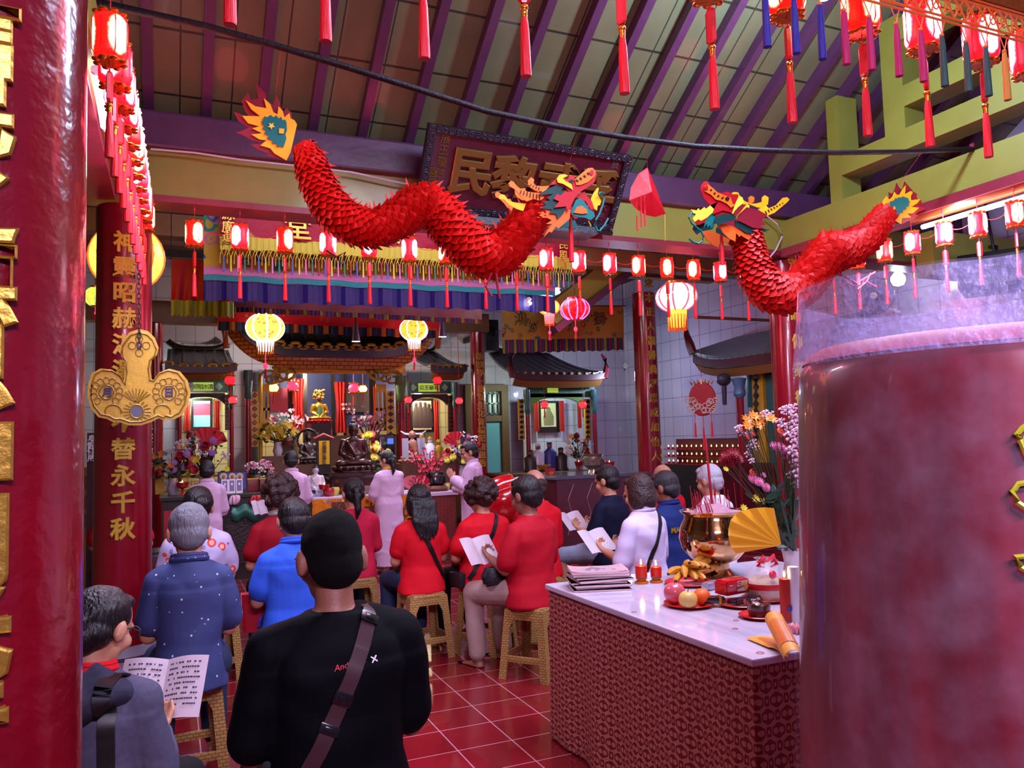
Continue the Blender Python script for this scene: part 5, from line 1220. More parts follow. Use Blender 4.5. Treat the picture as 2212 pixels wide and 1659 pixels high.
def marble():
    m, N, L, b = nodes_of('marble_top', .12, 0, .3)
    tc = N.new('ShaderNodeTexCoord'); mp = N.new('ShaderNodeMapping'); mp.inputs['Scale'].default_value = (1, .12, 1); mp.inputs['Rotation'].default_value = (0, 0, .25); L.new(tc.outputs['Object'], mp.inputs[0])
    n = N.new('ShaderNodeTexNoise'); n.inputs['Scale'].default_value = 14; n.inputs['Detail'].default_value = 8; n.inputs['Distortion'].default_value = .6; L.new(mp.outputs[0], n.inputs[0])
    L.new(mix_(N, L, n.outputs[0], '#a89ab4', '#e2d6e6'), b.inputs['Base Color']); return m
t = thing('altar_table', 'marble-topped altar table with red and gold patterned skirt, right foreground', 'table', ((TX0 + TX1) / 2, (TY0 + TY1) / 2, 0))
part('tabletop', B().box2((TX0, TY0, TZ - .028), (TX1, TY1, TZ)), marble(), t, world=True, smooth=False, bevel=.006)
part('leg_frame', B().box2((TX0 + .06, TY0 + .06, 0), (TX1 - .06, TY1 - .06, TZ - .03)), MATS['brown_wood'], t, world=True, smooth=False)
SKIRT = brocade('skirt_brocade', '#6a0a1c', '#b06c58', .085)
per = [(TX1 - .02, TY0 + .012), (TX0 + .015, TY0 + .012), (TX0 + .015, TY1 - .012), (TX1 - .02, TY1 - .012)]
def skirt(u, v):
    seg = [TX1 - TX0 - .035, TY1 - TY0 - .024, TX1 - TX0 - .035]; tot = sum(seg); s = u * tot; i = 0
    while i < 2 and s > seg[i]: s -= seg[i]; i += 1
    a, b = Vector((*per[i], 0)), Vector((*per[i + 1], 0)); d = (b - a).normalized(); nrm = Vector((-d.y, d.x, 0)) * (1 if i != 9 else 1)
    out = Vector((d.y, -d.x, 0)) * -1
    p = a + d * s; cn = Vector(((TX0 + TX1) / 2, (TY0 + TY1) / 2, 0)); o = out if (p + out - cn).length > (p - cn).length else -out
    edge = min(1., min(s, seg[i] - s) / .08); w = (math.sin(u * 92) * .5 + math.sin(u * 57 + 1) * .5) * .020 * (1 - v) ** .8 * edge + (1 - v) * .015
    return Vector((p.x, p.y, .01 + v * (TZ - .042))) + o * w
part('skirt', B().grid(skirt, 240, 12), SKIRT, t, world=True)
bkp = P(1302, 1272, Z=TZ); rn = random.Random(4); z = TZ
for i in range(8):
    th = rn.uniform(.008, .014); yaw = math.radians(-14 + rn.uniform(-7, 7)) if i < 7 else math.radians(-20)
    o = thing('songbook', ['pink songbook lying at the bottom of the stack on the marble table', 'pink songbook second from the bottom of the stack on the marble', 'pink songbook third from the bottom of the table stack', 'pink songbook fourth from the bottom of the table stack', 'pink songbook fifth from the bottom of the table stack', 'pink songbook sixth from the bottom of the table stack', 'pink songbook just below the top one of the table stack', 'top songbook of the stack with faint grey writing on its cover'][i], 'book', (bkp.x + rn.uniform(-.012, .012), bkp.y + .04 + rn.uniform(-.015, .015), z), yaw, 'stacked songbooks')
    w, h = .145, .10
    def top(u, v, th=th, i=i): return Vector(((u - .5) * w * 2, (v - .5) * h * 2, th + (.010 * (2 * u - 1) ** 4 if i > 5 else .0)))
    g = B().grid(top, 10, 6); part('cover', g, M('songbook_cover', '#e8c4cc', .55, var=.12, vs=14), o, solid=.0015)
    part('pages', B().box((0, 0, th / 2), (w * 1.97, h * 1.96, th - .002)), M('songbook_pages', '#dcbcc0', .7, var=.2, vs=300, stretch=(.02, .02, 1)), o, smooth=False)
    if i == 7:
        wr_b = B(); r2 = random.Random(8)
        for k in range(16):
            x, y = r2.uniform(-.07, .07), r2.uniform(-.05, .03); wr_b.tube([(x, y, th + .003), (x + .012, y + .006, th + .003), (x + .02, y - .004, th + .003)], .0012, 4)
        part('cover_writing', wr_b, M('grey_print', '#8a7a96', .7), o)
    z += th + .0012
RWAX = M('red_wax', '#e02208', .4, trans=.15)
GLASS = M('clear_glass', '#583838', .05, alpha=.07, coat=.3)
FLAME = M('flame', '#ffd890', .5, emit='#ffc060', es=22)
def candle_glass(label, c, h, r, wax=.6, foot=True, big=False):
    o = thing('glass_candle', label, 'candle', c); z0 = .028 if foot else .002
    if foot: part('foot', B().lathe([(0, 0), (r * 1.05, 0), (r * 1.1, .008), (r * .65, .016), (r * .95, .028), (0, .028)], n=24), M('amber_glass', '#e0781c', .15, trans=.5), o)
    part('glass', B().lathe([(0, z0), (r, z0), (r * 1.02, h), (r * .94, h), (r * .92, z0 + .004), (0, z0 + .004)], n=28), GLASS, o)
    part('wax', B().lathe([(0, z0 + .006), (r * .9, z0 + .006), (r * .9, z0 + (h - z0) * wax), (0, z0 + (h - z0) * wax)], n=24), RWAX, o)
    zf = z0 + (h - z0) * wax; part('flame', B().lathe([(0, zf + .004), (.004, zf + .010), (.0045, zf + .016), (.002, zf + .026), (0, zf + .032)], n=12), FLAME, o)
    lamp('POINT', (c[0], c[1], c[2] + zf + .02), .16, WARM, .01, name='candle_light')
    return o
candle_glass('red candle burning in a glass on an amber foot, beside the songbooks', P(1386, 1260, Z=TZ), .135, .034)
candle_glass('smaller red candle glass half hidden behind the bananas', P(1418, 1258, Z=TZ), .115, .032, .62)
tc_ = candle_glass('tall red candle in a clear glass beside the giant candle', P(1699, 1345, Z=TZ), .245, .024, .72, False)
part('sticker', B().cyl((0, -.0245, .06), (0, -.0255, .06), .012, n=10), M('blue_print', '#2038a0', .5), tc_)
single('paper_roll', B().cyl(P(1719, 1345, Z=TZ), P(1719, 1345, Z=TZ) + Vector((0, 0, .225)), .022, n=20), MATS['white'], 'plain white paper roll standing next to the tall candle', 'roll', loc=P(1719, 1345, Z=TZ))
PLATE = M('red_plastic', '#c80e16', .25, coat=.4)
def plate(label, c, r):
    b = B().lathe([(0, 0), (r * .7, 0), (r * .98, .012), (r, .014), (r * .97, .016), (r * .68, .006), (0, .006)], n=40)
    return single('plate', b, PLATE, label, 'plate', 'red plastic plates', loc=(0, 0, 0)), c
def put_plate(label, px, py, r):
    c = P(px, py, Z=TZ); o, _ = plate(label, c, r); o.location = c; return c
c = put_plate('red plate holding the apple, pear and orange', 1488, 1308, .115)
def fruit(name, label, c, r, mat, cat, stem=True, squash=.94, dip=.12):
    o = thing(name, label, cat, c)
    pr = []
    for k in range(21):
        a = -PI / 2 + PI * k / 20; d = 1 - dip * math.exp(-((a - PI / 2) / .35) ** 2) - dip * .6 * math.exp(-((a + PI / 2) / .3) ** 2)
        pr.append((r * math.cos(a) if 0 < k < 20 else 0, r * squash * (math.sin(a) * d) + r * squash * .93))
    part('flesh', B().lathe(pr, n=32), mat, o)
    if stem: part('stem', B().tube([(0, 0, r * squash * 1.75), (.002, 0, r * squash * 1.95), (.005, 0, r * squash * 2.08)], .0018, 6), M('stem_brown', '#4a3018', .6), o)
    return o
M('apple_skin', '#d2485a', .25, var=.25, vs=9, coat=.4, hex2='#c4606a'); M('orange_skin', '#e8640e', .38, bump=.3, bs=260); M('pear_skin', '#d8b25e', .4, bump=.1, bs=300, var=.12, vs=30)
zc = TZ + .008
pr_ = c
fruit('apple', 'big pink apple at the back of the red plate', (P(1461, 1304, Z=zc).x, P(1461, 1304, Z=zc).y + .01, zc), .050, MATS['apple_skin'], 'fruit', squash=1.0)
fruit('pear', 'round yellow pear in front on the red plate', (P(1487, 1313, Z=zc).x, P(1487, 1313, Z=zc).y, zc), .042, MATS['pear_skin'], 'fruit', dip=.2)
fruit('orange', 'orange at the right on the red fruit plate', (P(1518, 1306, Z=zc).x, P(1518, 1306, Z=zc).y + .005, zc), .040, MATS['orange_skin'], 'fruit', stem=False, dip=.05)
c = put_plate('red plate under the bananas', 1490, 1262, .13)
YEL = M('banana_peel', '#d89a30', .45, var=.3, vs=22, hex2='#a8681c', bump=.1, bs=80); BTIP = M('banana_tip', '#22140c', .7)
def banana(t, a, m_, e, r=.019):
    a, m_, e = Vector(a), Vector(m_), Vector(e); q = [a * (1 - s) ** 2 + m_ * 2 * s * (1 - s) + e * s * s for s in [k / 12 for k in range(13)]]
    rr = [.007, .011, .016, r, r * 1.04, r * 1.06, r * 1.06, r * 1.04, r, r * .92, r * .75, r * .5, r * .3]
    bt = part('banana', B().tube(q, rr, 7), YEL, t)
    sub('tip', B().tube([q[-1] - (q[-1] - q[-2]) * .3, q[-1] + (q[-1] - q[-2]) * .25], [r * .42, r * .25], 7), BTIP, bt)
def bunch(label, c, crown, lst):
    t = thing('banana_bunch', label, 'fruit', c)
    part('crown', B().sph(crown, (.024, .024, .02), 10), BTIP, t)
    for m_, e in lst: banana(t, Vector(crown) + Vector((0, 0, 0)), m_, e)
zz = TZ + .012
c1 = Vector((c.x - .02, c.y - .01, zz))
bunch('front bunch of short spotted yellow bananas lying with blackened tips', c1, (.03, .06, .05), [((-.05, .05, .075), (-.125, -.01, .055)), ((-.02, -.0, .10), (-.055, -.06, .035)), ((.0, .0, .11), (-.005, -.03, .105)), ((.03, .0, .11), (.035, -.065, .085)), ((.03, -.03, .05), (.0, -.075, .022)), ((.06, .0, .10), (.075, -.055, .08)), ((.06, -.03, .04), (.055, -.08, .022)), ((-.05, .03, .03), (-.10, -.04, .022)), ((.09, .0, .09), (.11, -.05, .07))])
c2 = Vector((c.x + .10, c.y + .07, zz))
bunch('rear banana bunch with fingers pointing up to the right', c2, (-.06, .0, .03), [((.02, -.02, .08), (.09, -.03, .105)), ((.0, .0, .09), (.08, .0, .135)), ((.02, .03, .07), (.10, .02, .09)), ((.03, -.04, .04), (.11, -.05, .065)), ((.0, .05, .05), (.10, .06, .06))])
c = put_plate('red plate under the snack packs', 1600, 1308, .105)
def pack(label, c, d, yaw, mat, tilt=0., extra=None, tz_=0.):
    o = thing('snack_pack', label, 'package', c, 0, None, (0, tilt, yaw))
    part('wrapper', B().box((0, 0, d[2] / 2), d), mat, o, bevel=min(d) * .22)
    for s in (-1, 1): part('end_seal', B().box((s * (d[0] / 2 + .004), 0, d[2] / 2), (.012, d[1] * .8, d[2] * .75)), mat, o, bevel=.002)
    return o
RFOIL = M('red_wrapper', '#c40c18', .2, coat=.6, bump=.3, bs=40); BFOIL = M('black_wrapper', '#1a1014', .2, coat=.6, bump=.3, bs=40); SFOIL = M('silver_wrapper', '#b0a8b8', .25, .6, bump=.4, bs=50)
zp = TZ + .016
o = pack('long black wafer pack lying under the red biscuit pack', (P(1612, 1300, Z=zp).x, P(1612, 1300, Z=zp).y, zp), (.19, .055, .022), math.radians(12), BFOIL)
word('Choc Zab', Matrix.Translation((.03, -.0285, .011)) @ Matrix.Rotation(PI / 2, 4, 'X'), .016, MATS['paper'], o); part('emblem', B().cyl((-.045, -.0275, .011), (-.045, -.0295, .011), .011, n=16), M('pink_print', '#c85a6a', .4), o)
o = pack('small dark pack with gold end at the left of the snack plate', (P(1540, 1302, Z=zp).x, P(1540, 1302, Z=zp).y, zp), (.085, .06, .028), math.radians(-30), BFOIL)
part('gold_band', B().box((.03, 0, .014), (.012, .062, .030)), GOLDF, o, bevel=.003)
pack('silver white box leaning at the back of the snack plate', (P(1538, 1272, Z=TZ).x, P(1538, 1272, Z=TZ).y, TZ + .002), (.11, .05, .035), math.radians(20), SFOIL)
o = pack('red biscuit pack with white and orange label on top of the snacks', (P(1582, 1284, Z=zp + .023).x, P(1582, 1284, Z=zp + .023).y, zp + .026), (.145, .075, .072), math.radians(10), RFOIL)
def fr_(o, x, z, y=-.0385): return Matrix.Translation((x, y, z)) @ Matrix.Rotation(PI / 2, 4, 'X')
part('front_label', B().prism([(-.032, -.02), (.03, -.024), (.036, .022), (-.028, .024)], fr_(o, .022, .038), .001), M('cream_print', '#d8c8c0', .4), o, smooth=False)
word('Malkist', fr_(o, .012, .036, -.0405) @ Matrix.Rotation(.15, 4, 'Z'), .016, M('print_crimson', '#a01020', .4), o, depth=.001, bold=.004)
part('emblem', B().lathe([(0, 0), (.010, 0), (.010, .001), (0, .001)], n=18, mat=fr_(o, .008, .052, -.0397), sx=1.3, sy=.7), MATS['print_crimson'], o); word('Roma', fr_(o, .008, .052, -.0415), .007, MATS['white'], o, depth=.001)
part('biscuit_picture', B().prism(star(0, 0, .014, 9, .85), fr_(o, .05, .032, -.040), .001).prism(star(-.012, .014, .011, 9, .85), fr_(o, .05, .034, -.040), .001), M('biscuit_print', '#e09a3c', .5), o, smooth=False)
word('Roma', fr_(o, -.048, .048, -.0385), .009, MATS['white'], o, depth=.001)
c = put_plate('small red plate under the brown cake', 1640, 1334, .085)
b = B(); pr_ = [(0, 0), (.038, 0), (.042, .004), (.046, .03), (.048, .05), (.046, .053), (.042, .046), (.025, .040), (0, .042)]
b.lathe(pr_, n=48)
for v in b.b.verts:
    a = math.atan2(v.co.y, v.co.x); rr = math.hypot(v.co.x, v.co.y)
    if rr > .03: f_k = 1 + .018 * math.sin(a * 22); v.co.x *= f_k; v.co.y *= f_k
    if v.co.z > .03: v.co.z += .003 * math.sin(a * 5 + rr * 200)
o = single('rice_cake', b, M('brown_cake', '#4a2008', .25, var=.3, vs=30, coat=.6, bump=.2, bs=60), 'sticky dark brown cake on the small red plate', 'cake', loc=(0, 0, 0)); o.location = (c.x, c.y, TZ + .007)
c = put_plate('red plate under the rice bag', 1655, 1296, .11)
t = thing('rice_bag', 'clear plastic bag of rice tied with a pink red ribbon', 'bag', (c.x, c.y, TZ + .008))
part('rice', B().lathe([(0, 0), (.085, .002), (.098, .03), (.094, .07), (.06, .098), (0, .108)], n=32), M('rice_grain', '#d0b894', .6, bump=.8, bs=240), t)
def film(u, v):
    a = u * 2 * PI; z = v * .185; r = .101 * (1 - .0 * v) if v < .45 else .101 * (1 - ((v - .45) / .55) ** 1.2 * .86)
    if v > .93: r += (v - .93) * .5
    return Vector((r * (1 + .05 * math.sin(a * 9) * v) * math.cos(a), r * (1 + .05 * math.sin(a * 9) * v) * math.sin(a), .001 + z))
FILM = None
def film_mat(name, alpha, tint, rough=.15, bump=.5, bs=18, pw=2.):
    m, N, L, b = nodes_of(name, rough)
    b.inputs['Base Color'].default_value = (*lin(tint), 1); b.inputs['Specular IOR Level'].default_value = .9
    tc = N.new('ShaderNodeTexCoord'); n = N.new('ShaderNodeTexNoise'); n.inputs['Scale'].default_value = bs; n.inputs['Detail'].default_value = 6; L.new(tc.outputs['Object'], n.inputs[0])
    L.new(math_(N, L, 'MULTIPLY', math_(N, L, 'POWER', n.outputs[0], pw), alpha * 3.4 / (2.2 if pw == 1 else 1)), b.inputs['Alpha'])
    bp = N.new('ShaderNodeBump'); bp.inputs['Strength'].default_value = bump; bp.inputs['Distance'].default_value = .01; L.new(n.outputs[0], bp.inputs['Height']); L.new(bp.outputs[0], b.inputs['Normal'])
    return m
part('plastic_film', B().grid(film, 48, 24), film_mat('bag_film', .25, '#f4e0e8'), t)
rb = B().tube([(.018 * math.cos(a), .018 * math.sin(a), .172) for a in [k * PI / 8 for k in range(16)]], .006, 6, True)
for s in (-1, 1):
    for k in (0, 1): rb.tube([(0, -.015, .172), (s * .03, -.02 - k * .01, .185 + k * .012), (s * .055, -.02, .175 - k * .02), (s * .02, -.02, .165 - k * .02)], [.004, .010, .010, .004], 6)
rb.sph((-.02, -.075, .12), (.02, .012, .02), 10)
part('ribbon', rb, M('pink_ribbon', '#e02848', .3, coat=.4), t)
part('red_band', B().lathe([(.1025, .052), (.1035, .055), (.1035, .075), (.1025, .078)], n=40), M('red_tape', '#b81020', .35), t)
def sheet(name, label, pts, mat, mat2, fold):
    t = thing(name, label, 'paper', pts[0]); b = B(); n = 16; m = 8
    b.grid(lambda u, v: fold(u, v), n, m); part('sheet', b, mat, t, world=True, solid=.0012)
    k = B(); k.grid(lambda u, v: fold(.2 + u * .6, .15 + v * .7) + Vector((0, 0, .0016)), n, m); part('red_print', k, mat2, t, world=True)
    return t
GPAP, RPAP = M('joss_paper', '#d89030', .5, var=.25, vs=20), M('joss_print', '#c8402a', .35, var=.4, vs=16, coat=.4, hex2='#d8902c')
a0, a1, a2, a3 = P(1612, 1380, Z=TZ + .004), P(1700, 1376, Z=TZ + .004), P(1702, 1418, Z=TZ + .004), P(1660, 1400, Z=TZ + .004)
sheet('joss_paper', 'flat yellow-edged joss paper lying at the near table corner', (a0,), GPAP, RPAP, lambda u, v: (a0.lerp(a1, u)).lerp(a3.lerp(a2, u), v) + Vector((0, 0, .002 + .006 * math.sin(u * 5))))
c0, c1 = P(1672, 1330, Z=TZ + .10), P(1716, 1415, Z=TZ + .03); ax = (c1 - c0); sd = ax.cross(Vector((0, 0, 1))).normalized()
sheet('joss_paper', 'rolled orange joss paper with red print propped at the table edge', (c1,), GPAP, RPAP, lambda u, v: c0 + ax * u + sd * (.034 * math.cos(v * 3.6 - .2)) + Vector((0, 0, .03 * math.sin(v * 3.6 - .2) - .012)))
for nm, px, py, r in (('near the fruit plate', 1370, 1322, .012), ('by the cake plate', 1590, 1340, .012), ('near the front edge', 1588, 1358, .012), ('at the near corner', 1642, 1410, .014)):
    q = P(px, py, Z=TZ + .0012); single('rubber_band', B().tube([q + Vector((r * math.cos(a), r * .9 * math.sin(a), 0)) for a in [2 * PI * k / 20 for k in range(20)]], .0012, 5, True), M('tan_rubber', '#b86a4a', .6), 'thin rubber band lying on the marble %s' % nm, 'rubber band')
lt = thing('lotus_candle', 'small pink lotus candle half hidden beside the giant candle', 'candle', P(1722, 1368, Z=TZ))
for k in range(8):
    a = k * PI / 4; part('petal', B().sph((math.cos(a) * .018, math.sin(a) * .018, .016), (.013, .006, .022), 10, (0, .5, a)), M('lotus_pink', '#e8909c', .4), lt)
bc = P(1540, 1240, Z=TZ); BR = M('polished_brass', '#c89a6a', .1, 1., bump=.06, bs=12)
bc = Vector((bc.x - .02, bc.y - .05, TZ)); k = (bc - C0).dot(f_) / F
r0 = 70 * k; zt = (P(1536, 1103, D=(bc - C0).dot(f_)).z - TZ)
t = thing('incense_burner', 'large polished brass incense burner full of sand and incense sticks', 'burner', bc)
part('bowl', B().lathe([(0, 0), (r0 * .55, 0), (r0 * .58, zt * .04), (r0 * .42, zt * .12), (r0 * .42, zt * .2), (r0 * .72, zt * .27), (r0 * .98, zt * .42), (r0 * 1.07, zt * .58), (r0 * 1.02, zt * .74), (r0 * .9, zt * .87), (r0 * .88, zt * .93), (r0 * 1.0, zt * .98), (r0 * 1.02, zt), (r0 * .96, zt), (r0 * .74, zt * .86), (0, zt * .86)], n=56), BR, t)
part('ash', B().lathe([(r0 * .93, zt * .975), (r0 * .6, zt * 1.0), (r0 * .25, zt * 1.1), (0, zt * 1.12)], n=40), M('pink_ash', '#b08090', .9, bump=1., bs=160, var=.3, vs=60), t)
hb = B(); v_l = -r_ * r0 * .86 - f_ * r0 * .3; rn = random.Random(6)
for i in range(30): hb.sph(v_l + Vector((rn.uniform(-.025, .025), rn.uniform(-.03, .02), zt * .62 + rn.uniform(-.06, .05))), rn.uniform(.008, .02), 8)
hb.tube([v_l + Vector((-.0 + .03 * math.cos(a), -.03, zt * .52 + .035 * math.sin(a))) for a in [k * PI / 8 for k in range(16)]], .008, 6, True)
part('lion_handle', hb, M('dark_bronze', '#4a241c', .3, .8), t)
STK = M('incense_red', '#a8102a', .6); rn = random.Random(9)
big = P(1524, 950, D=(bc - C0).dot(f_)); bs_ = Vector((-.012, -.02, zt * .9)) + bc
single('incense_stick', B().cyl(bs_, big, .0075, .0065, 10).cyl(big, big + Vector((0, 0, .02)), .0045, .002, 8), STK, 'single thick red incense stick standing tall in the burner', 'incense', loc=bs_)
for i in range(44):
    a, r = rn.uniform(0, 2 * PI), rn.uniform(.1, .85) * r0
    if i < 14: a = PI * (1.05 + .35 * rn.random()); r = rn.uniform(.6, .9) * r0
    p0 = bc + Vector((r * math.cos(a), r * math.sin(a), zt * .95)); l = rn.uniform(.06, .17); ln = (-.25 - .15 * rn.random()) if i < 14 else rn.uniform(-.12, .12)
    d = Vector((ln, rn.uniform(-.1, .1), 1)).normalized()
    o = single('incense_stick', B().cyl(p0, p0 + d * l, .0016, n=5).cyl(p0 + d * l, p0 + d * (l + .012), .0022, .0015, n=5), STK, 'thin short red incense stick in the brass burner', 'incense', 'thin incense sticks', loc=p0)
def bloom_mesh(kind):
    b = B(); rn = random.Random(hash(kind) % 99 if False else len(kind))
    if kind == 'daisy':
        for k in range(16):
            a = k * PI / 8 + (.2 if k % 2 else 0); l = 1. if k % 2 else .8; c, s = math.cos(a), math.sin(a)
            v = [b.b.verts.new(p) for p in ((c * .15 - s * .08, s * .15 + c * .08, .05), (c * .6 * l - s * .2, s * .6 * l + c * .2, .25), (c * l, s * l, .30), (c * .6 * l + s * .2, s * .6 * l - c * .2, .25), (c * .15 + s * .08, s * .15 - c * .08, .05))]; b.b.faces.new(v)
        b.sph((0, 0, .12), (.22, .22, .16), 10)
    elif kind == 'mum':
        for j, (n, z, l) in enumerate(((14, .0, 1.), (12, .2, .85), (9, .38, .62), (5, .5, .35))):
            for k in range(n):
                a = k * 2 * PI / n + j * .3; c, s = math.cos(a), math.sin(a)
                v = [b.b.verts.new(p) for p in ((c * .1 - s * .06, s * .1 + c * .06, z), (c * .7 * l - s * .14, s * .7 * l + c * .14, z + .1), (c * l, s * l, z + .28), (c * .7 * l + s * .14, s * .7 * l - c * .14, z + .1), (c * .1 + s * .06, s * .1 - c * .06, z))]; b.b.faces.new(v)
        b.sph((0, 0, .1), (.5, .5, .4), 8)
    elif kind == 'rose':
        for j in range(4):
            r = .95 - j * .2; b.lathe([(r * .5, -.2), (r * .95, .1 + j * .05), (r, .45 + j * .1), (r * .82, .62 + j * .1)], n=10 + j)
        b.sph((0, 0, .3), (.4, .4, .5), 8)
    else:
        for k in range(18): b.sph((rn.uniform(-.8, .8), rn.uniform(-.8, .8), rn.uniform(-.6, .9)), rn.uniform(.16, .3), 6)
    return b
BLM = {}
def bloom(parent, loc, r, kind, col, nrm):
    k = (kind, col)
    if k not in BLM: BLM[k] = bloom_mesh(kind).mesh(kind, M('petal_' + col.strip('#'), col, .55), smooth=kind in ('rose', 'tuft'))
    o = link('bloom', BLM[k], parent); m = face_m((0, 0, 0), nrm, (0, .3, 1)); o.rotation_euler = m.to_euler(); o.location = Vector(loc) - parent.location; o.scale = (r, r, r); return o
LEAF = M('leaf_green', '#16321e', .4, var=.4, vs=10); STEM = M('flower_stem', '#2c3a1c', .6); LEAFB = M('long_leaf', '#2a4438', .25, coat=.4)
def leaf(b, p, d, l, w, n=None):
    d = Vector(d).normalized(); n = Vector(n or (0, -1, .5)); s = d.cross(n).normalized()
    q = [p, p + d * l * .3 + s * w, p + d * l * .65 + s * w * .8 + Vector((0, 0, -l * .05)), p + d * l + Vector((0, 0, -l * .15)), p + d * l * .65 - s * w * .8 + Vector((0, 0, -l * .05)), p + d * l * .3 - s * w]
    b.b.faces.new([b.b.verts.new(x) for x in q])
base = P(1708, 1215, Z=TZ + .14); base = Vector((base.x + .02, base.y, TZ))
D0 = (base - C0).dot(f_)
ft = thing('flower_arrangement', 'tall vase of orange, pink, white and dark red flowers with leaves beside the giant candle', 'flowers', base)
part('vase', B().lathe([(0, 0), (.05, 0), (.06, .05), (.045, .14), (.055, .2), (.05, .2), (.04, .14), (0, .02)], n=24), M('vase_white', '#cfc4cc', .3), ft)
st = B(); lf = B(); rn = random.Random(12); top0 = base + Vector((0, 0, .19))
def bl(px, py, rpx, kind, col, dd=0.):
    D = D0 + dd; q = P(px, py, D=D); bloom(ft, q, rpx * D / F, kind, col, (q - base) * .3 + Vector((rn.uniform(-.3, .3), -.75, .35)))
    mid = top0.lerp(q, .5) + Vector((rn.uniform(-.02, .02), rn.uniform(-.02, .02), .02)); st.tube([top0, mid, q], .0022, 5)
for px, py, r in ((1612, 908, 15), (1628, 900, 15), (1636, 920, 16), (1614, 922, 14), (1650, 903, 14), (1664, 905, 16), (1645, 912, 13)): bl(px, py, r, 'daisy', '#e88a1c', rn.uniform(-.05, .05))
for px, py, r in ((1690, 885, 13), (1700, 880, 10), (1712, 880, 12), (1706, 895, 12), (1722, 900, 13), (1684, 912, 14), (1696, 922, 14), (1712, 915, 15), (1720, 930, 14), (1704, 940, 16), (1718, 955, 16), (1708, 970, 15), (1722, 985, 16), (1712, 1000, 14), (1721, 1020, 15), (1594, 925, 12), (1602, 934, 11), (1650, 893, 12), (1664, 895, 10), (1618, 965, 10), (1625, 955, 11), (1616, 980, 11), (1622, 995, 9), (1690, 935, 11), (1633, 968, 8), (1718, 1045, 12), (1706, 1025, 12)): bl(px, py, r * .8, 'tuft', '#e4c8dc', rn.uniform(-.08, .1))
for px, py, r in ((1672, 965, 13), (1684, 968, 15), (1697, 975, 14), (1690, 985, 13), (1625, 1037, 15), (1638, 1042, 13), (1652, 1054, 14), (1648, 1027, 8)): bl(px, py, r, 'mum', '#d87aa8', rn.uniform(-.08, .05))
for px, py, r in ((1570, 988, 17), (1582, 982, 17), (1592, 992, 15), (1576, 1000, 14), (1562, 996, 13)): bl(px, py, r, 'mum', '#8a0c22', -.02)
for px, py, r in ((1605, 930, 7), (1615, 945, 8), (1686, 933, 10), (1626, 1022, 9), (1626, 938, 7)): bl(px, py, r, 'rose', '#c8503c', 0)
for px, py, r in ((1567, 1014, 8), (1606, 1098, 10), (1632, 1078, 12), (1650, 1085, 10)): bl(px, py, r, 'daisy', '#e8cc2c', .05)
for i in range(90):
    q = top0 + Vector((rn.uniform(-.16, .12), rn.uniform(-.08, .12), rn.uniform(.0, .3))); leaf(lf, q, (rn.uniform(-1, .7), rn.uniform(-.6, .4), rn.uniform(-.2, .9)), rn.uniform(.05, .1), rn.uniform(.012, .024), (rn.uniform(-.4, .4), -1, .4))
part('stems', st, STEM, ft, world=True); part('foliage', lf, LEAF, ft, world=True, solid=.001, smooth=False)
ll = B()
for pl in ([(1700, 1190), (1680, 1150), (1640, 1142), (1606, 1140), (1575, 1150)], [(1695, 1180), (1660, 1125), (1625, 1118), (1590, 1135)], [(1706, 1180), (1672, 1130), (1640, 1105), (1610, 1110)], [(1712, 1185), (1700, 1130), (1690, 1095), (1705, 1078)], [(1718, 1190), (1712, 1140), (1722, 1095)]):
    q = [P(x, y, D=D0 - .10) for x, y in pl]
    for a, c in zip(q, q[1:]):
        s = (c - a).cross(f_).normalized() * .008; ll.quad(a + s, a - s, c - s * .6, c + s * .6)
part('long_leaves', ll, LEAFB, ft, world=True, solid=.0008, smooth=False)
fn = B(); D1 = D0 - .12; piv = P(1688, 1178, D=D1); edge = [(1618, 1100), (1600, 1104), (1588, 1112), (1578, 1124), (1574, 1140), (1573, 1156), (1576, 1170), (1580, 1183), (1590, 1196)]
edge = [(1672, 1098), (1652, 1096), (1634, 1097)] + edge
vs = [P(x, y, D=D1 + (.018 if i % 2 else -.004)) for i, (x, y) in enumerate(edge)]; pv = [piv + (v - piv) * .03 for v in vs]
for i in range(len(vs) - 1): fn.quad(pv[i], vs[i], vs[i + 1], pv[i + 1])
part('paper_fan', fn, M('yellow_paper', '#d8a018', .55), ft, world=True, solid=.0012, smooth=False, label='pleated yellow paper fan')
ce = P(2168, 829, D=1.62); e = ray(1732, 1100); ea = math.atan2(e.x, e.y); cc = math.atan2(ce.x, ce.y); dist = math.hypot(ce.x, ce.y)
rC = dist * math.sin(cc - ea); ztp = P(1745, 770, D=dist * math.cos(cc - ea) * .93).z
def candle_wax():
    m, N, L, b = nodes_of('giant_wax', .32, 0, .35)
    tc = N.new('ShaderNodeTexCoord'); mp = N.new('ShaderNodeMapping'); mp.inputs['Scale'].default_value = (1, 1, .1); L.new(tc.outputs['Object'], mp.inputs[0])
    n = N.new('ShaderNodeTexNoise'); n.inputs['Scale'].default_value = 9; n.inputs['Detail'].default_value = 6; L.new(mp.outputs[0], n.inputs[0])
    rp = N.new('ShaderNodeValToRGB'); L.new(n.outputs[0], rp.inputs[0]); e = rp.color_ramp.elements
    e[0].position = .3; e[0].color = (*lin('#580616'), 1); e[1].position = .68; e[1].color = (*lin('#8c2a3c'), 1); q = e.new(.5); q.color = (*lin('#741224'), 1)
    L.new(rp.outputs[0], b.inputs['Base Color']); b.inputs['Subsurface Weight'].default_value = .15; b.inputs['Subsurface Radius'].default_value = (.03, .01, .01); b.inputs['Subsurface Scale'].default_value = .3
    return m
t = thing('giant_candle', 'giant red temple candle wrapped in clear plastic at the right edge', 'candle', (ce.x, ce.y, 0))
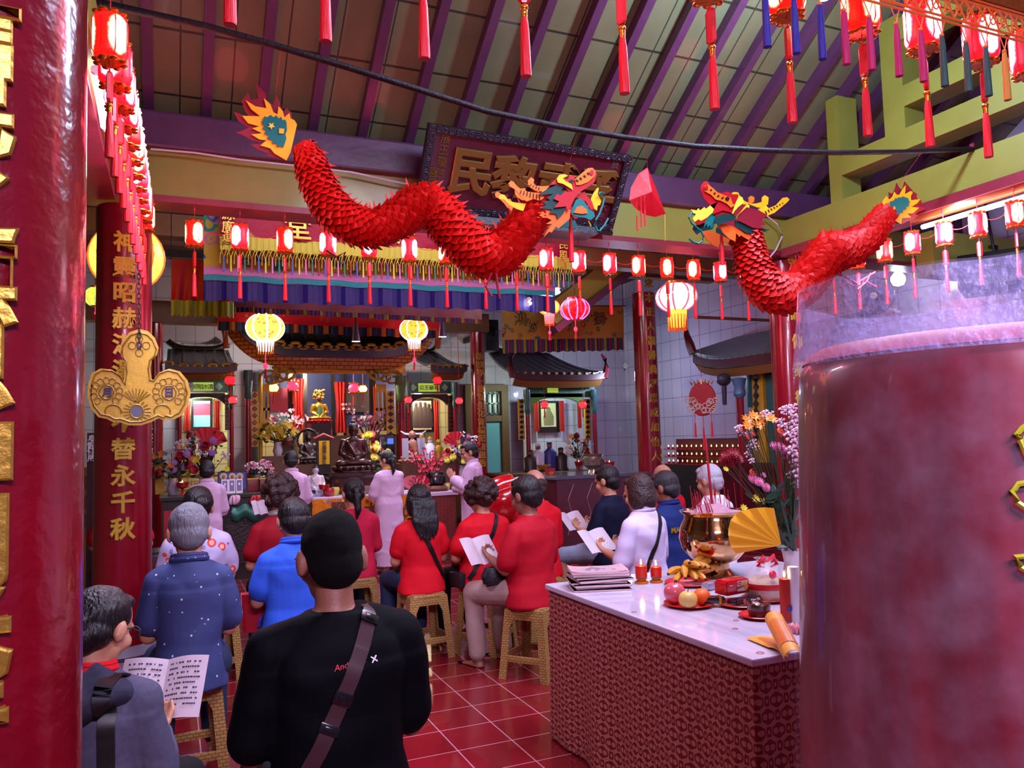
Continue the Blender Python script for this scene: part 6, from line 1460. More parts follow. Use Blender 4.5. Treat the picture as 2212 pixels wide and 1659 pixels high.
part('wax', B().lathe([(0, 0), (rC * 1.17, 0), (rC * .99, ztp - .10), (rC * .978, ztp - .05), (rC * .95, ztp - .02), (rC * .90, ztp), (rC * .84, ztp + .004), (rC * .6, ztp - .02), (0, ztp - .03)], n=96), candle_wax(), t)
rim = B().lathe([(rC * .96, ztp - .022), (rC * .93, ztp - .004), (rC * .88, ztp + .008), (rC * .82, ztp + .004)], n=96)
part('rim', rim, M('pink_wax', '#b84a5c', .4, var=.3, vs=14), t)
def wrap(u, v):
    a = u * 2 * PI; z = v * (ztp + .13); r = rC * (1.008 + .003 * math.sin(a * 7 + z * 5) + .105 * max(0, ztp - z))
    if z > ztp - .03: k = (z - ztp + .03) / .16; r *= 1 - .06 * k + .02 * math.sin(a * 13) * k; z += .012 * math.sin(a * 3) * k
    return Vector((r * math.cos(a), r * math.sin(a), .004 + z))
part('plastic_wrap', B().grid(wrap, 120, 50), film_mat('wrap_film', .08, '#d8d0f0', .14, .3, 11), t)
GW = M('wrap_print', '#b8b82a', .4)
def onc(px, py, R_=None):
    if R_ is None: R_ = onc(px, py, rC * 1.06); return onc(px, py, rC * (1.018 + .105 * max(0, ztp - R_.z)))
    d = ray(px, py); d.normalize(); o = C0 - Vector((ce.x, ce.y, C0.z)); A_ = d.x ** 2 + d.y ** 2; Bq = 2 * (o.x * d.x + o.y * d.y); Cq = o.x ** 2 + o.y ** 2 - R_ ** 2
    s = (-Bq - math.sqrt(Bq * Bq - 4 * A_ * Cq)) / (2 * A_); return C0 + d * s
part('wrap_collar', B().grid(lambda u, v: wrap(u, (ztp - .035 + v * .16) / (ztp + .13)) * Vector((1, 1, 1)).x, 120, 8), film_mat('collar_film', .42, '#b8b4f4', .12, .9, 55, 1.), t)
for pl in ([(2236, 905), (2208, 925), (2196, 938), (2204, 950), (2222, 990)], [(2232, 1040), (2200, 1045), (2188, 1060), (2198, 1085), (2228, 1105)], [(2236, 1200), (2194, 1203), (2206, 1225), (2230, 1240)], [(2240, 930), (2216, 945), (2212, 962)]):
    part('wrapper_print', B().tube([onc(*q) for q in pl], .005, 6), GW, t, world=True)
def rect(b, x0, y0, x1, y1, Y, d=.03, zf=None):
    """a slab whose front face spans two photo pixels on the plane Y"""
    a, c = P(x0, (y0 + y1) / 2, Y=Y), P(x1, (y0 + y1) / 2, Y=Y); xm = (x0 + x1) / 2
    z0, z1 = P(xm, y1, Y=Y).z, P(xm, y0, Y=Y).z
    return b.box2((a.x, Y, z0 if zf is None else zf), (c.x, Y + d, z1))
def pz(px, py, Y): return P(px, py, Y=Y).z
def pX(px, py, Y): return P(px, py, Y=Y).x
TEAL, GREEN_P = M('teal_paint', '#1c5a5c', .4, bump=.2, bs=30, coat=.2), M('green_paint', '#2a6a3a', .4)
CARVD = M('carved_dark', '#241014', .45, bump=.8, bs=40, var=.5)
CARVG = M('carved_gold', '#b08a30', .38, .5, bump=.9, bs=26, var=.3)
SCALES = tiles('roof_scales', 'xz', .11, .055, '#c87a34', '#b06828', '#4a240c', .006, .4, (0, 0), .1, .5, 1., .3)
GTILE = M('glazed_tile', '#26262f', .3, bump=.6, bs=24, coat=.3)
MARB_D = M('dark_marble', '#5c1e26', .15, var=.6, vs=5, coat=.3, hex2='#381018')
ORANGE_C = embroidered('orange_altar_cloth', '#c8741c', ['#8a3a10', '#e8b040', '#7a4a8a'], 8, 'xz', .34)
YF = 9.98
def counter(name, label, x0, x1, Y, yt, dep, mtop, mbody, cat='table', zt=None, over=.03):
    a, c = pX(x0, yt, Y), pX(x1, yt, Y); z = zt or pz((x0 + x1) / 2, yt, Y)
    t = thing(name, label, cat, ((a + c) / 2, Y + dep / 2, 0))
    part('tabletop', B().box2((a - over, Y - over, z - .05), (c + over, Y + dep, z)), mtop, t, world=True, smooth=False, bevel=.006)
    part('body', B().box2((a, Y, 0), (c, Y + dep - .02, z - .05)), mbody, t, world=True, smooth=False)
    return t, a, c, z
t, xa_, xb_, zL = counter('altar_counter', 'long dark wooden altar counter at the left with three red panels', 350, 676, YF, 1066, .85, MATS['dark_wood'], MATS['dark_wood'])
for i in range(3):
    u = xa_ + .18 + i * (xb_ - xa_ - .36) / 2; part('panel', B().box2((u - .16, YF - .012, .18), (u + .16, YF, zL - .16)), MATS['red_paint'] if i == 0 else CARVD, t, world=True, smooth=False)
t, xc_, xd_, zM = counter('altar_table', 'central altar table with an orange embroidered cloth hanging in front', 678, 888, YF, 1070, .9, M('table_cloth_top', '#b8a8c0', .35), MATS['brown_wood'])
fc = B().grid(lambda u, v: Vector((xc_ - .03 + u * (xd_ - xc_ + .06), YF - .04 - .012 * math.sin(u * 60), zM - .02 - v * .42)), 60, 4); part('front_cloth', fc, ORANGE_C, t, world=True, solid=.004)
for px, ch in ((732, '顯'), (802, '大'), (868, '光')): part('character', B().add(glyph(ch, .20, .006, .01), face_m(P(px, 1100, Y=YF - .06), (0, -1, 0))), M('dark_thread', '#4a1c10', .6), t, world=True)
t, xe_, xf_, zR = counter('altar_table', 'small table with a dark red patterned cloth right of the orange one', 893, 984, YF, 1063, .8, M('table_cloth_top', '#b8a8c0', .35), brocade('rear_brocade', '#5a1018', '#7a2c1c', .1))
t, xg_, xh_, zS = counter('book_stand', 'dark table holding open scripture books by the right rear column', 1046, 1152, 10.6, 1040, .6, MATS['dark_wood'], MATS['dark_wood'])
for i, px in enumerate((1074, 1118)): booklet('open scripture book lying flat on the dark table, the %s one' % ('left', 'right')[i], Vector((pX(px, 1035, 10.8), 10.85, zS + .012)), 0, .06, (.17, .24), .12)
t, xi_, xj_, zC = counter('marble_counter', 'dark red marble counter in the right rear corner', 1202, 1402, 9.9, 1024, 1.1, M('counter_top_grey', '#4a4a58', .15, coat=.3), MARB_D)
vn = B(); rn = random.Random(3)
for k in range(5):
    x = xi_ + .15 + k * .3; vn.tube([(x, 9.895, .2), (x + .08, 9.895, .45 + rn.random() * .1), (x + .02, 9.895, .7), (x + .12, 9.895, .92)], .004, 4)
part('vein', vn, M('marble_vein', '#a08a90', .4), t, world=True)
t, _, _, zK = counter('shrine_counter', 'low carved counter with a gold key border below the corner shrine', 1098, 1292, 11.5, 1020, .9, MATS['brown_wood'], M('red_lacquer_panel', '#5c1018', .35))
kb = B(); x = _a = pX(1100, 1028, 11.45); e_ = pX(1290, 1028, 11.45); zk = zK - .13
while x < e_ - .1:
    kb.tube([(x, 11.47, zk), (x + .09, 11.47, zk), (x + .09, 11.47, zk + .07), (x + .03, 11.47, zk + .07), (x + .03, 11.47, zk + .035), (x + .06, 11.47, zk + .035)], .006, 4); x += .11
part('key_border', kb, MATS['gold_paint'], t, world=True)
sg = thing('small_sign', 'red strip with one gold character beside the dark marble counter', 'sign', P(1191, 1035, Y=10.3))
b = B(); rect(b, 1180, 1012, 1200, 1062, 10.3, .03); part('board', b, MATS['red_paint'], sg, world=True, smooth=False)
part('character', B().add(glyph('堂', .085, .01, .01), face_m(P(1191, 1024, Y=10.295), (0, -1, 0))), MATS['gold_paint'], sg, world=True)
part('post', B().cyl((sg.location.x, 10.32, 0), (sg.location.x, 10.32, sg.location.z - .1), .02, n=8), MATS['dark_wood'], sg, world=True)
dc = P(1085, 1082, Y=9.3); t = thing('drum', 'big glossy red drum lying on a stand beside the celebrant', 'drum', (dc.x, dc.y, 0))
q = Matrix.Translation((0, 0, dc.z)) @ Matrix.Rotation(math.radians(62), 4, 'Y') @ Matrix.Rotation(.3, 4, 'X')
part('shell', B().lathe([(.25, -.26), (.30, -.12), (.315, 0), (.30, .12), (.25, .26)], n=36, mat=q), M('drum_red', '#b00a14', .12, coat=.6), t)
part('drumhead', B().lathe([(0, .262), (.25, .262), (.255, .24)], n=36, mat=q), M('hide', '#8a6a4a', .6), t); part('drumhead', B().lathe([(0, -.262), (.25, -.262), (.255, -.24)], n=36, mat=q), M('hide', '#8a6a4a', .6), t)
nb = B()
for i in range(28):
    a = i * PI / 14
    for z in (-.235, .235): nb.sph(q @ Vector((.262 * math.cos(a), .262 * math.sin(a), z)), .008, 6)
part('nail_ring', nb, MATS['gold'], t)
for sx in (-1, 1): part('stand_leg', B().cyl((sx * .26, -.1, 0), (sx * .2, 0, dc.z - .2), .02, n=8).cyl((sx * .26, .14, 0), (sx * .2, 0, dc.z - .2), .02, n=8), MATS['red_paint'], t)
def eave_roof(parent, xa, xb, Yf, Yb, ze, lift, rise, thick=1.0, period=.19, scales=SCALES, wave=True, hip=.25, fascia=None):
    n = 60
    def lf(u): return lift * abs(2 * u - 1) ** 5
    def top(u, v): return Vector((xa + u * (xb - xa) + (0.5 - u) * 2 * hip * v, Yf + v * (Yb - Yf), ze + .10 * thick + lf(u) * (1 - v) + rise * (v ** 1.5)))
    part('roof_tiles', B().grid(top, n, 8), GTILE, parent, world=True, solid=-.04)
    rb = B(); k = int((xb - xa) / period)
    for i in range(k + 1):
        u = (i + .5) / (k + 1); rb.tube([top(u, v / 6) + Vector((0, 0, .02)) for v in range(7)], .035, 8)
    part('tile_ridge', rb, GTILE, parent, world=True)
    part('fascia', B().grid(lambda u, v: Vector((xa + u * (xb - xa), Yf - .012, ze + lf(u) + .11 * thick * v)), n, 2), fascia or M('fascia_blue', '#26303e', .4), parent, world=True, solid=-.03)
    if wave:
        w = B(); m = k * 12
        pts_ = []
        for i in range(m + 1):
            u = i / m; s = math.sin(2 * PI * u * k); pts_.append((xa + u * (xb - xa) - .22 * period * math.sin(4 * PI * u * k), Yf - .022, ze + lf(u) + .12 * thick + .035 * thick * (s + .25 * abs(s))))
        w.tube(pts_, .02 * thick, 6); part('wave_border', w, MATS['gold_paint'], parent, world=True)
    part('scale_band', B().grid(lambda u, v: Vector((xa + .04 + u * (xb - xa - .08), Yf + .02 + .10 * v, ze + lf(u) * (1 - .25 * v) - .005 - .11 * thick * v)), n, 2), scales, parent, world=True, solid=.02)
    part('red_trim', B().tube([(xa + u / n * (xb - xa), Yf - .01, ze + lf(u / n)) for u in range(n + 1)], .012, 6), MATS['red_paint'], parent, world=True)
    part('ridge_beam', B().tube([top(u / 20, 1.) + Vector((0, 0, .05 + .12 * abs(u / 10 - 1) ** 4)) for u in range(21)], .05, 8), MATS['dark_wood'], parent, world=True)
    return lf
def diamonds(parent, x0, y0, x1, y1, Y, n, c1, c2, chars=None):
    b = B(); rect(b, x0, y0, x1, y1, Y, .04); part('diamond_strip', b, c1, parent, world=True, smooth=False)
    h = (y1 - y0) / n; w = (x1 - x0) * .42; g = B()
    for i in range(n):
        cx, cy = (x0 + x1) / 2, y0 + h * (i + .5)
        ps = [P(cx, cy - h * .42, Y=Y - .006), P(cx + w, cy, Y=Y - .006), P(cx, cy + h * .42, Y=Y - .006), P(cx - w, cy, Y=Y - .006)]
        A = [g.b.verts.new(p) for p in ps]; C_ = [g.b.verts.new(p + Vector((0, .012, 0))) for p in ps]
        g.b.faces.new(A); g.b.faces.new(C_[::-1])
        for j in range(4): g.b.faces.new((A[j - 1], A[j], C_[j], C_[j - 1]))
    part('diamonds', g, c2, parent, world=True, smooth=False)
    if chars:
        for i, ch in enumerate(chars): part('character', B().add(glyph(ch, (P(x1, y0, Y=Y) - P(x0, y0, Y=Y)).length * .52, .006, .01), face_m(P((x0 + x1) / 2, y0 + h * (i + .5), Y=Y - .008), (0, -1, 0))), M('orange_paint', '#d8602a', .5), parent, world=True)
def post(parent, px, y0, y1, Y, wpx, mat, cap=None, base_=True):
    a = P(px, y0, Y=Y); r = wpx * (a - C0).dot(f_) / F / 2; z1 = a.z
    part('post', B().cyl((a.x, Y, 0), (a.x, Y, z1), r, n=20), mat, parent, world=True)
    if cap: part('capital', B().lathe([(r, z1 - .42), (r * 1.35, z1 - .38), (r * 1.2, z1 - .3), (r * 1.6, z1 - .12), (r * 1.45, z1), (0, z1)], (a.x, Y, 0), 20), cap, parent, world=True)
CRM = tiles('cream_niche_tiles', 'xz', .2, .26, '#d8c894', '#d0be88', '#8a7a50', .006, .3, (0, 0), 0, 0, .3, .15)
def curtain(parent, x0, y0, x1, y1, Y, mat=None, tie=.3):
    a, c = P(x0, y0, Y=Y), P(x1, y0, Y=Y); zb_, zt_ = pz((x0 + x1) / 2, y1, Y), a.z
    def f(u, v):
        k = 1 - tie * math.sin(v * PI) ** 2
        return Vector(((a.x + c.x) / 2 + (u - .5) * (c.x - a.x) * k, Y + .025 * math.sin(u * 22), zt_ + v * (zb_ - zt_)))
    return part('curtain', B().grid(f, 30, 10), mat or M('curtain_red', '#b8201c', .6, bump=.3, bs=30), parent, world=True, solid=.006)
YS = 11.7; ms = thing('main_shrine', 'main altar shrine with curved tiled roof, gold carving and red posts', 'shrine', (pX(716, 1000, YS), YS, 0))
ze = pz(718, 773, YS)
eave_roof(ms, pX(488, 760, YS), pX(946, 760, YS), YS, 13.2, ze, .62, .75, 1.25, .21)
for px, s in ((489, -1), (945, 1)):
    p = P(px, 752, Y=YS); part('eave_tip', B().tube([p, p + Vector((s * .03, 0, .3)), p + Vector((s * .02, 0, .58)), p + Vector((-s * .04, 0, .75))], [.05, .05, .045, .02], 8), M('eave_tip_paint', '#b0643a', .4), ms, world=True)
b = B(); rect(b, 592, 786, 876, 806, 11.95, .12); part('carved_lintel', b, CARVG, ms, world=True, smooth=False)
b = B(); rect(b, 676, 787, 730, 802, 11.9, .05); part('name_plate', b, MATS['gold_paint'], ms, world=True, smooth=False)
for px, s in ((584, -1), (848, 1)):
    g = B()
    for j in range(3):
        c = P(px - s * j * 16, 818 + j * -6, Y=11.93); g.tube([c + Vector((s * .16 * (1 - t * .8) * math.cos(t * 8 + j), -.02, .14 * (1 - t * .8) * math.sin(t * 8 + j))) for t in [k / 14 for k in range(15)]], .022, 6)
    part('scroll_bracket', g, CARVG, ms, world=True)
post(ms, 536, 800, 1000, 11.9, 13, MATS['lacquer'], TEAL); post(ms, 866, 812, 1000, 11.9, 17, MATS['lacquer'], M('lotus_capital', '#4a6a3a', .35, var=.5, vs=20))
post(ms, 562, 806, 1000, 12.0, 9, MATS['gold_paint']); post(ms, 858, 806, 1000, 12.0, 9, MATS['gold_paint'])
DKD = M('diamond_dark', '#1c1424', .4); 
diamonds(ms, 543, 846, 557, 965, 11.95, 8, MATS['gold_paint'], DKD, '佑公主子萬寿福安')
diamonds(ms, 836, 844, 852, 945, 11.95, 7, MATS['gold_paint'], DKD)
for x0, x1 in ((560, 582), (812, 834)):
    g = B()
    for a in range(2):
        for y0_, y1_ in ((848, 885), (890, 918)): pass
    rect(g, x0, 830, x1, 846, 12.05, .04); rect(g, x0, 846, x0 + 4, 930, 12.05, .04); rect(g, x1 - 4, 846, x1, 930, 12.05, .04); rect(g, (x0 + x1) / 2 - 2, 846, (x0 + x1) / 2 + 2, 930, 12.05, .04)
    for y in (884, 914, 928): rect(g, x0, y - 3, x1, y + 3, 12.05, .04)
    part('lattice_panel', g, MATS['gold_paint'], ms, world=True, smooth=False)
b = B(); rect(b, 560, 800, 880, 1000, 13.5, .05); part('back_panel', b, M('shrine_blue', '#2c3878', .5, var=.3), ms, world=True, smooth=False)
for x0, x1, nm in ((584, 622, 'mural'), (748, 808, 'mural')):
    b = B(); rect(b, x0, 838, x1, 890, 13.4, .03); part(nm, b, M('mural_pink' if x0 < 600 else 'mural_brown', '#c83a5a' if x0 < 600 else '#5a4a52', .5), ms, world=True, smooth=False)
    if x0 < 600: b = B(); rect(b, x0, 891, x1, 930, 13.4, .03); part(nm, b, M('mural_blue', '#8ac4d4', .4), ms, world=True, smooth=False)
for x0, x1 in ((623, 634), (655, 664), (717, 724), (742, 748), (800, 812)):
    b = B(); rect(b, x0, 800, x1, 960, 12.9, .08, 0); part('inner_pillar', b, MATS['dark_wood'], ms, world=True, smooth=False)
curtain(ms, 630, 818, 657, 930, 12.7); curtain(ms, 722, 825, 748, 935, 12.7); curtain(ms, 806, 835, 815, 925, 12.75)
b = B(); rect(b, 566, 925, 860, 1010, 12.95, .6, 0); part('inner_altar', b, CRM, ms, world=True, smooth=False)
b = B(); rect(b, 675, 940, 860, 1040, 11.95, .5, 0); part('middle_altar', b, MATS['brown_wood'], ms, world=True, smooth=False)
struct('trim_141', B().box2((pX(690, 800, 12.3) - .1, 12.28, pz(690, 803, 12.3)), (pX(690, 800, 12.3) + .1, 12.42, pz(690, 797, 12.3))), M('lamp_glow_white', '#f0f4ff', .3, emit='#eef4ff', es=9), smooth=False)
def niche(label, x0, x1, y0, yr, y1, Y, sign, arch, pic, rx0, rx1):
    t = thing('side_shrine', label, 'shrine', (pX((x0 + x1) / 2, 950, Y), Y, 0))
    ze = pz((x0 + x1) / 2, yr, Y - .25)
    eave_roof(t, pX(rx0, yr, Y - .25), pX(rx1, yr, Y - .25), Y - .25, Y + 1.2, ze, .05, .4, .8, .19, M('scale_brown', '#8a5c2c', .45, bump=.5, bs=40), hip=.03)
    b = B(); rect(b, x0, y0, x1, y1, Y + .9, .05, 0); part('back_wall', b, CRM, t, world=True, smooth=False)
    b = B(); rect(b, x0, y0, x1, y0 + 26, Y, .08); part('lintel', b, TEAL, t, world=True, smooth=False)
    cx = (x0 + x1) / 2
    b = B(); rect(b, cx - 22, y0 + 4, cx + 22, y0 + 22, Y - .03, .03); part('name_plate', b, M('plate_green_glow', '#b4dc40', .4, emit='#c8f05a', es=.22), t, world=True, smooth=False)  # emission stands in for lamplight falling on the plate
    for i, ch in enumerate(sign): part('character', B().add(glyph(ch, .085, .006, .012), face_m(P(cx - 16 + i * 10.6, y0 + 13, Y=Y - .035), (0, -1, 0))), MATS['black'], t, world=True)
    for s in (-1, 1):
        g = B(); c = P(cx + s * 34, y0 + 13, Y=Y - .02); w = .06; g.b.faces.new([g.b.verts.new(c + Vector(v)) for v in ((-w, 0, 0), (0, 0, -w), (w, 0, 0), (0, 0, w))]); part('rhombus', g, M('rhombus_pale', '#8ac0a0', .4), t, world=True, solid=.01, smooth=False)
    for xx in (x0 - 6, x1 - 6): diamonds(t, xx, y0 + 30, xx + 13, y1 - 6, Y - .02, 9, M('strip_dark', '#5a4a3a', .5), M('strip_red', '#3a1418', .4))
    g = B(); zt, zs = pz(cx, y0 + 27, Y), pz(cx, y0 + 52, Y); xl, xr = pX(x0 + 6, 900, Y), pX(x1 - 6, 900, Y)
    N2 = 16; arc = [(xl + (xr - xl) * k / N2, zs + (zt - .06 - zs) * (1 - abs(2 * k / N2 - 1) ** 3.2)) for k in range(N2 + 1)]
    for p, q in zip(arc, arc[1:]): g.quad((p[0], Y, p[1]), (q[0], Y, q[1]), (q[0], Y, zt), (p[0], Y, zt))
    part('arch', g, CARVD, t, world=True, solid=.06, smooth=False)
    for s in (-1, 1): post(t, (x0 + 2 if s < 0 else x1 + 8), y0 + 2, y1, Y - .12, 9, MATS['lacquer'], TEAL)
    px0, py0, px1, py1 = pic
    b = B(); rect(b, px0 - 5, py0 - 6, px1 + 5, py1 + 6, Y + .72, .04); part('picture_frame', b, MATS['dark_wood'], t, world=True, smooth=False)
    return t
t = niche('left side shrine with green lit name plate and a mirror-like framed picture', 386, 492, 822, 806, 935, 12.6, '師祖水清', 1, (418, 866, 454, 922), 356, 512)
for y0_, y1_, h, nm in ((866, 872, '#d8d0b8', 'cream'), (872, 897, '#d03048', 'rose'), (897, 922, '#8accd8', 'cyan')):
    b = B(); rect(b, 418, y0_, 454, y1_, 13.30, .01); part('picture_band', b, M('glass_' + nm, h, .15, coat=.4), t, world=True, smooth=False)
curtain(t, 396, 866, 412, 930, 13.1); curtain(t, 462, 866, 476, 930, 13.1)
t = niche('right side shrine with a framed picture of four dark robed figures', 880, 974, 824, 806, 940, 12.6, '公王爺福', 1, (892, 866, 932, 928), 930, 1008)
b = B(); rect(b, 892, 866, 932, 928, 13.30, .01); part('picture', b, M('picture_cream', '#d8cca8', .4), t, world=True, smooth=False)
for i, (px, py) in enumerate(((899, 874), (908, 872), (918, 873), (926, 876))):
    c = P(px, py, Y=13.28); g = B().sph(c, (.028, .008, .035), 10); g.loft([(c.x, 13.285, pz(px, 922, 13.28), .075, .008), (c.x, 13.285, c.z - .15, .07, .008), (c.x, 13.285, c.z - .03, .03, .008)], 14); part('painted_figure', g, M('ink_brown', '#3a2a2e', .6), t, world=True)
curtain(t, 936, 866, 948, 950, 13.1)
YC_ = 12.3; t = thing('corner_shrine', 'roofed shrine in the rear right corner with a framed old man picture', 'shrine', (pX(1185, 950, YC_), YC_, 0))
def hip_roof(t, xa, xb, Yf, Yb, ze, lift, rise, tip):
    eave_roof(t, xa, xb, Yf, Yb, ze, lift, rise, .9, .2, M('scale_gold_dark', '#8a6a34', .45, bump=.6, bs=50), wave=False, fascia=M('fascia_maroon', '#3c1018', .4))
    g = B()
    for x, s in ((xa, -1), (xb, 1)): g.tube([(x, Yf, ze + lift), (x + s * .05, Yf, ze + lift + .18), (x + s * .02, Yf, ze + lift + .34), (x - s * .05, Yf, ze + lift + .42)], [.06, .055, .04, .012], 8)
    part('eave_horn', g, M('horn_maroon', '#5a1824', .35), t, world=True)
    g = B(); k = 12
    for i in range(k): g.cyl((xa + (i + .5) * (xb - xa) / k, Yf - .03, ze + .12), (xa + (i + .5) * (xb - xa) / k, Yf, ze + .12), .028, n=12)
    part('tile_disc', g, M('disc_yellow', '#c8b070', .45), t, world=True)
hip_roof(t, pX(1108, 820, YC_ - .3), pX(1306, 815, YC_ - .3), YC_ - .3, 13.7, pz(1207, 822, YC_ - .3), .05, .55, 1)
b = B(); rect(b, 1140, 836, 1285, 858, YC_, .08); part('lintel', b, M('green_carving', '#3a7a58', .4, bump=.8, bs=40, var=.5), t, world=True, smooth=False)
b = B(); rect(b, 1184, 838, 1206, 848, YC_ - .03, .03); part('name_plate', b, M('plate_green_glow', '#a8c83a', .4), t, world=True, smooth=False)
b = B(); rect(b, 1132, 858, 1276, 1018, 13.5, .05, 0); part('back_wall', b, tiles('niche_white_tiles', 'xz', .25, .3, '#c8c4d4', '#c0bccc', '#8a8498', .006, .2), t, world=True, smooth=False)
g = B(); zt, zs = pz(1205, 850, YC_), pz(1205, 880, YC_); xl, xr = pX(1146, 900, YC_), pX(1262, 900, YC_)
arc = [(xl + (xr - xl) * k / 16, zs + (zt - .08 - zs) * (1 - abs(k / 8 - 1) ** 3.2)) for k in range(17)]
for p, q in zip(arc, arc[1:]): g.quad((p[0], YC_, p[1]), (q[0], YC_, q[1]), (q[0], YC_, zt), (p[0], YC_, zt))
part('arch', g, M('arch_green', '#5a9a3a', .4), t, world=True, solid=.06, smooth=False)
for px in (1138, 1282): post(t, px, 842, 1000, YC_ - .1, 10, MATS['lacquer'], TEAL)
for x in (1121, 1264): diamonds(t, x, 862, x + 12, 950, YC_, 8, MATS['gold_paint'], DKD)
b = B(); rect(b, 1164, 866, 1208, 934, 13.38, .04); part('picture_frame', b, MATS['dark_wood'], t, world=True, smooth=False)
b = B(); rect(b, 1169, 871, 1201, 922, 13.36, .01); part('picture', b, M('picture_cream', '#d8cca8', .4), t, world=True, smooth=False)
c = P(1185, 900, Y=13.355); g = B().loft([(c.x, 13.355, c.z - .16, .10, .006), (c.x, 13.355, c.z, .11, .006), (c.x, 13.355, c.z + .1, .06, .006)], 14).sph((c.x, 13.355, c.z + .13), (.05, .006, .055), 12); part('painted_figure', g, M('ink_tan', '#8a7a5a', .6), t, world=True)
curtain(t, 1153, 866, 1163, 932, 13.3, None, .1); curtain(t, 1208, 866, 1218, 932, 13.3, None, .1); curtain(t, 1247, 868, 1254, 925, 13.3, None, .1)
XS = XR - 1.15; t = thing('wall_shrine', 'roofed shrine against the tiled right wall with turned-up horn eaves', 'shrine', (XS, P(1600, 900, X=XS).y, 0))
ya_, yb2 = P(1497, 760, X=XS).y, P(1720, 700, X=XS).y; zw = P(1600, 785, X=XS).z
sub_ = B()
def rt(u, v): return Vector((XS + v * 1.1, ya_ + u * (yb2 - ya_) + (.5 - u) * .5 * v, zw + .10 + .16 * (1 - u) ** 6 * (1 - v) + .45 * v))
part('roof_tiles', B().grid(rt, 40, 8), M('tile_slate', '#4e6a6c', .35, bump=.5, bs=20), t, world=True, solid=-.05)
rb = B()
for i in range(16): u = (i + .5) / 16; rb.tube([rt(u, v / 6) + Vector((0, 0, .02)) for v in range(7)], .03, 8)
part('tile_ridge', rb, M('tile_slate', '#2a2c3a', .35), t, world=True)
part('fascia', B().grid(lambda u, v: Vector((XS - .01, ya_ + u * (yb2 - ya_), zw - .04 + .16 * (1 - u) ** 6 + .13 * v)), 40, 2), M('fascia_maroon', '#3c1018', .4, bump=.6, bs=30), t, world=True, solid=.03)
part('scale_band', B().grid(lambda u, v: Vector((XS + .04 + .1 * v, ya_ + u * (yb2 - ya_), zw - .04 + .15 * (1 - u) ** 6 - .12 * v)), 40, 2), M('scale_gold_dark', '#8a6a34', .45), t, world=True, solid=.02)
q = rt(0, 0); part('eave_horn', B().tube([q, q + Vector((-.02, .04, .15)), q + Vector((-.02, .12, .32)), q + Vector((0, .16, .48))], [.07, .07, .05, .012], 8), M('horn_maroon', '#5a1824', .35), t, world=True)
q = rt(.5, 1); part('eave_horn', B().tube([q, q + Vector((0, .04, .15)), q + Vector((0, .16, .36))], [.07, .06, .012], 8), M('horn_maroon', '#5a1824', .35), t, world=True)
def xrect(b, x0, y0, x1, y1, X, d, zf=None):
    a, c = P(x0, (y0 + y1) / 2, X=X), P(x1, (y0 + y1) / 2, X=X); xm = (x0 + x1) / 2
    return b.box2((X, min(a.y, c.y), P(xm, y1, X=X).z if zf is None else zf), (X + d, max(a.y, c.y), P(xm, y0, X=X).z))
b = B(); a = P(1596, 815, X=XS + .15); b.cyl((a.x, a.y, 0), (a.x, a.y, a.z - .25), .055, n=16); part('post', b, MATS['lacquer'], t, world=True)
part('capital', B().lathe([(.06, a.z - .3), (.09, a.z - .25), (.075, a.z - .15), (.11, a.z - .02), (0, a.z)], (a.x, a.y, 0), 18), M('capital_blue', '#4a7a9a', .35, var=.4, vs=20), t, world=True)
b = B(); xrect(b, 1580, 798, 1618, 806, XS + .1, .06); xrect(b, 1594, 788, 1604, 806, XS + .1, .06); part('bracket', b, M('yellow_green', '#a8b02a', .4), t, world=True, smooth=False)
b = B(); xrect(b, 1622, 790, 1650, 960, XS + .3, .08, .9); part('side_panel', b, MATS['gold_paint'], t, world=True, smooth=False)
g = B()
for i in range(9):
    c = P(1633, 800 + i * 18, X=XS + .29); g.b.faces.new([g.b.verts.new(c + Vector(v)) for v in ((0, -.06, 0), (0, 0, -.075), (0, .06, 0), (0, 0, .075))])
part('diamonds', g, DKD, t, world=True, solid=.006, smooth=False)
b = B(); xrect(b, 1612, 790, 1622, 880, XS + .28, .06); part('dragon_bracket', b, TEAL, t, world=True, bevel=.02)
b = B(); xrect(b, 1650, 800, 1700, 1000, XS + .35, .06, .6); part('door_panel', b, TEAL, t, world=True, smooth=False)
b = B(); c = P(1563, 820, X=XS + .05); b.sph(c, (.12, .1, .1), 12).cyl(c, c - Vector((0, 0, .38)), .045, .03, 10); part('hanging_bracket', b, M('bracket_slate', '#3a4050', .4, bump=.5, bs=30), t, world=True)
b = B(); xrect(b, 1560, 1000, 1760, 1010, XS + .1, 1.0, 0); part('counter', b, MARB_D, t, world=True, smooth=False)
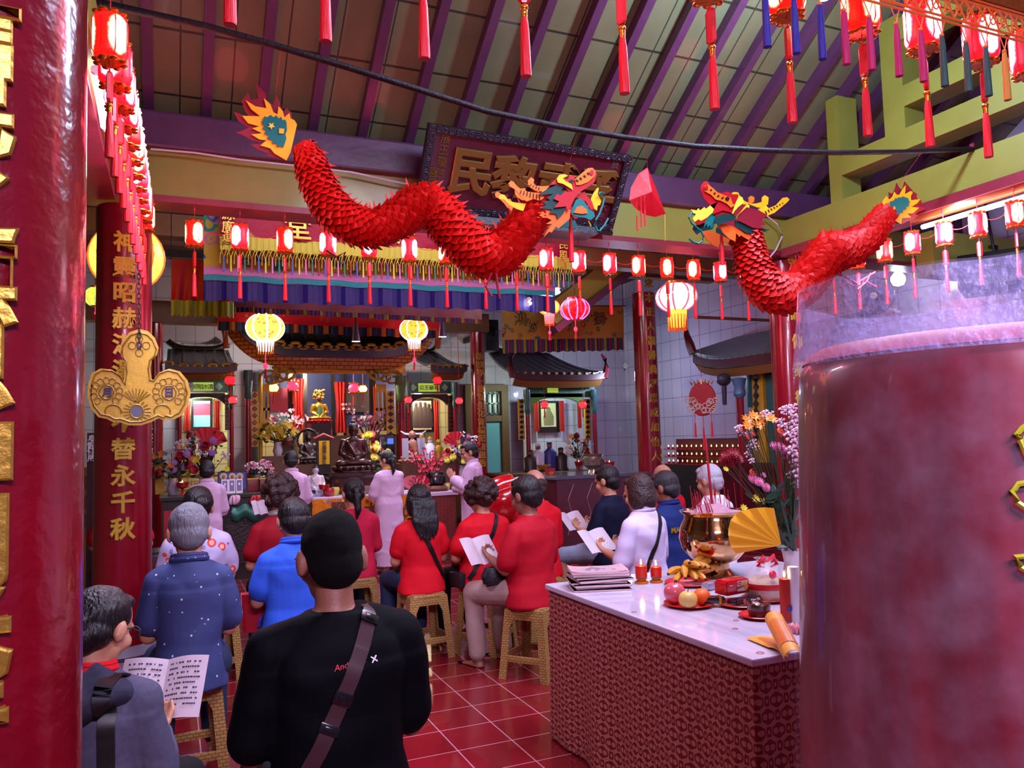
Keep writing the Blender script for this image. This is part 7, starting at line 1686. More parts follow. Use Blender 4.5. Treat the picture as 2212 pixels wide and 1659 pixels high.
def banner(label, x0, y0, x1, y0b, drop, Y, mat, fringe=None, fdrop=.12, extra=(), sway=.02, name='embroidered_banner', fw=.02, net=None):
    a, c = P(x0, y0, Y=Y), P(x1, y0b, Y=Y); zt = (a.z + c.z) / 2 + (0 if abs(a.z - c.z) > .5 else 0)
    def top(u): return a.lerp(c, u)
    t = thing(name, label, 'banner', top(.5))
    part('cloth', B().grid(lambda u, v: top(u) + Vector((0, sway * math.sin(u * 31 + v * 2) * v, -drop * v)), 80, 8), mat, t, world=True, solid=.006)
    z = 0
    for m_, h, dy in extra:
        part('border', B().grid(lambda u, v: top(u) + Vector((0, -.012 + sway * math.sin(u * 31 + 2), -drop - dy - h * v + .006 * math.sin(u * 60))), 80, 2), m_, t, world=True, solid=.005)
        z = dy + h
    if fringe:
        part('fringe', B().grid(lambda u, v: top(u) + Vector((0, sway * math.sin(u * 31 + 2) + .006 * math.sin(u * 400), -drop - z - fdrop * v * (1 + .05 * math.sin(u * 90)))), 200, 3), fringe, t, world=True, solid=.006)
    part('rail', B().cyl(a + Vector((-.05, .01, .01)), c + Vector((.05, .01, .01)), .012, n=8), MATS['brown_wood'], t, world=True)
    for e_ in (a, c): part('cord', B().cyl(e_, Vector((e_.x, e_.y, 4.755)), .006, n=5), MATS['cord_black'], t, world=True)
    return t, top
PINKB, TEALB = M('pink_satin', '#c070a8', .4, bump=.4, bs=40), M('teal_satin', '#128a96', .35, bump=.4, bs=30)
Y1 = 8.05
zA, zB_ = pz(475, 509, Y1), pz(1236, 572, Y1); zt = pz(475, 440, Y1)
REDSATIN = embroidered('red_banner_satin', '#820226', ['#8a6a34', '#9a6ab8', '#c8a040'], 3.6, 'xz', .17)
t, top = banner('red satin banner with gold characters, flowers and gold fringe under the front beam', 475, 440, 1238, 500, zt - zA, Y1, REDSATIN, M('gold_fringe', '#b0a02a', .6, bump=.9, bs=160, stretch=(1, 1, .04)), .13, fw=.02)
GT = M('gold_thread', '#c8942c', .4, .3)
for px, py, ch, s in ((493, 462, '源', .13), (493, 490, '廣', .13), (493, 510, '進', .12), (643, 487, '堂', .30), (1217, 528, '民', .13), (1217, 552, '風', .13), (1217, 572, '順', .13), (880, 505, '海', .26)):
    part('character', B().add(glyph(ch, s, .006, .008), face_m(P(px, py, Y=Y1 - .035), (0, -1, 0))), GT, t, world=True)
NET = M('gold_net', '#b8a83a', .55, bump=.8, bs=60)
nb = B(); m = 60
for i in range(m):
    u0, u1, um = i / m, (i + 1) / m, (i + .5) / m; d = Vector((0, -.02, -(zt - zA) - .12))
    nb.tube([top(u0) + d, top(um) + d + Vector((0, 0, -.1)), top(u1) + d], .006, 5); nb.tube([top(um) + d, top(u0) + d + Vector((0, 0, -.07)), top(u0) + d + Vector((0, 0, -.16))], .005, 5)
part('net_fringe', nb, NET, t, world=True)
for key, hx, ph in (('blue', '#3a62b8', 0), ('yellow', '#c8c04a', 1), ('pink', '#c878a8', 2), ('green', '#2a7a5a', 3), ('red', '#8a3a2a', 4)):
    me_ = B().cyl((0, 0, 0), (0, 0, -.16), .006, .010, 6).mesh('tassel', M('thread_' + key, hx, .6))
    for i in range(ph, 60, 5): link('tassel', me_, t, top((i + .5) / 60) + Vector((0, -.03, -(zt - zA) - .20)) - t.location)
Y2 = 8.3; zt2 = pz(440, 460, Y2); zb2 = pz(440, 578, Y2)
YELS = embroidered('yellow_banner_satin', '#b8a030', ['#2a8a6a', '#c0708a', '#3a5a9a', '#d8c860'], 4.4, 'xz', .38)
banner('yellow embroidered banner with pink and teal border and purple fringe', 440, 460, 1196, 518, zt2 - zb2, Y2, YELS, stripes('violet_fringe', ['#24186a', '#4c4684', '#4c4684', '#423c7c'], .05), .20, ((PINKB, .085, -.01), (TEALB, .06, .07)))
Y3 = 9.2
banner('dark maroon satin strip hanging below the purple fringe', 500, 585, 1040, 622, .42, 9.5, M('maroon_plain', '#5a1018', .5, bump=.5, bs=12), stripes('dark_tassels', ['#5a1018', '#6a5a2a', '#5a1018', '#2a2a5a'], .05), .06)
banner('dark red satin banner with yellow green fringe at the far left', 370, 560, 505, 568, pz(370, 560, Y3) - pz(370, 648, Y3), Y3, embroidered('maroon_satin', '#7a1420', ['#8a6a30', '#2a6a4a'], 6, 'xz', .22), M('green_fringe', '#8a9a3a', .6, bump=1., bs=110, stretch=(1, 1, .03)), .17)
Y4 = 11.25
banner('crimson pelmet with orange and blue tassels above the main shrine roof', 470, 660, 952, 684, pz(470, 660, Y4) - pz(470, 694, Y4), Y4, embroidered('crimson_pelmet_satin', '#b01420', ['#8a7a3a', '#c8602a'], 7, 'xz', .26), stripes('tassel_fringe', ['#2a2440', '#b0622a', '#b0622a', '#2a2440', '#2a4a6a', '#2a2440'], .035), .12)
Y5 = 10.8
t, top = banner('brown embroidered banner with many-coloured fringe in the right rear', 1084, 662, 1346, 662, pz(1215, 662, Y5) - pz(1215, 732, Y5), Y5, embroidered('brown_banner_satin', '#b08a3c', ['#5a3c1c', '#2a6a5a', '#7a3a2a'], 5, 'xz', .3), stripes('rainbow_fringe', ['#c8a83a', '#2a6a5a', '#3a3a8a', '#a83a6a', '#7a2a3a', '#2a6a8a', '#5a3a6a', '#8a9a3a'], .022), .20)
for px, ch in ((1125, '鴻'), (1215, '運'), (1295, '獅')): part('character', B().add(glyph(ch, .24, .004, -.004), face_m(P(px, 688, Y=Y5 - .03), (0, -1, 0))), M('thread_brown', '#4a3018', .6), t, world=True)
def statue(label, c, h, mat, name='statue', robe=None, aura=None, base_m=None, hat=None, bun=True, lap=True, vox=None):
    t = thing(name, label, 'statue', c); s = h
    pr = [('e', (0, -.02 * s, .17 * s), (.34 * s, .2 * s, .085 * s)), ('e', (-.22 * s, -.08 * s, .16 * s), (.14 * s, .11 * s, .07 * s)), ('e', (.22 * s, -.08 * s, .16 * s), (.14 * s, .11 * s, .07 * s)),
          ('l', [(0, 0, .13 * s, .2 * s, .13 * s), (0, 0, .32 * s, .15 * s, .11 * s), (0, 0, .5 * s, .19 * s, .12 * s), (0, 0, .6 * s, .16 * s, .1 * s), (0, 0, .66 * s, .06 * s, .06 * s)]),
          ('c', (-.19 * s, 0, .57 * s), (-.25 * s, -.02 * s, .35 * s), .06 * s, .05 * s), ('c', (.19 * s, 0, .57 * s), (.25 * s, -.02 * s, .35 * s), .06 * s, .05 * s),
          ('c', (-.25 * s, -.02 * s, .35 * s), (-.04 * s, -.16 * s, .24 * s), .05 * s, .035 * s), ('c', (.25 * s, -.02 * s, .35 * s), (.04 * s, -.16 * s, .24 * s), .05 * s, .035 * s),
          ('c', (0, 0, .62 * s), (0, 0, .74 * s), .055 * s, .055 * s), ('e', (0, -.005 * s, .79 * s), (.085 * s, .095 * s, .115 * s)), ('e', (0, -.1 * s, .775 * s), (.016 * s, .02 * s, .03 * s)),
          ('e', (.088 * s, 0, .77 * s), (.014 * s, .025 * s, .055 * s)), ('e', (-.088 * s, 0, .77 * s), (.014 * s, .025 * s, .055 * s))]
    for k in range(5):
        pr += [('c', (-.14 * s + k * .07 * s, -.10 * s, .58 * s - k * .03 * s), (.02 * s + k * .03 * s, -.13 * s, .30 * s), .012 * s, .010 * s)]
    body = blob(pr, vox or max(.009, .022 * s), 'figure', mat, t, 2)
    if bun: part('hair', B().sph((0, .01 * s, .85 * s), (.09 * s, .09 * s, .075 * s), 14).sph((0, .01 * s, .93 * s), (.045 * s, .045 * s, .045 * s), 10), M('statue_hair', '#120c12', .5, bump=1., bs=60), t)
    lb = B().lathe([(0, 0), (.36 * s, 0), (.38 * s, .03 * s), (.33 * s, .05 * s), (.37 * s, .1 * s), (.34 * s, .115 * s), (0, .115 * s)], n=28, sy=.75)
    for i in range(16):
        a = i * PI / 8; lb.sph((math.cos(a) * .36 * s, math.sin(a) * .27 * s, .075 * s), (.05 * s, .05 * s, .04 * s), 8)
    part('lotus_base', lb, base_m or mat, t)
    if aura:
        g = B(); g.tube([(.30 * s * math.cos(a), .10 * s, .72 * s + .34 * s * math.sin(a)) for a in [k * PI / 14 for k in range(28)]], .035 * s, 6, True)
        g.tube([(.46 * s * math.cos(a), .12 * s, .5 * s + .52 * s * math.sin(a)) for a in [-.6 + k * (PI + 1.2) / 20 for k in range(21)]], .03 * s, 6)
        for k in range(19):
            a = -.5 + k * (PI + 1.) / 18; p = Vector((.47 * s * math.cos(a), .12 * s, .5 * s + .53 * s * math.sin(a))); g.cyl(p, p + Vector((math.cos(a), 0, math.sin(a))) * .09 * s, .025 * s, .004, 6)
        part('aureole', g, aura, t)
    if hat: part('headdress', hat, MATS['gold'], t)
    return t
BRZ = M('dark_bronze_statue', '#3a1a14', .3, .35, bump=.2, bs=30, coat=.3); WPOR = M('white_porcelain', '#c8c4d8', .2, coat=.3); GILT = M('gilt', '#94701f', .3, .6, bump=.6, bs=50, var=.4, vs=20); WOODD = M('dark_carved_statue', '#2a1410', .4, bump=.5, bs=50, coat=.2)
zq = zM + .02
c = P(763, 1030, Y=10.55); hB = pz(763, 905, 10.55) - (zM + .28)
ped = single('pedestal', B().lathe([(0, 0), (.5, 0), (.5, .05), (.44, .08), (.44, .20), (.5, .24), (.5, .28), (0, .28)], n=32, sy=.8), BRZ, 'oval bronze pedestal under the big Buddha statue', 'pedestal', loc=(0, 0, 0)); ped.location = (c.x, 10.55, zM)
ped.scale = (.8, .55, 1)
t = statue('large dark bronze seated Buddha statue on the central altar', (c.x, 10.5, zM + .285), hB, BRZ, 'buddha_statue'); t.rotation_euler = (0, 0, -.12)
c = P(668, 1010, Y=11.3); b = B(); rect(b, 640, 1003, 700, 1040, 11.15, .5, 0); single('altar_step', b, MATS['brown_wood'], 'brown wooden step carrying the haloed statue', 'altar step', smooth=False)
statue('dark wooden statue with a flaming halo left of the Buddha', (c.x, 11.35, pz(668, 1003, 11.15)), (pz(668, 932, 11.3) - pz(668, 1003, 11.15)) / .98, WOODD, 'haloed_statue', aura=WOODD)
c = P(690, 913, Y=12.4); g = B(); s_ = pz(690, 845, 12.4) - pz(690, 913, 12.4)
b = B(); rect(b, 672, 914, 716, 942, 12.2, .45); single('statue_stand', b, MATS['dark_wood'], 'black box stand below the gold deity figure', 'stand', smooth=False)
b = B(); rect(b, 672, 942, 716, 1000, 12.25, .4, 0); single('statue_plinth', b, CRM, 'tiled plinth below the black box stand', 'plinth', smooth=False)
hat = B(); rn = random.Random(3)
for k in range(40): hat.sph((rn.uniform(-.17, .17) * s_, rn.uniform(-.05, .05) * s_, (.88 + rn.uniform(-.1, .18)) * s_), .022 * s_ + .008, 8)
DS = statue('gilded seated deity with a big gold headdress in the main shrine', (c.x, 12.42, pz(690, 914, 12.2)), s_, GILT, 'deity_statue', hat=hat, bun=False, base_m=MATS['red_paint'])
part('face', B().sph((0, -.055 * s_, .785 * s_), (.07 * s_, .06 * s_, .09 * s_), 14), M('deity_face', '#3a1610', .4), DS); part('green_robe', B().loft([(0, -.06 * s_, .24 * s_, .16 * s_, .12 * s_), (0, -.05 * s_, .4 * s_, .1 * s_, .1 * s_), (0, -.05 * s_, .56 * s_, .07 * s_, .07 * s_)], 18), M('robe_green', '#1c4a2a', .5, var=.4, vs=20), DS)
c = P(682, 1045, Y=10.35); statue('small white porcelain goddess statue left of the Buddha', (c.x, 10.35, zM), pz(682, 1000, 10.35) - zM, WPOR, 'porcelain_statue')
b = B(); rect(b, 870, 1000, 985, 1060, 10.75, .6, 0); single('altar_step', b, MATS['brown_wood'], 'brown wooden step behind the red patterned table', 'altar step', smooth=False); zst = pz(928, 1000, 10.75)
c = P(893, 1000, Y=10.9)
t = statue('laughing Buddha statue with a white shawl on the right altar step', (c.x, 10.95, zst), .52, M('tan_statue', '#8a5a44', .4), 'laughing_buddha', bun=False)
part('shawl', B().grid(lambda u, v: Vector(((u - .5) * .34, -.075 - .05 * math.sin(u * PI) if abs(u - .5) > .22 else -.02, .36 - v * .3)), 16, 6), WPOR, t, solid=.01)
for i, (px, nm, m) in enumerate(((916, 'pale standing statuette beside the laughing Buddha', WPOR), (934, 'small white bearded statuette on the right altar step', WPOR), (953, 'small gold statuette at the right of the altar step', GILT))):
    c = P(px, 995, Y=11.0); h = .40 - .04 * i
    t = thing('statuette', nm, 'statue', (c.x, 11.1, zst)); part('robe', B().loft([(0, 0, 0, .07, .06), (0, 0, h * .3, .06, .05), (0, 0, h * .65, .07, .045), (0, 0, h * .78, .03, .03)], 18), m, t)
    part('head', B().sph((0, 0, h * .87), (.034, .036, .045), 12), m, t); part('hat', B().lathe([(.04, h * .92), (.03, h * 1.02), (0, h * 1.04)], n=14), GILT, t); part('base', B().lathe([(0, 0), (.09, 0), (.09, .02), (0, .02)], n=16), MATS['dark_wood'], t)
t = thing('bull_mask', 'silver horned bull head ornament above the laughing Buddha', 'ornament', P(893, 945, Y=11.4)); c = t.location
part('head', B().sph((0, 0, 0), (.12, .06, .08), 14).sph((0, -.05, -.06), (.07, .05, .05), 12), BRZ, t); part('horns', B().tube([(-.2, 0, .1), (-.13, -.01, .05), (0, -.02, .04), (.13, -.01, .05), (.2, 0, .1)], [.008, .022, .03, .022, .008], 8), M('silver_horn', '#a098a8', .3, .6), t); part('mount', B().cyl((0, .04, 0), (0, .04, zst - c.z), .02, n=8), BRZ, t)
t = thing('tablet', 'yellow scroll with black characters in a black roofed tablet', 'sign', P(697, 978, Y=10.8)); b = B(); rect(b, 684, 945, 714, 1008, 10.8, .06, zM); part('frame', b, MATS['dark_wood'], t, world=True, smooth=False)
b = B(); rect(b, 689, 952, 712, 1003, 10.78, .015); part('scroll', b, M('scroll_yellow', '#e0b010', .5), t, world=True, smooth=False)
b = B(); p0, p1, p2 = P(678, 948, Y=10.8), P(699, 938, Y=10.8), P(720, 947, Y=10.8); b.tube([p0, p1, p2], .02, 6); part('roof', b, M('tablet_red', '#a02a1c', .4), t, world=True)
for i, ch in enumerate('楊福福公神位'): part('character', B().add(glyph(ch, .06, .004, .012), face_m(P(700.5, 957.5 + i * 8.2, Y=10.77), (0, -1, 0))), MATS['black'], t, world=True)
b = B(); rect(b, 820, 941, 854, 1000, 11.2, .3, zM + .2); t = thing('black_box', 'black plastic appliance with a small blue screen right of the Buddha', 'appliance', P(837, 960, Y=11.2)); part('case', b, MATS['black_gloss'], t, world=True, bevel=.03)
b = B(); rect(b, 837, 947, 850, 959, 11.185, .01); part('screen', b, M('blue_screen', '#2a48c8', .3, emit='#3a5cff', es=.8), t, world=True, smooth=False)
t = thing('framed_picture', 'framed picture of three haloed saints on a blue ground on the left counter', 'picture', P(504, 1060, Y=10.2)); zf = zL
b = B(); rect(b, 470, 1018, 534, 1062, 10.2, .03, zf); part('frame', b, MATS['dark_wood'], t, world=True, smooth=False)
b = B(); rect(b, 473, 1021, 531, 1058, 10.19, .01); part('picture', b, M('picture_blue', '#3a4a9a', .4), t, world=True, smooth=False)
for i, px in enumerate((483, 502, 518)):
    g = B(); q = P(px, 1029, Y=10.18); g.cyl(q, q + Vector((0, .008, 0)), .042, n=20); part('halo', g, M('halo_cream', '#d8c0a0', .5), t, world=True)
    q = P(px, 1030, Y=10.17); part('face', B().sph(q, (.018, .005, .024), 10), M('face_paint', '#9a6a5a', .5), t, world=True)
for i, (px, nm) in enumerate(((486, 'left'), (501, 'middle'), (517, 'right'))):
    a = thing('photo_card', 'small white bordered photo card before the saints picture, the %s one' % nm, 'card', (pX(px, 1050, 10.08), 10.08, zL), 0, None, (-.15, 0, 0))
    part('border', B().box((0, 0, .085), (.078, .004, .17)), MATS['white'], a, smooth=False); part('photo', B().box((0, -.003, .09), (.055, .003, .13)), M('photo_violet', '#6a5a98', .4), a, smooth=False)
    part('photo_figure', B().sph((0, -.005, .11), (.012, .002, .016), 8), MATS['paper'], a)
t = thing('railing', 'gold fretwork railing at the back of the left counter', 'railing', P(400, 1060, Y=10.7)); g = B(); xa2, xb2 = pX(345, 1040, 10.7), pX(470, 1040, 10.7); z0_, z1_ = zL, pz(400, 1030, 10.7)
for z in (z0_ + .03, z1_): g.box2((xa2, 10.69, z - .02), (xb2, 10.73, z + .02))
k = 7
for i in range(k):
    x = xa2 + (i + .15) * (xb2 - xa2) / k; w = (xb2 - xa2) / k * .7; zm, zt_ = z0_ + .06, z1_ - .04
    for u0, v0, u1, v1 in ((0, 0, .1, 1), (.9, .0, 1, 1), (0, .42, 1, .58), (.45, .0, .55, .42), (.25, .72, .75, .86)): g.box2((x + u0 * w, 10.70, zm + v0 * (zt_ - zm)), (x + u1 * w, 10.72, zm + v1 * (zt_ - zm)))
part('fretwork', g, MATS['gold_paint'], t, world=True, smooth=False)
part('end_post', B().box2((xa2 - .05, 10.67, z0_), (xa2 + .05, 10.77, pz(347, 1003, 10.7))), MATS['gold_paint'], t, world=True, smooth=False)
def vase_flowers(label, px, pyb, Y, z, h, w, cols, kinds, n, seed, vcol='#a89aa8', fan=None, fmat=None):
    c = Vector((pX(px, pyb, Y), Y, z)); t = thing('flower_vase', label, 'flowers', c); rn = random.Random(seed)
    part('vase', B().lathe([(0, 0), (.05, 0), (.07, .07), (.05, .16), (.06, .2), (.05, .2), (.03, .1), (0, .03)], n=18), M('vase_' + vcol.strip('#'), vcol, .25, coat=.3), t)
    st, lf = B(), B()
    for i in range(n):
        a = rn.uniform(0, 2 * PI); rr = w * math.sqrt(rn.random()); q = c + Vector((rr * math.cos(a), rr * .6 * math.sin(a), .24 + (h - .24) * (rn.random() ** .8) * (1 - .35 * (rr / w) ** 2)))
        ci = rn.randrange(len(cols)); bloom(t, q, rn.uniform(.042, .066), kinds[ci], cols[ci], (math.cos(a), -1.2, .5))
        st.tube([c + Vector((0, 0, .18)), c.lerp(q, .6) + Vector((0, 0, .04)), q], .004, 4)
    for i in range(40):
        q = c + Vector((rn.uniform(-w, w) * .8, rn.uniform(-w, w) * .5, .2 + rn.random() * (h - .3))); leaf(lf, q, (rn.uniform(-1, 1), rn.uniform(-1, .5), rn.uniform(-.3, .8)), rn.uniform(.05, .1), rn.uniform(.015, .03))
    part('stems', st, STEM, t, world=True); part('foliage', lf, LEAF, t, world=True, solid=.001, smooth=False)
    if fan:
        fx, fy, r, a0 = fan; p = P(fx, fy, Y=Y - .14); k = 12; vs = [p + Vector((r * math.cos(a0 + j * 1.9 / k), .012 * (j % 2), r * math.sin(a0 + j * 1.9 / k))) for j in range(k + 1)]; g = B()
        for q, s in zip(vs, vs[1:]): g.b.faces.new([g.b.verts.new(x) for x in (p, q, s)])
        part('paper_fan', g, fmat or MATS['red_paint'], t, world=True, solid=.003, smooth=False)
    return t
vase_flowers('vase of white and lilac flowers at the far left of the left counter', 374, 1050, 10.45, zL, .62, .24, ['#d8c8d8', '#a88ac0', '#b02030', '#d88a4a'], ['tuft', 'mum', 'rose', 'daisy'], 26, 1)
vase_flowers('vase of yellow, white and violet flowers with a red paper fan, left counter', 440, 1050, 10.5, zL, .86, .28, ['#d8d02c', '#dcd4e0', '#b078c8', '#a01828'], ['daisy', 'tuft', 'mum', 'rose'], 40, 2, fan=(446, 968, .26, .3), fmat=M('fan_red', '#c01828', .5))
vase_flowers('bowl of small red and pink roses on the left counter near the red post', 559, 1040, 10.5, zL, .34, .16, ['#c01428', '#d890b0', '#e8d8e0'], ['rose', 'rose', 'tuft'], 16, 3)
vase_flowers('vase of yellow chrysanthemums left of the haloed statue', 600, 990, 11.6, pz(600, 985, 11.6), .55, .26, ['#dcc83a', '#d8d0b0', '#e8b02a'], ['mum', 'tuft', 'daisy'], 34, 4)
struct('trim_142', B().box2((pX(570, 985, 11.6), 11.45, 0), (pX(632, 985, 11.6), 11.9, pz(600, 985, 11.6))), MATS['brown_wood'], smooth=False)
vase_flowers('vase of yellow chrysanthemums with red gerberas right of the Buddha', 800, 1000, 11.15, zM + .05, .75, .26, ['#dcc83a', '#e8d860', '#d8382c'], ['mum', 'mum', 'daisy'], 38, 5)
vase_flowers('vase with yellow flowers and a red paper fan by the right rear column', 1000, 1010, 10.75, zst - .25, .72, .26, ['#d8d04a', '#d8d4dc', '#c070a8', '#a01828'], ['mum', 'tuft', 'mum', 'rose'], 32, 6, fan=(985, 962, .2, 1.0), fmat=M('fan_red', '#c01828', .5))
struct('trim_143', B().box2((pX(985, 1010, 10.75), 10.6, 0), (pX(1024, 1010, 10.75), 11.0, zst - .25)), MATS['brown_wood'], smooth=False)
def blossom_tree(label, px, py0, py1, Y, z, w, n, seed, cols=('#e0a0b8', '#d87898', '#ecd0d8')):
    c = Vector((pX(px, py1, Y), Y, z)); t = thing('blossom_branch', label, 'flowers', c); rn = random.Random(seed); h = pz(px, py0, Y) - z; br = B()
    for k in range(9):
        a = (k - 4) * .22; tip = c + Vector((math.sin(a) * w * 1.2, rn.uniform(-.12, .12), h * (.75 + .25 * rn.random()))); mid = c.lerp(tip, .5) + Vector((rn.uniform(-.05, .05), 0, .05)); br.tube([c, mid, tip], [.012, .008, .004], 5)
        for j in range(n // 9):
            s = rn.uniform(.35, 1); q = c.lerp(mid, s * 2) if s < .5 else mid.lerp(tip, s * 2 - 1); bloom(t, q + Vector((rn.uniform(-.05, .05), rn.uniform(-.05, .05), rn.uniform(-.04, .04))), rn.uniform(.022, .036), 'daisy', rn.choice(cols), (rn.uniform(-1, 1), -1, .5))
    part('branches', br, MATS['dark_wood'], t, world=True); part('pot', B().lathe([(0, 0), (.08, 0), (.1, .14), (0, .14)], (c.x, c.y, c.z), 16), MATS['red_paint'], t, world=True)
    return t
blossom_tree('spray of pink plum blossom at the left inside the main shrine', 618, 885, 1000, 12.3, pz(618, 960, 12.3), .34, 81, 3)
blossom_tree('tall spray of pink plum blossom behind the Buddha on the right', 800, 868, 1000, 12.0, pz(800, 965, 12.0), .42, 99, 5)
struct('trim_144', B().box2((pX(604, 960, 12.3), 12.2, 0), (pX(632, 960, 12.3), 12.45, pz(618, 960, 12.3))), MATS['brown_wood'], smooth=False)
struct('trim_145', B().box2((pX(786, 965, 12.0), 12.46, 0), (pX(816, 965, 12.0), 12.6, pz(800, 965, 12.0))), MATS['brown_wood'], smooth=False)
blossom_tree('bright red and pink artificial branches on the right altar table', 925, 965, 1040, 10.35, zR, .26, 72, 8, ('#d81840', '#e04868', '#c01030'))
vase_flowers('vase of white lilies and orange flowers in the corner shrine', 1252, 1012, 11.9, zK, .62, .26, ['#d8d4d8', '#c86a3a', '#d8b04a', '#8a2030'], ['daisy', 'mum', 'daisy', 'rose'], 30, 9)
for i, px in enumerate((892, 908)):
    t = thing('paper_fan', 'pink cellophane fan bouquet on the red patterned table, the %s one' % ('left', 'right')[i], 'fan', (pX(px, 1060, 10.1), 10.12, zR)); g = B(); k = 14
    for j in range(k):
        a0, a1 = .35 + j * 2.4 / k, .35 + (j + 1) * 2.4 / k; g.b.faces.new([g.b.verts.new(v) for v in ((0, 0, .02), (.18 * math.cos(a0), .015 * (j % 2), .05 + .18 * math.sin(a0)), (.18 * math.cos(a1), .015 * ((j + 1) % 2), .05 + .18 * math.sin(a1)))])
    part('sheet', g, M('pink_cellophane' if i == 0 else 'crimson_cellophane', '#d87888' if i == 0 else '#c01838', .2, coat=.5), t, solid=.003, smooth=False); part('handle', B().cyl((0, 0, 0), (0, 0, .06), .015, n=8), MATS['red_paint'], t)
lt = thing('lotus_ornament', 'green lotus leaf with two lotus buds fixed to the left counter front', 'ornament', P(528, 1090, Y=YF - .1)); 
part('leaf', B().grid(lambda u, v: P(500 + u * 56, 1094 + v * 26 + 5 * math.sin(u * 9), Y=YF - .10 - .05 * math.sin(v * PI)), 16, 6), M('lotus_leaf', '#2a6a5a', .45), lt, world=True, solid=.008)
for px, col in ((506, '#d8a8c0'), (551, '#b02028')):
    q = P(px, 1080, Y=YF - .10); g = B()
    for k in range(7): a = k * 2 * PI / 7; g.sph(q + Vector((.03 * math.cos(a), .03 * math.sin(a), .0)), (.035, .02, .06), 10, (0, .35 * math.cos(a), a))
    part('lotus_bud', g, M('bud_' + col.strip('#'), col, .5), lt, world=True)
part('stalk', B().tube([P(520, 1110, Y=YF - .08), P(528, 1125, Y=YF - .05), P(530, 1090, Y=YF - .05)], .01, 6), M('lotus_leaf', '#2a6a5a', .45), lt, world=True)
c = P(940, 1050, Y=10.15); t = thing('wooden_fish', 'round black wooden fish drum on a brown cushion, right altar table', 'instrument', (c.x + .03, 10.2, zR))
part('cushion', B().lathe([(0, 0), (.15, .005), (.17, .04), (.14, .075), (0, .075)], n=28), M('cushion_brown', '#6a3424', .6), t); part('drum', B().loft([(0, 0, .076, .10, .09), (0, 0, .11, .14, .12), (0, 0, .19, .145, .12), (0, 0, .25, .12, .1), (0, 0, .27, .06, .05)], 24), MATS['black_gloss'], t); part('slot', B().box((0, -.12, .21), (.17, .03, .014)), MATS['brown_wood'], t)
fruit('green_apple', 'pale green apple beside the wooden fish', (pX(964, 1055, 10.15), 10.16, zR), .055, M('apple_green', '#b0b068', .3, var=.15), 'fruit')
rn = random.Random(21)
CUP = M('red_cup', '#a0101c', .2, coat=.4)
def goblet(label, c, r=.07, h=.13, glow=True):
    t = thing('oil_lamp', label, 'lamp', c)
    part('cup', B().lathe([(0, 0), (r * .6, 0), (r * .55, .008), (r * .16, .02), (r * .15, h * .45), (r * .8, h * .6), (r, h), (r * .92, h), (0, h * .8)], n=22), CUP, t)
    if glow: part('flame', B().lathe([(0, h * .86), (.008, h * .92), (0, h * 1.15)], n=8), FLAME, t)
    return t
for px, Y, z, nm in ((394, 10.3, zL, 'red goblet oil lamp burning at the left end of the left counter'), (641, 10.2, zL, 'red goblet oil lamp at the right end of the left counter'), (700, 10.2, zM, 'red goblet oil lamp on the central altar left of the Buddha'), (1318, 10.5, zC, 'red glass goblet lamp on the dark marble counter'), (1252, 11.65, zK, 'red goblet oil lamp under the corner shrine')):
    goblet(nm, (pX(px, 1050, Y), Y, z), .075 if px != 1318 else .085, .15)
for i, (px, Y, z, col, nm) in enumerate(((545, 10.35, zL, '#7a1a1c', 'small dark red carved box on the left counter'), (572, 10.3, zL, '#6a2a1c', 'small brown carved box on the left counter'), (597, 10.35, zL, '#8a1418', 'bright red carved box on the left counter'), (616, 10.3, zL, '#a01418', 'red offering box before the second robed man'))):
    x = pX(px, 1050, Y); t = thing('offering_box', nm, 'box', (x, Y, z)); part('body', B().box((0, 0, .07), (.13, .12, .14)), M('box_' + col.strip('#'), col, .4), t, bevel=.006); part('lid', B().box((0, 0, .15), (.14, .13, .02)), MATS['gold_paint'], t, bevel=.004)
for i, (px, Y, z, r, col, nm) in enumerate(((472, 10.3, zL, .05, '#a8a0c8', 'glass vase beside the saints picture'), (502, 10.55, zL, .07, '#b0543a', 'orange pottery jar behind the saints picture'), (490, 10.6, zL, .04, '#a01420', 'slim red candle jar behind the saints picture'), (724, 10.2, zM, .06, '#c8b050', 'yellow lotus dish in front of the Buddha'), (745, 10.15, zM, .055, '#8a2020', 'dark red dish in front of the Buddha'), (712, 10.12, zM, .06, '#a02028', 'red saucer at the front of the orange cloth table'), (790, 10.2, zM, .06, '#7a5a4a', 'brass cup right of the Buddha pedestal'), (966, 10.4, zR, .05, '#b88a3a', 'gold censer on the right altar table'), (948, 10.5, zR, .06, '#c89030', 'orange offering bowl behind the wooden fish'))):
    b = B().lathe([(0, 0), (r * .6, 0), (r * .8, r * .5), (r, r * 1.3), (r * .8, r * 1.8), (r * .7, r * 1.8), (r * .6, r * 1.2), (0, r * .6)], n=20); o = single('altar_vessel', b, M('vessel_' + col.strip('#'), col, .3, coat=.3), nm, 'vessel', loc=(0, 0, 0)); o.location = (pX(px, 1050, Y), Y, z)
c = Vector((pX(1172, 1015, 11.7), 11.7, zK)); bunch('yellow banana bunch on the counter below the corner shrine', c, (0, .03, .03), [((dx * .6, -.02, .10), (dx, -.06, .12)) for dx in (-.13, -.09, -.05, 0, .05, .09, .13)])
t = thing('incense_urn', 'pale brass incense urn at the right end of the marble counter', 'burner', (pX(1283, 1020, 10.35), 10.35, zC)); part('bowl', B().lathe([(0, 0), (.1, 0), (.08, .05), (.16, .12), (.17, .2), (.13, .25), (.16, .28), (.14, .28), (0, .24)], n=32), M('pale_brass', '#a8988a', .2, .8), t); part('ash', B().lathe([(0, .27), (.14, .26)], n=20), MATS['pink_ash'], t)
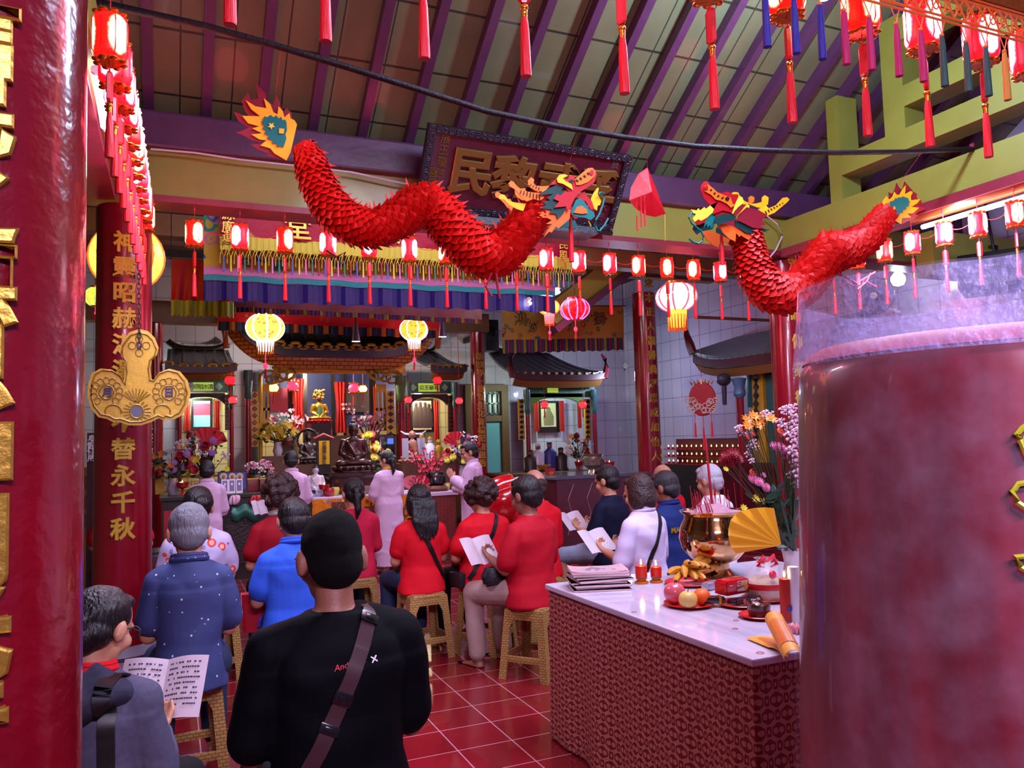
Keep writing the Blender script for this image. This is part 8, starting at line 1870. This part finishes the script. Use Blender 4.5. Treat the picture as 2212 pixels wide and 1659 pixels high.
for i, (px, h, m, nm) in enumerate(((1163, .46, WPOR, 'grey bearded statue at the left in the corner shrine'), (1188, .48, M('blue_robe', '#2a2a7a', .4, var=.5, vs=20), 'statue in blue and gold robe in the corner shrine'), (1212, .38, WOODD, 'small dark seated statue in the corner shrine'), (1147, .36, WOODD, 'thin black statuette beside the left post of the corner shrine'))):
    c = P(px, 1000, Y=12.0); t = thing('shrine_statue', nm, 'statue', (c.x, 12.0, zK)); part('robe', B().loft([(0, 0, 0, .12, .1), (0, 0, h * .3, .11, .09), (0, 0, h * .65, .12, .08), (0, 0, h * .8, .04, .04)], 20), m, t); part('head', B().sph((0, 0, h * .87), (.045, .048, .055), 14), M('statue_face', '#7a4a3a', .4), t); part('hat', B().lathe([(.055, h * .93), (.04, h * 1.02), (0, h * 1.05)], n=14), m, t); part('base', B().lathe([(0, 0), (.13, 0), (.13, .03), (0, .03)], n=18), MATS['dark_wood'], t)
def shrine_lantern(label, px, py, Y, r, glow='#ff2030', es=.9, ztop=None):
    c = P(px, py, Y=Y); t = thing('shrine_lantern', label, 'lantern', c)
    part('globe', B().sph((0, 0, 0), (r, r, r * .82), 18), M('mini_globe_' + glow.strip('#'), glow, .3, emit=glow, es=es), t)
    for s in (-1, 1):
        g = B()
        for i in range(8): a = i * PI / 4; g.sph((math.cos(a) * r * .6, math.sin(a) * r * .6, s * r * .85), (r * .4, r * .25, r * .16), 6, (0, 0, a))
        part('leaf_collar', g, GOLDF, t)
    part('tassel', B().cyl((0, 0, -r * .85), (0, 0, -r * 3.2), r * .14, r * .2, 8), SILK, t); part('cord', B().cyl((0, 0, r * .8), (0, 0, max(.3, (ztop or c.z + .5) - c.z)), .005, n=6), MATS['cord_red'], t)
for px, py, Y, r, g, e, nm in ((497, 822, 11.75, .075, '#ff2030', .9, 'small red lantern with gold leaves left of the main shrine'), (503, 864, 11.75, .06, '#ff3040', 1.3, 'small red lantern hanging below the left gold leafed one'), (945, 822, 11.75, .07, '#ff2030', .9, 'small red lantern with gold leaves right of the main shrine'), (882, 864, 11.8, .06, '#ff3040', 1.3, 'small red lantern at the left post of the right side shrine'), (992, 866, 11.8, .06, '#ff3040', 1.3, 'small red lantern at the right post of the right side shrine'), (591, 838, 12.1, .075, '#ffc860', 3., 'small yellow lantern inside the main shrine at the left'), (633, 834, 12.1, .085, '#ff3050', 1.5, 'small pink lantern inside the main shrine at the left curtain'), (764, 838, 12.1, .085, '#ff3050', 1.5, 'small red ring lantern inside the main shrine at the right curtain'), (784, 840, 12.1, .065, '#ffd070', 3., 'small yellow lantern inside the main shrine at the right'), (1176, 874, 12.0, .07, '#ff2838', 1.2, 'small red lantern at the left in the corner shrine'), (1259, 874, 12.0, .07, '#ff2838', 1.2, 'small red lantern at the right in the corner shrine')):
    shrine_lantern(nm, px, py, Y, r, g, e, P(px, 800 if px < 990 else 850, Y=Y).z if not 990 < px < 1000 else 4.755)
t = thing('oil_lamp_rack', 'dark red stepped rack of burning oil lamps on the right wall', 'rack', P(1500, 1000, X=XR - .3)); X_ = XR - .32
y_a, y_b = P(1438, 980, X=X_).y, P(1600, 980, X=X_).y; zr = [P(1500, y, X=X_).z for y in (964, 981, 997)]
part('back_board', B().box2((XR - .08, y_b, P(1500, 1004, X=X_).z), (XR - .01, y_a, P(1500, 948, X=X_).z)), M('rack_red', '#5a1420', .4), t, world=True, smooth=False)
for i, z in enumerate(zr): part('shelf', B().box2((XR - .36 + .06 * (2 - i) * 0, y_b, z - .06), (XR - .05, y_a, z - .045)), MATS['red_paint'], t, world=True, smooth=False)
part('legs', B().box2((XR - .34, y_b, 0), (XR - .06, y_a, zr[2] - .06)), MATS['dark_wood'], t, world=True, smooth=False)
cup = B().lathe([(0, -.045), (.02, -.045), (.026, -.012), (.022, -.012), (0, -.02)], n=12).mesh('oil_cup', [CUP])
fl = B().lathe([(0, -.012), (.010, .0), (.006, .018), (0, .03)], n=8).mesh('flame', M('tiny_flame', '#ffc878', .5, emit='#ffb060', es=7))
for r_i, z in enumerate(zr):
    for j in range(15):
        o = thing('oil_light', 'tiny burning oil light in a red cup on the wall rack', 'oil lamp', (X_ + .02, y_a - (j + .5) * (y_a - y_b) / 15, z), 0, 'oil lights on the wall rack'); link('cup', cup, o); link('flame', fl, o)
b = B(); xrect(b, 1308, 926, 1328, 978, XR - .03, .028)
t = thing('wall_plaque', 'narrow brown carved plaque on the tiled wall by the corner shrine', 'plaque', P(1318, 978, X=XR - .03)); part('board', b, M('plaque_brown', '#4a2a20', .5, bump=.4, bs=30), t, world=True, smooth=False)
g = B()
for pl in ([(1316, 940), (1322, 950), (1314, 962), (1320, 970)], [(1312, 958), (1318, 966)]): g.tube([P(x, y, X=XR - .035) for x, y in pl], .008, 5)
part('carving', g, MATS['brown_beam'], t, world=True)
t = thing('power_outlet', 'round white wall socket with two holes and a black cord', 'socket', P(1352, 790, X=XR - .01)); part('plate', B().cyl((-.02, 0, 0), (.008, 0, 0), .06, n=20), MATS['white'], t); part('hole', B().cyl((-.022, .02, 0), (-.019, .02, 0), .01, n=8), MATS['black'], t); part('hole', B().cyl((-.022, -.02, 0), (-.019, -.02, 0), .01, n=8), MATS['black'], t)
part('cord', B().tube([P(x, y, X=XR - .015) for x, y in ((1352, 792), (1345, 808), (1338, 810), (1332, 803), (1330, 796), (1322, 797), (1312, 798))], .008, 6), MATS['cord_black'], t, world=True)
c = P(1517, 862, X=XS - .4); t = thing('hanging_charm', 'hanging red and cream paper charm with red tassels beside the wall shrine', 'ornament', c); q = face_m((0, 0, 0), (-.75, -.66, 0))
part('disc', B().lathe([(0, .02), (.19, .012), (.2, 0), (.19, -.012), (0, -.02)], n=32, mat=q @ Matrix.Diagonal((1, 1.25, 1, 1)).to_4x4()), M('charm_red', '#9a1424', .4, var=.3, vs=20), t)
g = B(); rn = random.Random(5)
for k in range(26):
    a = rn.uniform(PI, 2 * PI); r = rn.uniform(.1, .24); g.tube([q @ Vector((r * math.cos(a) + .035 * math.cos(s), r * .9 * math.sin(a) - .0 + .035 * math.sin(s), .024)) for s in [m_ * PI / 6 for m_ in range(12)]], .008, 5, True)
part('cloud_cutouts', g, M('charm_cream', '#c8b0a0', .5), t)
cr_ = B()
for k in range(7): cr_.cyl(q @ Vector(((k - 3) * .045, .22, .0)), q @ Vector(((k - 3) * .06, .31 - abs(k - 3) * .015, .0)), .018, .003, 6)
part('crown', cr_, GOLDF, t); part('string', B().cyl((0, 0, .26), (0, 0, 1.2), .004, n=5), MATS['cord_red'], t)
struct('trim_146', B().box2((c.x - .02, c.y - .02, c.z + 1.19), (XR, c.y + .02, c.z + 1.23)), MATS['brown_beam'], smooth=False)
for dx, l in ((-.12, .36), (0, .55), (.12, .36)):
    e = q @ Vector((dx, -.2, 0)); part('tassel', B().cyl(e, e - Vector((0, 0, l * .4)), .006, n=6).cyl(e - Vector((0, 0, l * .4)), e - Vector((0, 0, l)), .012, .018, 8), SILK, t)
c = P(2150, 590, X=7.55); t = thing('loudspeaker', 'black loudspeaker on a wall bracket at the right, tilted down into the court', 'speaker', c, math.radians(-62)); 
part('cabinet', B().box((0, 0, 0), (.62, .34, .36), (-.18, 0, 0)), MATS['black'], t, bevel=.02); part('grille', B().box((0, -.172, -.03), (.57, .012, .31), (-.18, 0, 0)), M('grille_cloth', '#0c0e18', .8, bump=.6, bs=300), t, bevel=.004)
word('betavo', Matrix.Translation((.0, -.186, .06)) @ Matrix.Rotation(PI / 2 - .18, 4, 'X'), .045, MATS['white'], t, depth=.002)
part('bracket', B().tube([(0, .1, .16), (0, .2, .3), (-.1, .45, .36), (-.12, .55, .36)], .022, 8).cyl((-.12, .55, .36), (-.125, .58, .36), .09, n=16), MATS['black'], t)
part('bracket_arm', B().cyl((0, .1, .16), (-.1, .3, 1.0), .015, n=8), MATS['black'], t)
b = B(); rect(b, 1049, 690, 1078, 757, 12.6, .35); t = thing('loudspeaker', 'black loudspeaker box high beside the rear column', 'speaker', P(1063, 757, Y=12.6)); part('cabinet', b, MATS['black'], t, world=True, bevel=.02); c = P(1063, 715, Y=12.59); part('cone', B().cyl(c, c - Vector((0, .02, 0)), .09, .07, 20), MATS['black_gloss'], t, world=True)
part('bracket', B().box2((c.x - .03, 12.9, c.z - .05), (c.x + .03, YB, c.z + .05)), MATS['black'], t, world=True, smooth=False)
c = P(1890, 640, X=8.3); t = thing('wall_fan', 'grey wall fan with round wire cage behind the right dragon', 'fan', c); q = face_m((0, 0, 0), (-.9, -.42, .05))
g = B()
for r in (.06, .12, .18, .235): g.tube([q @ Vector((r * math.cos(a), r * math.sin(a), .05 * (1 - (r / .24) ** 2))) for a in [k * PI / 16 for k in range(32)]], .003 if r < .2 else .007, 5, True)
for k in range(28): a = k * PI / 14; g.tube([q @ Vector((r * math.cos(a), r * math.sin(a), .05 * (1 - (r / .24) ** 2))) for r in (.04, .12, .235)], .0018, 4)
part('cage', g, M('fan_wire', '#5a5a70', .35, .7), t)
for k in range(4):
    a = k * PI / 2 + .4; part('blade', B().grid(lambda u, v, a=a: q @ Vector((.05 * math.cos(a) + u * .16 * math.cos(a) + (v - .5) * .12 * -math.sin(a), .05 * math.sin(a) + u * .16 * math.sin(a) + (v - .5) * .12 * math.cos(a), -.02 + (v - .5) * .05)), 4, 4), M('fan_blade', '#7a7a98', .3), t, solid=.003)
part('badge', B().cyl(q @ Vector((0, 0, .05)), q @ Vector((0, 0, .06)), .045, n=20), M('badge_cream', '#c8a890', .5), t); word('SANEX', q @ Matrix.Translation((0, 0, .062)), .016, MATS['black'], t, depth=.001)
part('motor', B().cyl(q @ Vector((0, 0, -.04)), q @ Vector((0, 0, -.18)), .07, .06, 18), MATS['black'], t); part('wall_arm', B().tube([q @ Vector((0, 0, -.15)), q @ Vector((0, -.1, -.22)), Vector((XR - c.x, -.05, -.2))], .02, 8), MATS['white'], t)
t = thing('wall_banner', 'dark narrow board with four white characters in the gap left of the large column', 'sign', P(198, 1000, Y=9.0)); b = B(); rect(b, 188, 935, 209, 1003, 9.0, .03, .0); part('board', b, M('board_dark', '#3a1418', .5), t, world=True, smooth=False)
for i, ch in enumerate('身體健康'): part('character', B().add(glyph(ch, .085, .006, .012), face_m(P(198.5, 948 + i * 13.5, Y=8.99), (0, -1, 0))), MATS['white'], t, world=True)
t = thing('gold_cabinet', 'gold panelled cabinet in the gap left of the large column', 'cabinet', (pX(195, 1100, 9.3), 9.3, 0)); b = B(); rect(b, 150, 1010, 212, 1200, 9.2, .4, 0); part('body', b, M('cabinet_gold', '#8a6a24', .45), t, world=True, smooth=False)
for y in (1028, 1070, 1110): b = B(); rect(b, 160, y, 208, y + 28, 9.19, .012); part('panel', b, M('cabinet_panel', '#6a4a18', .45), t, world=True, smooth=False)
bpy.data.scenes.remove(TS)
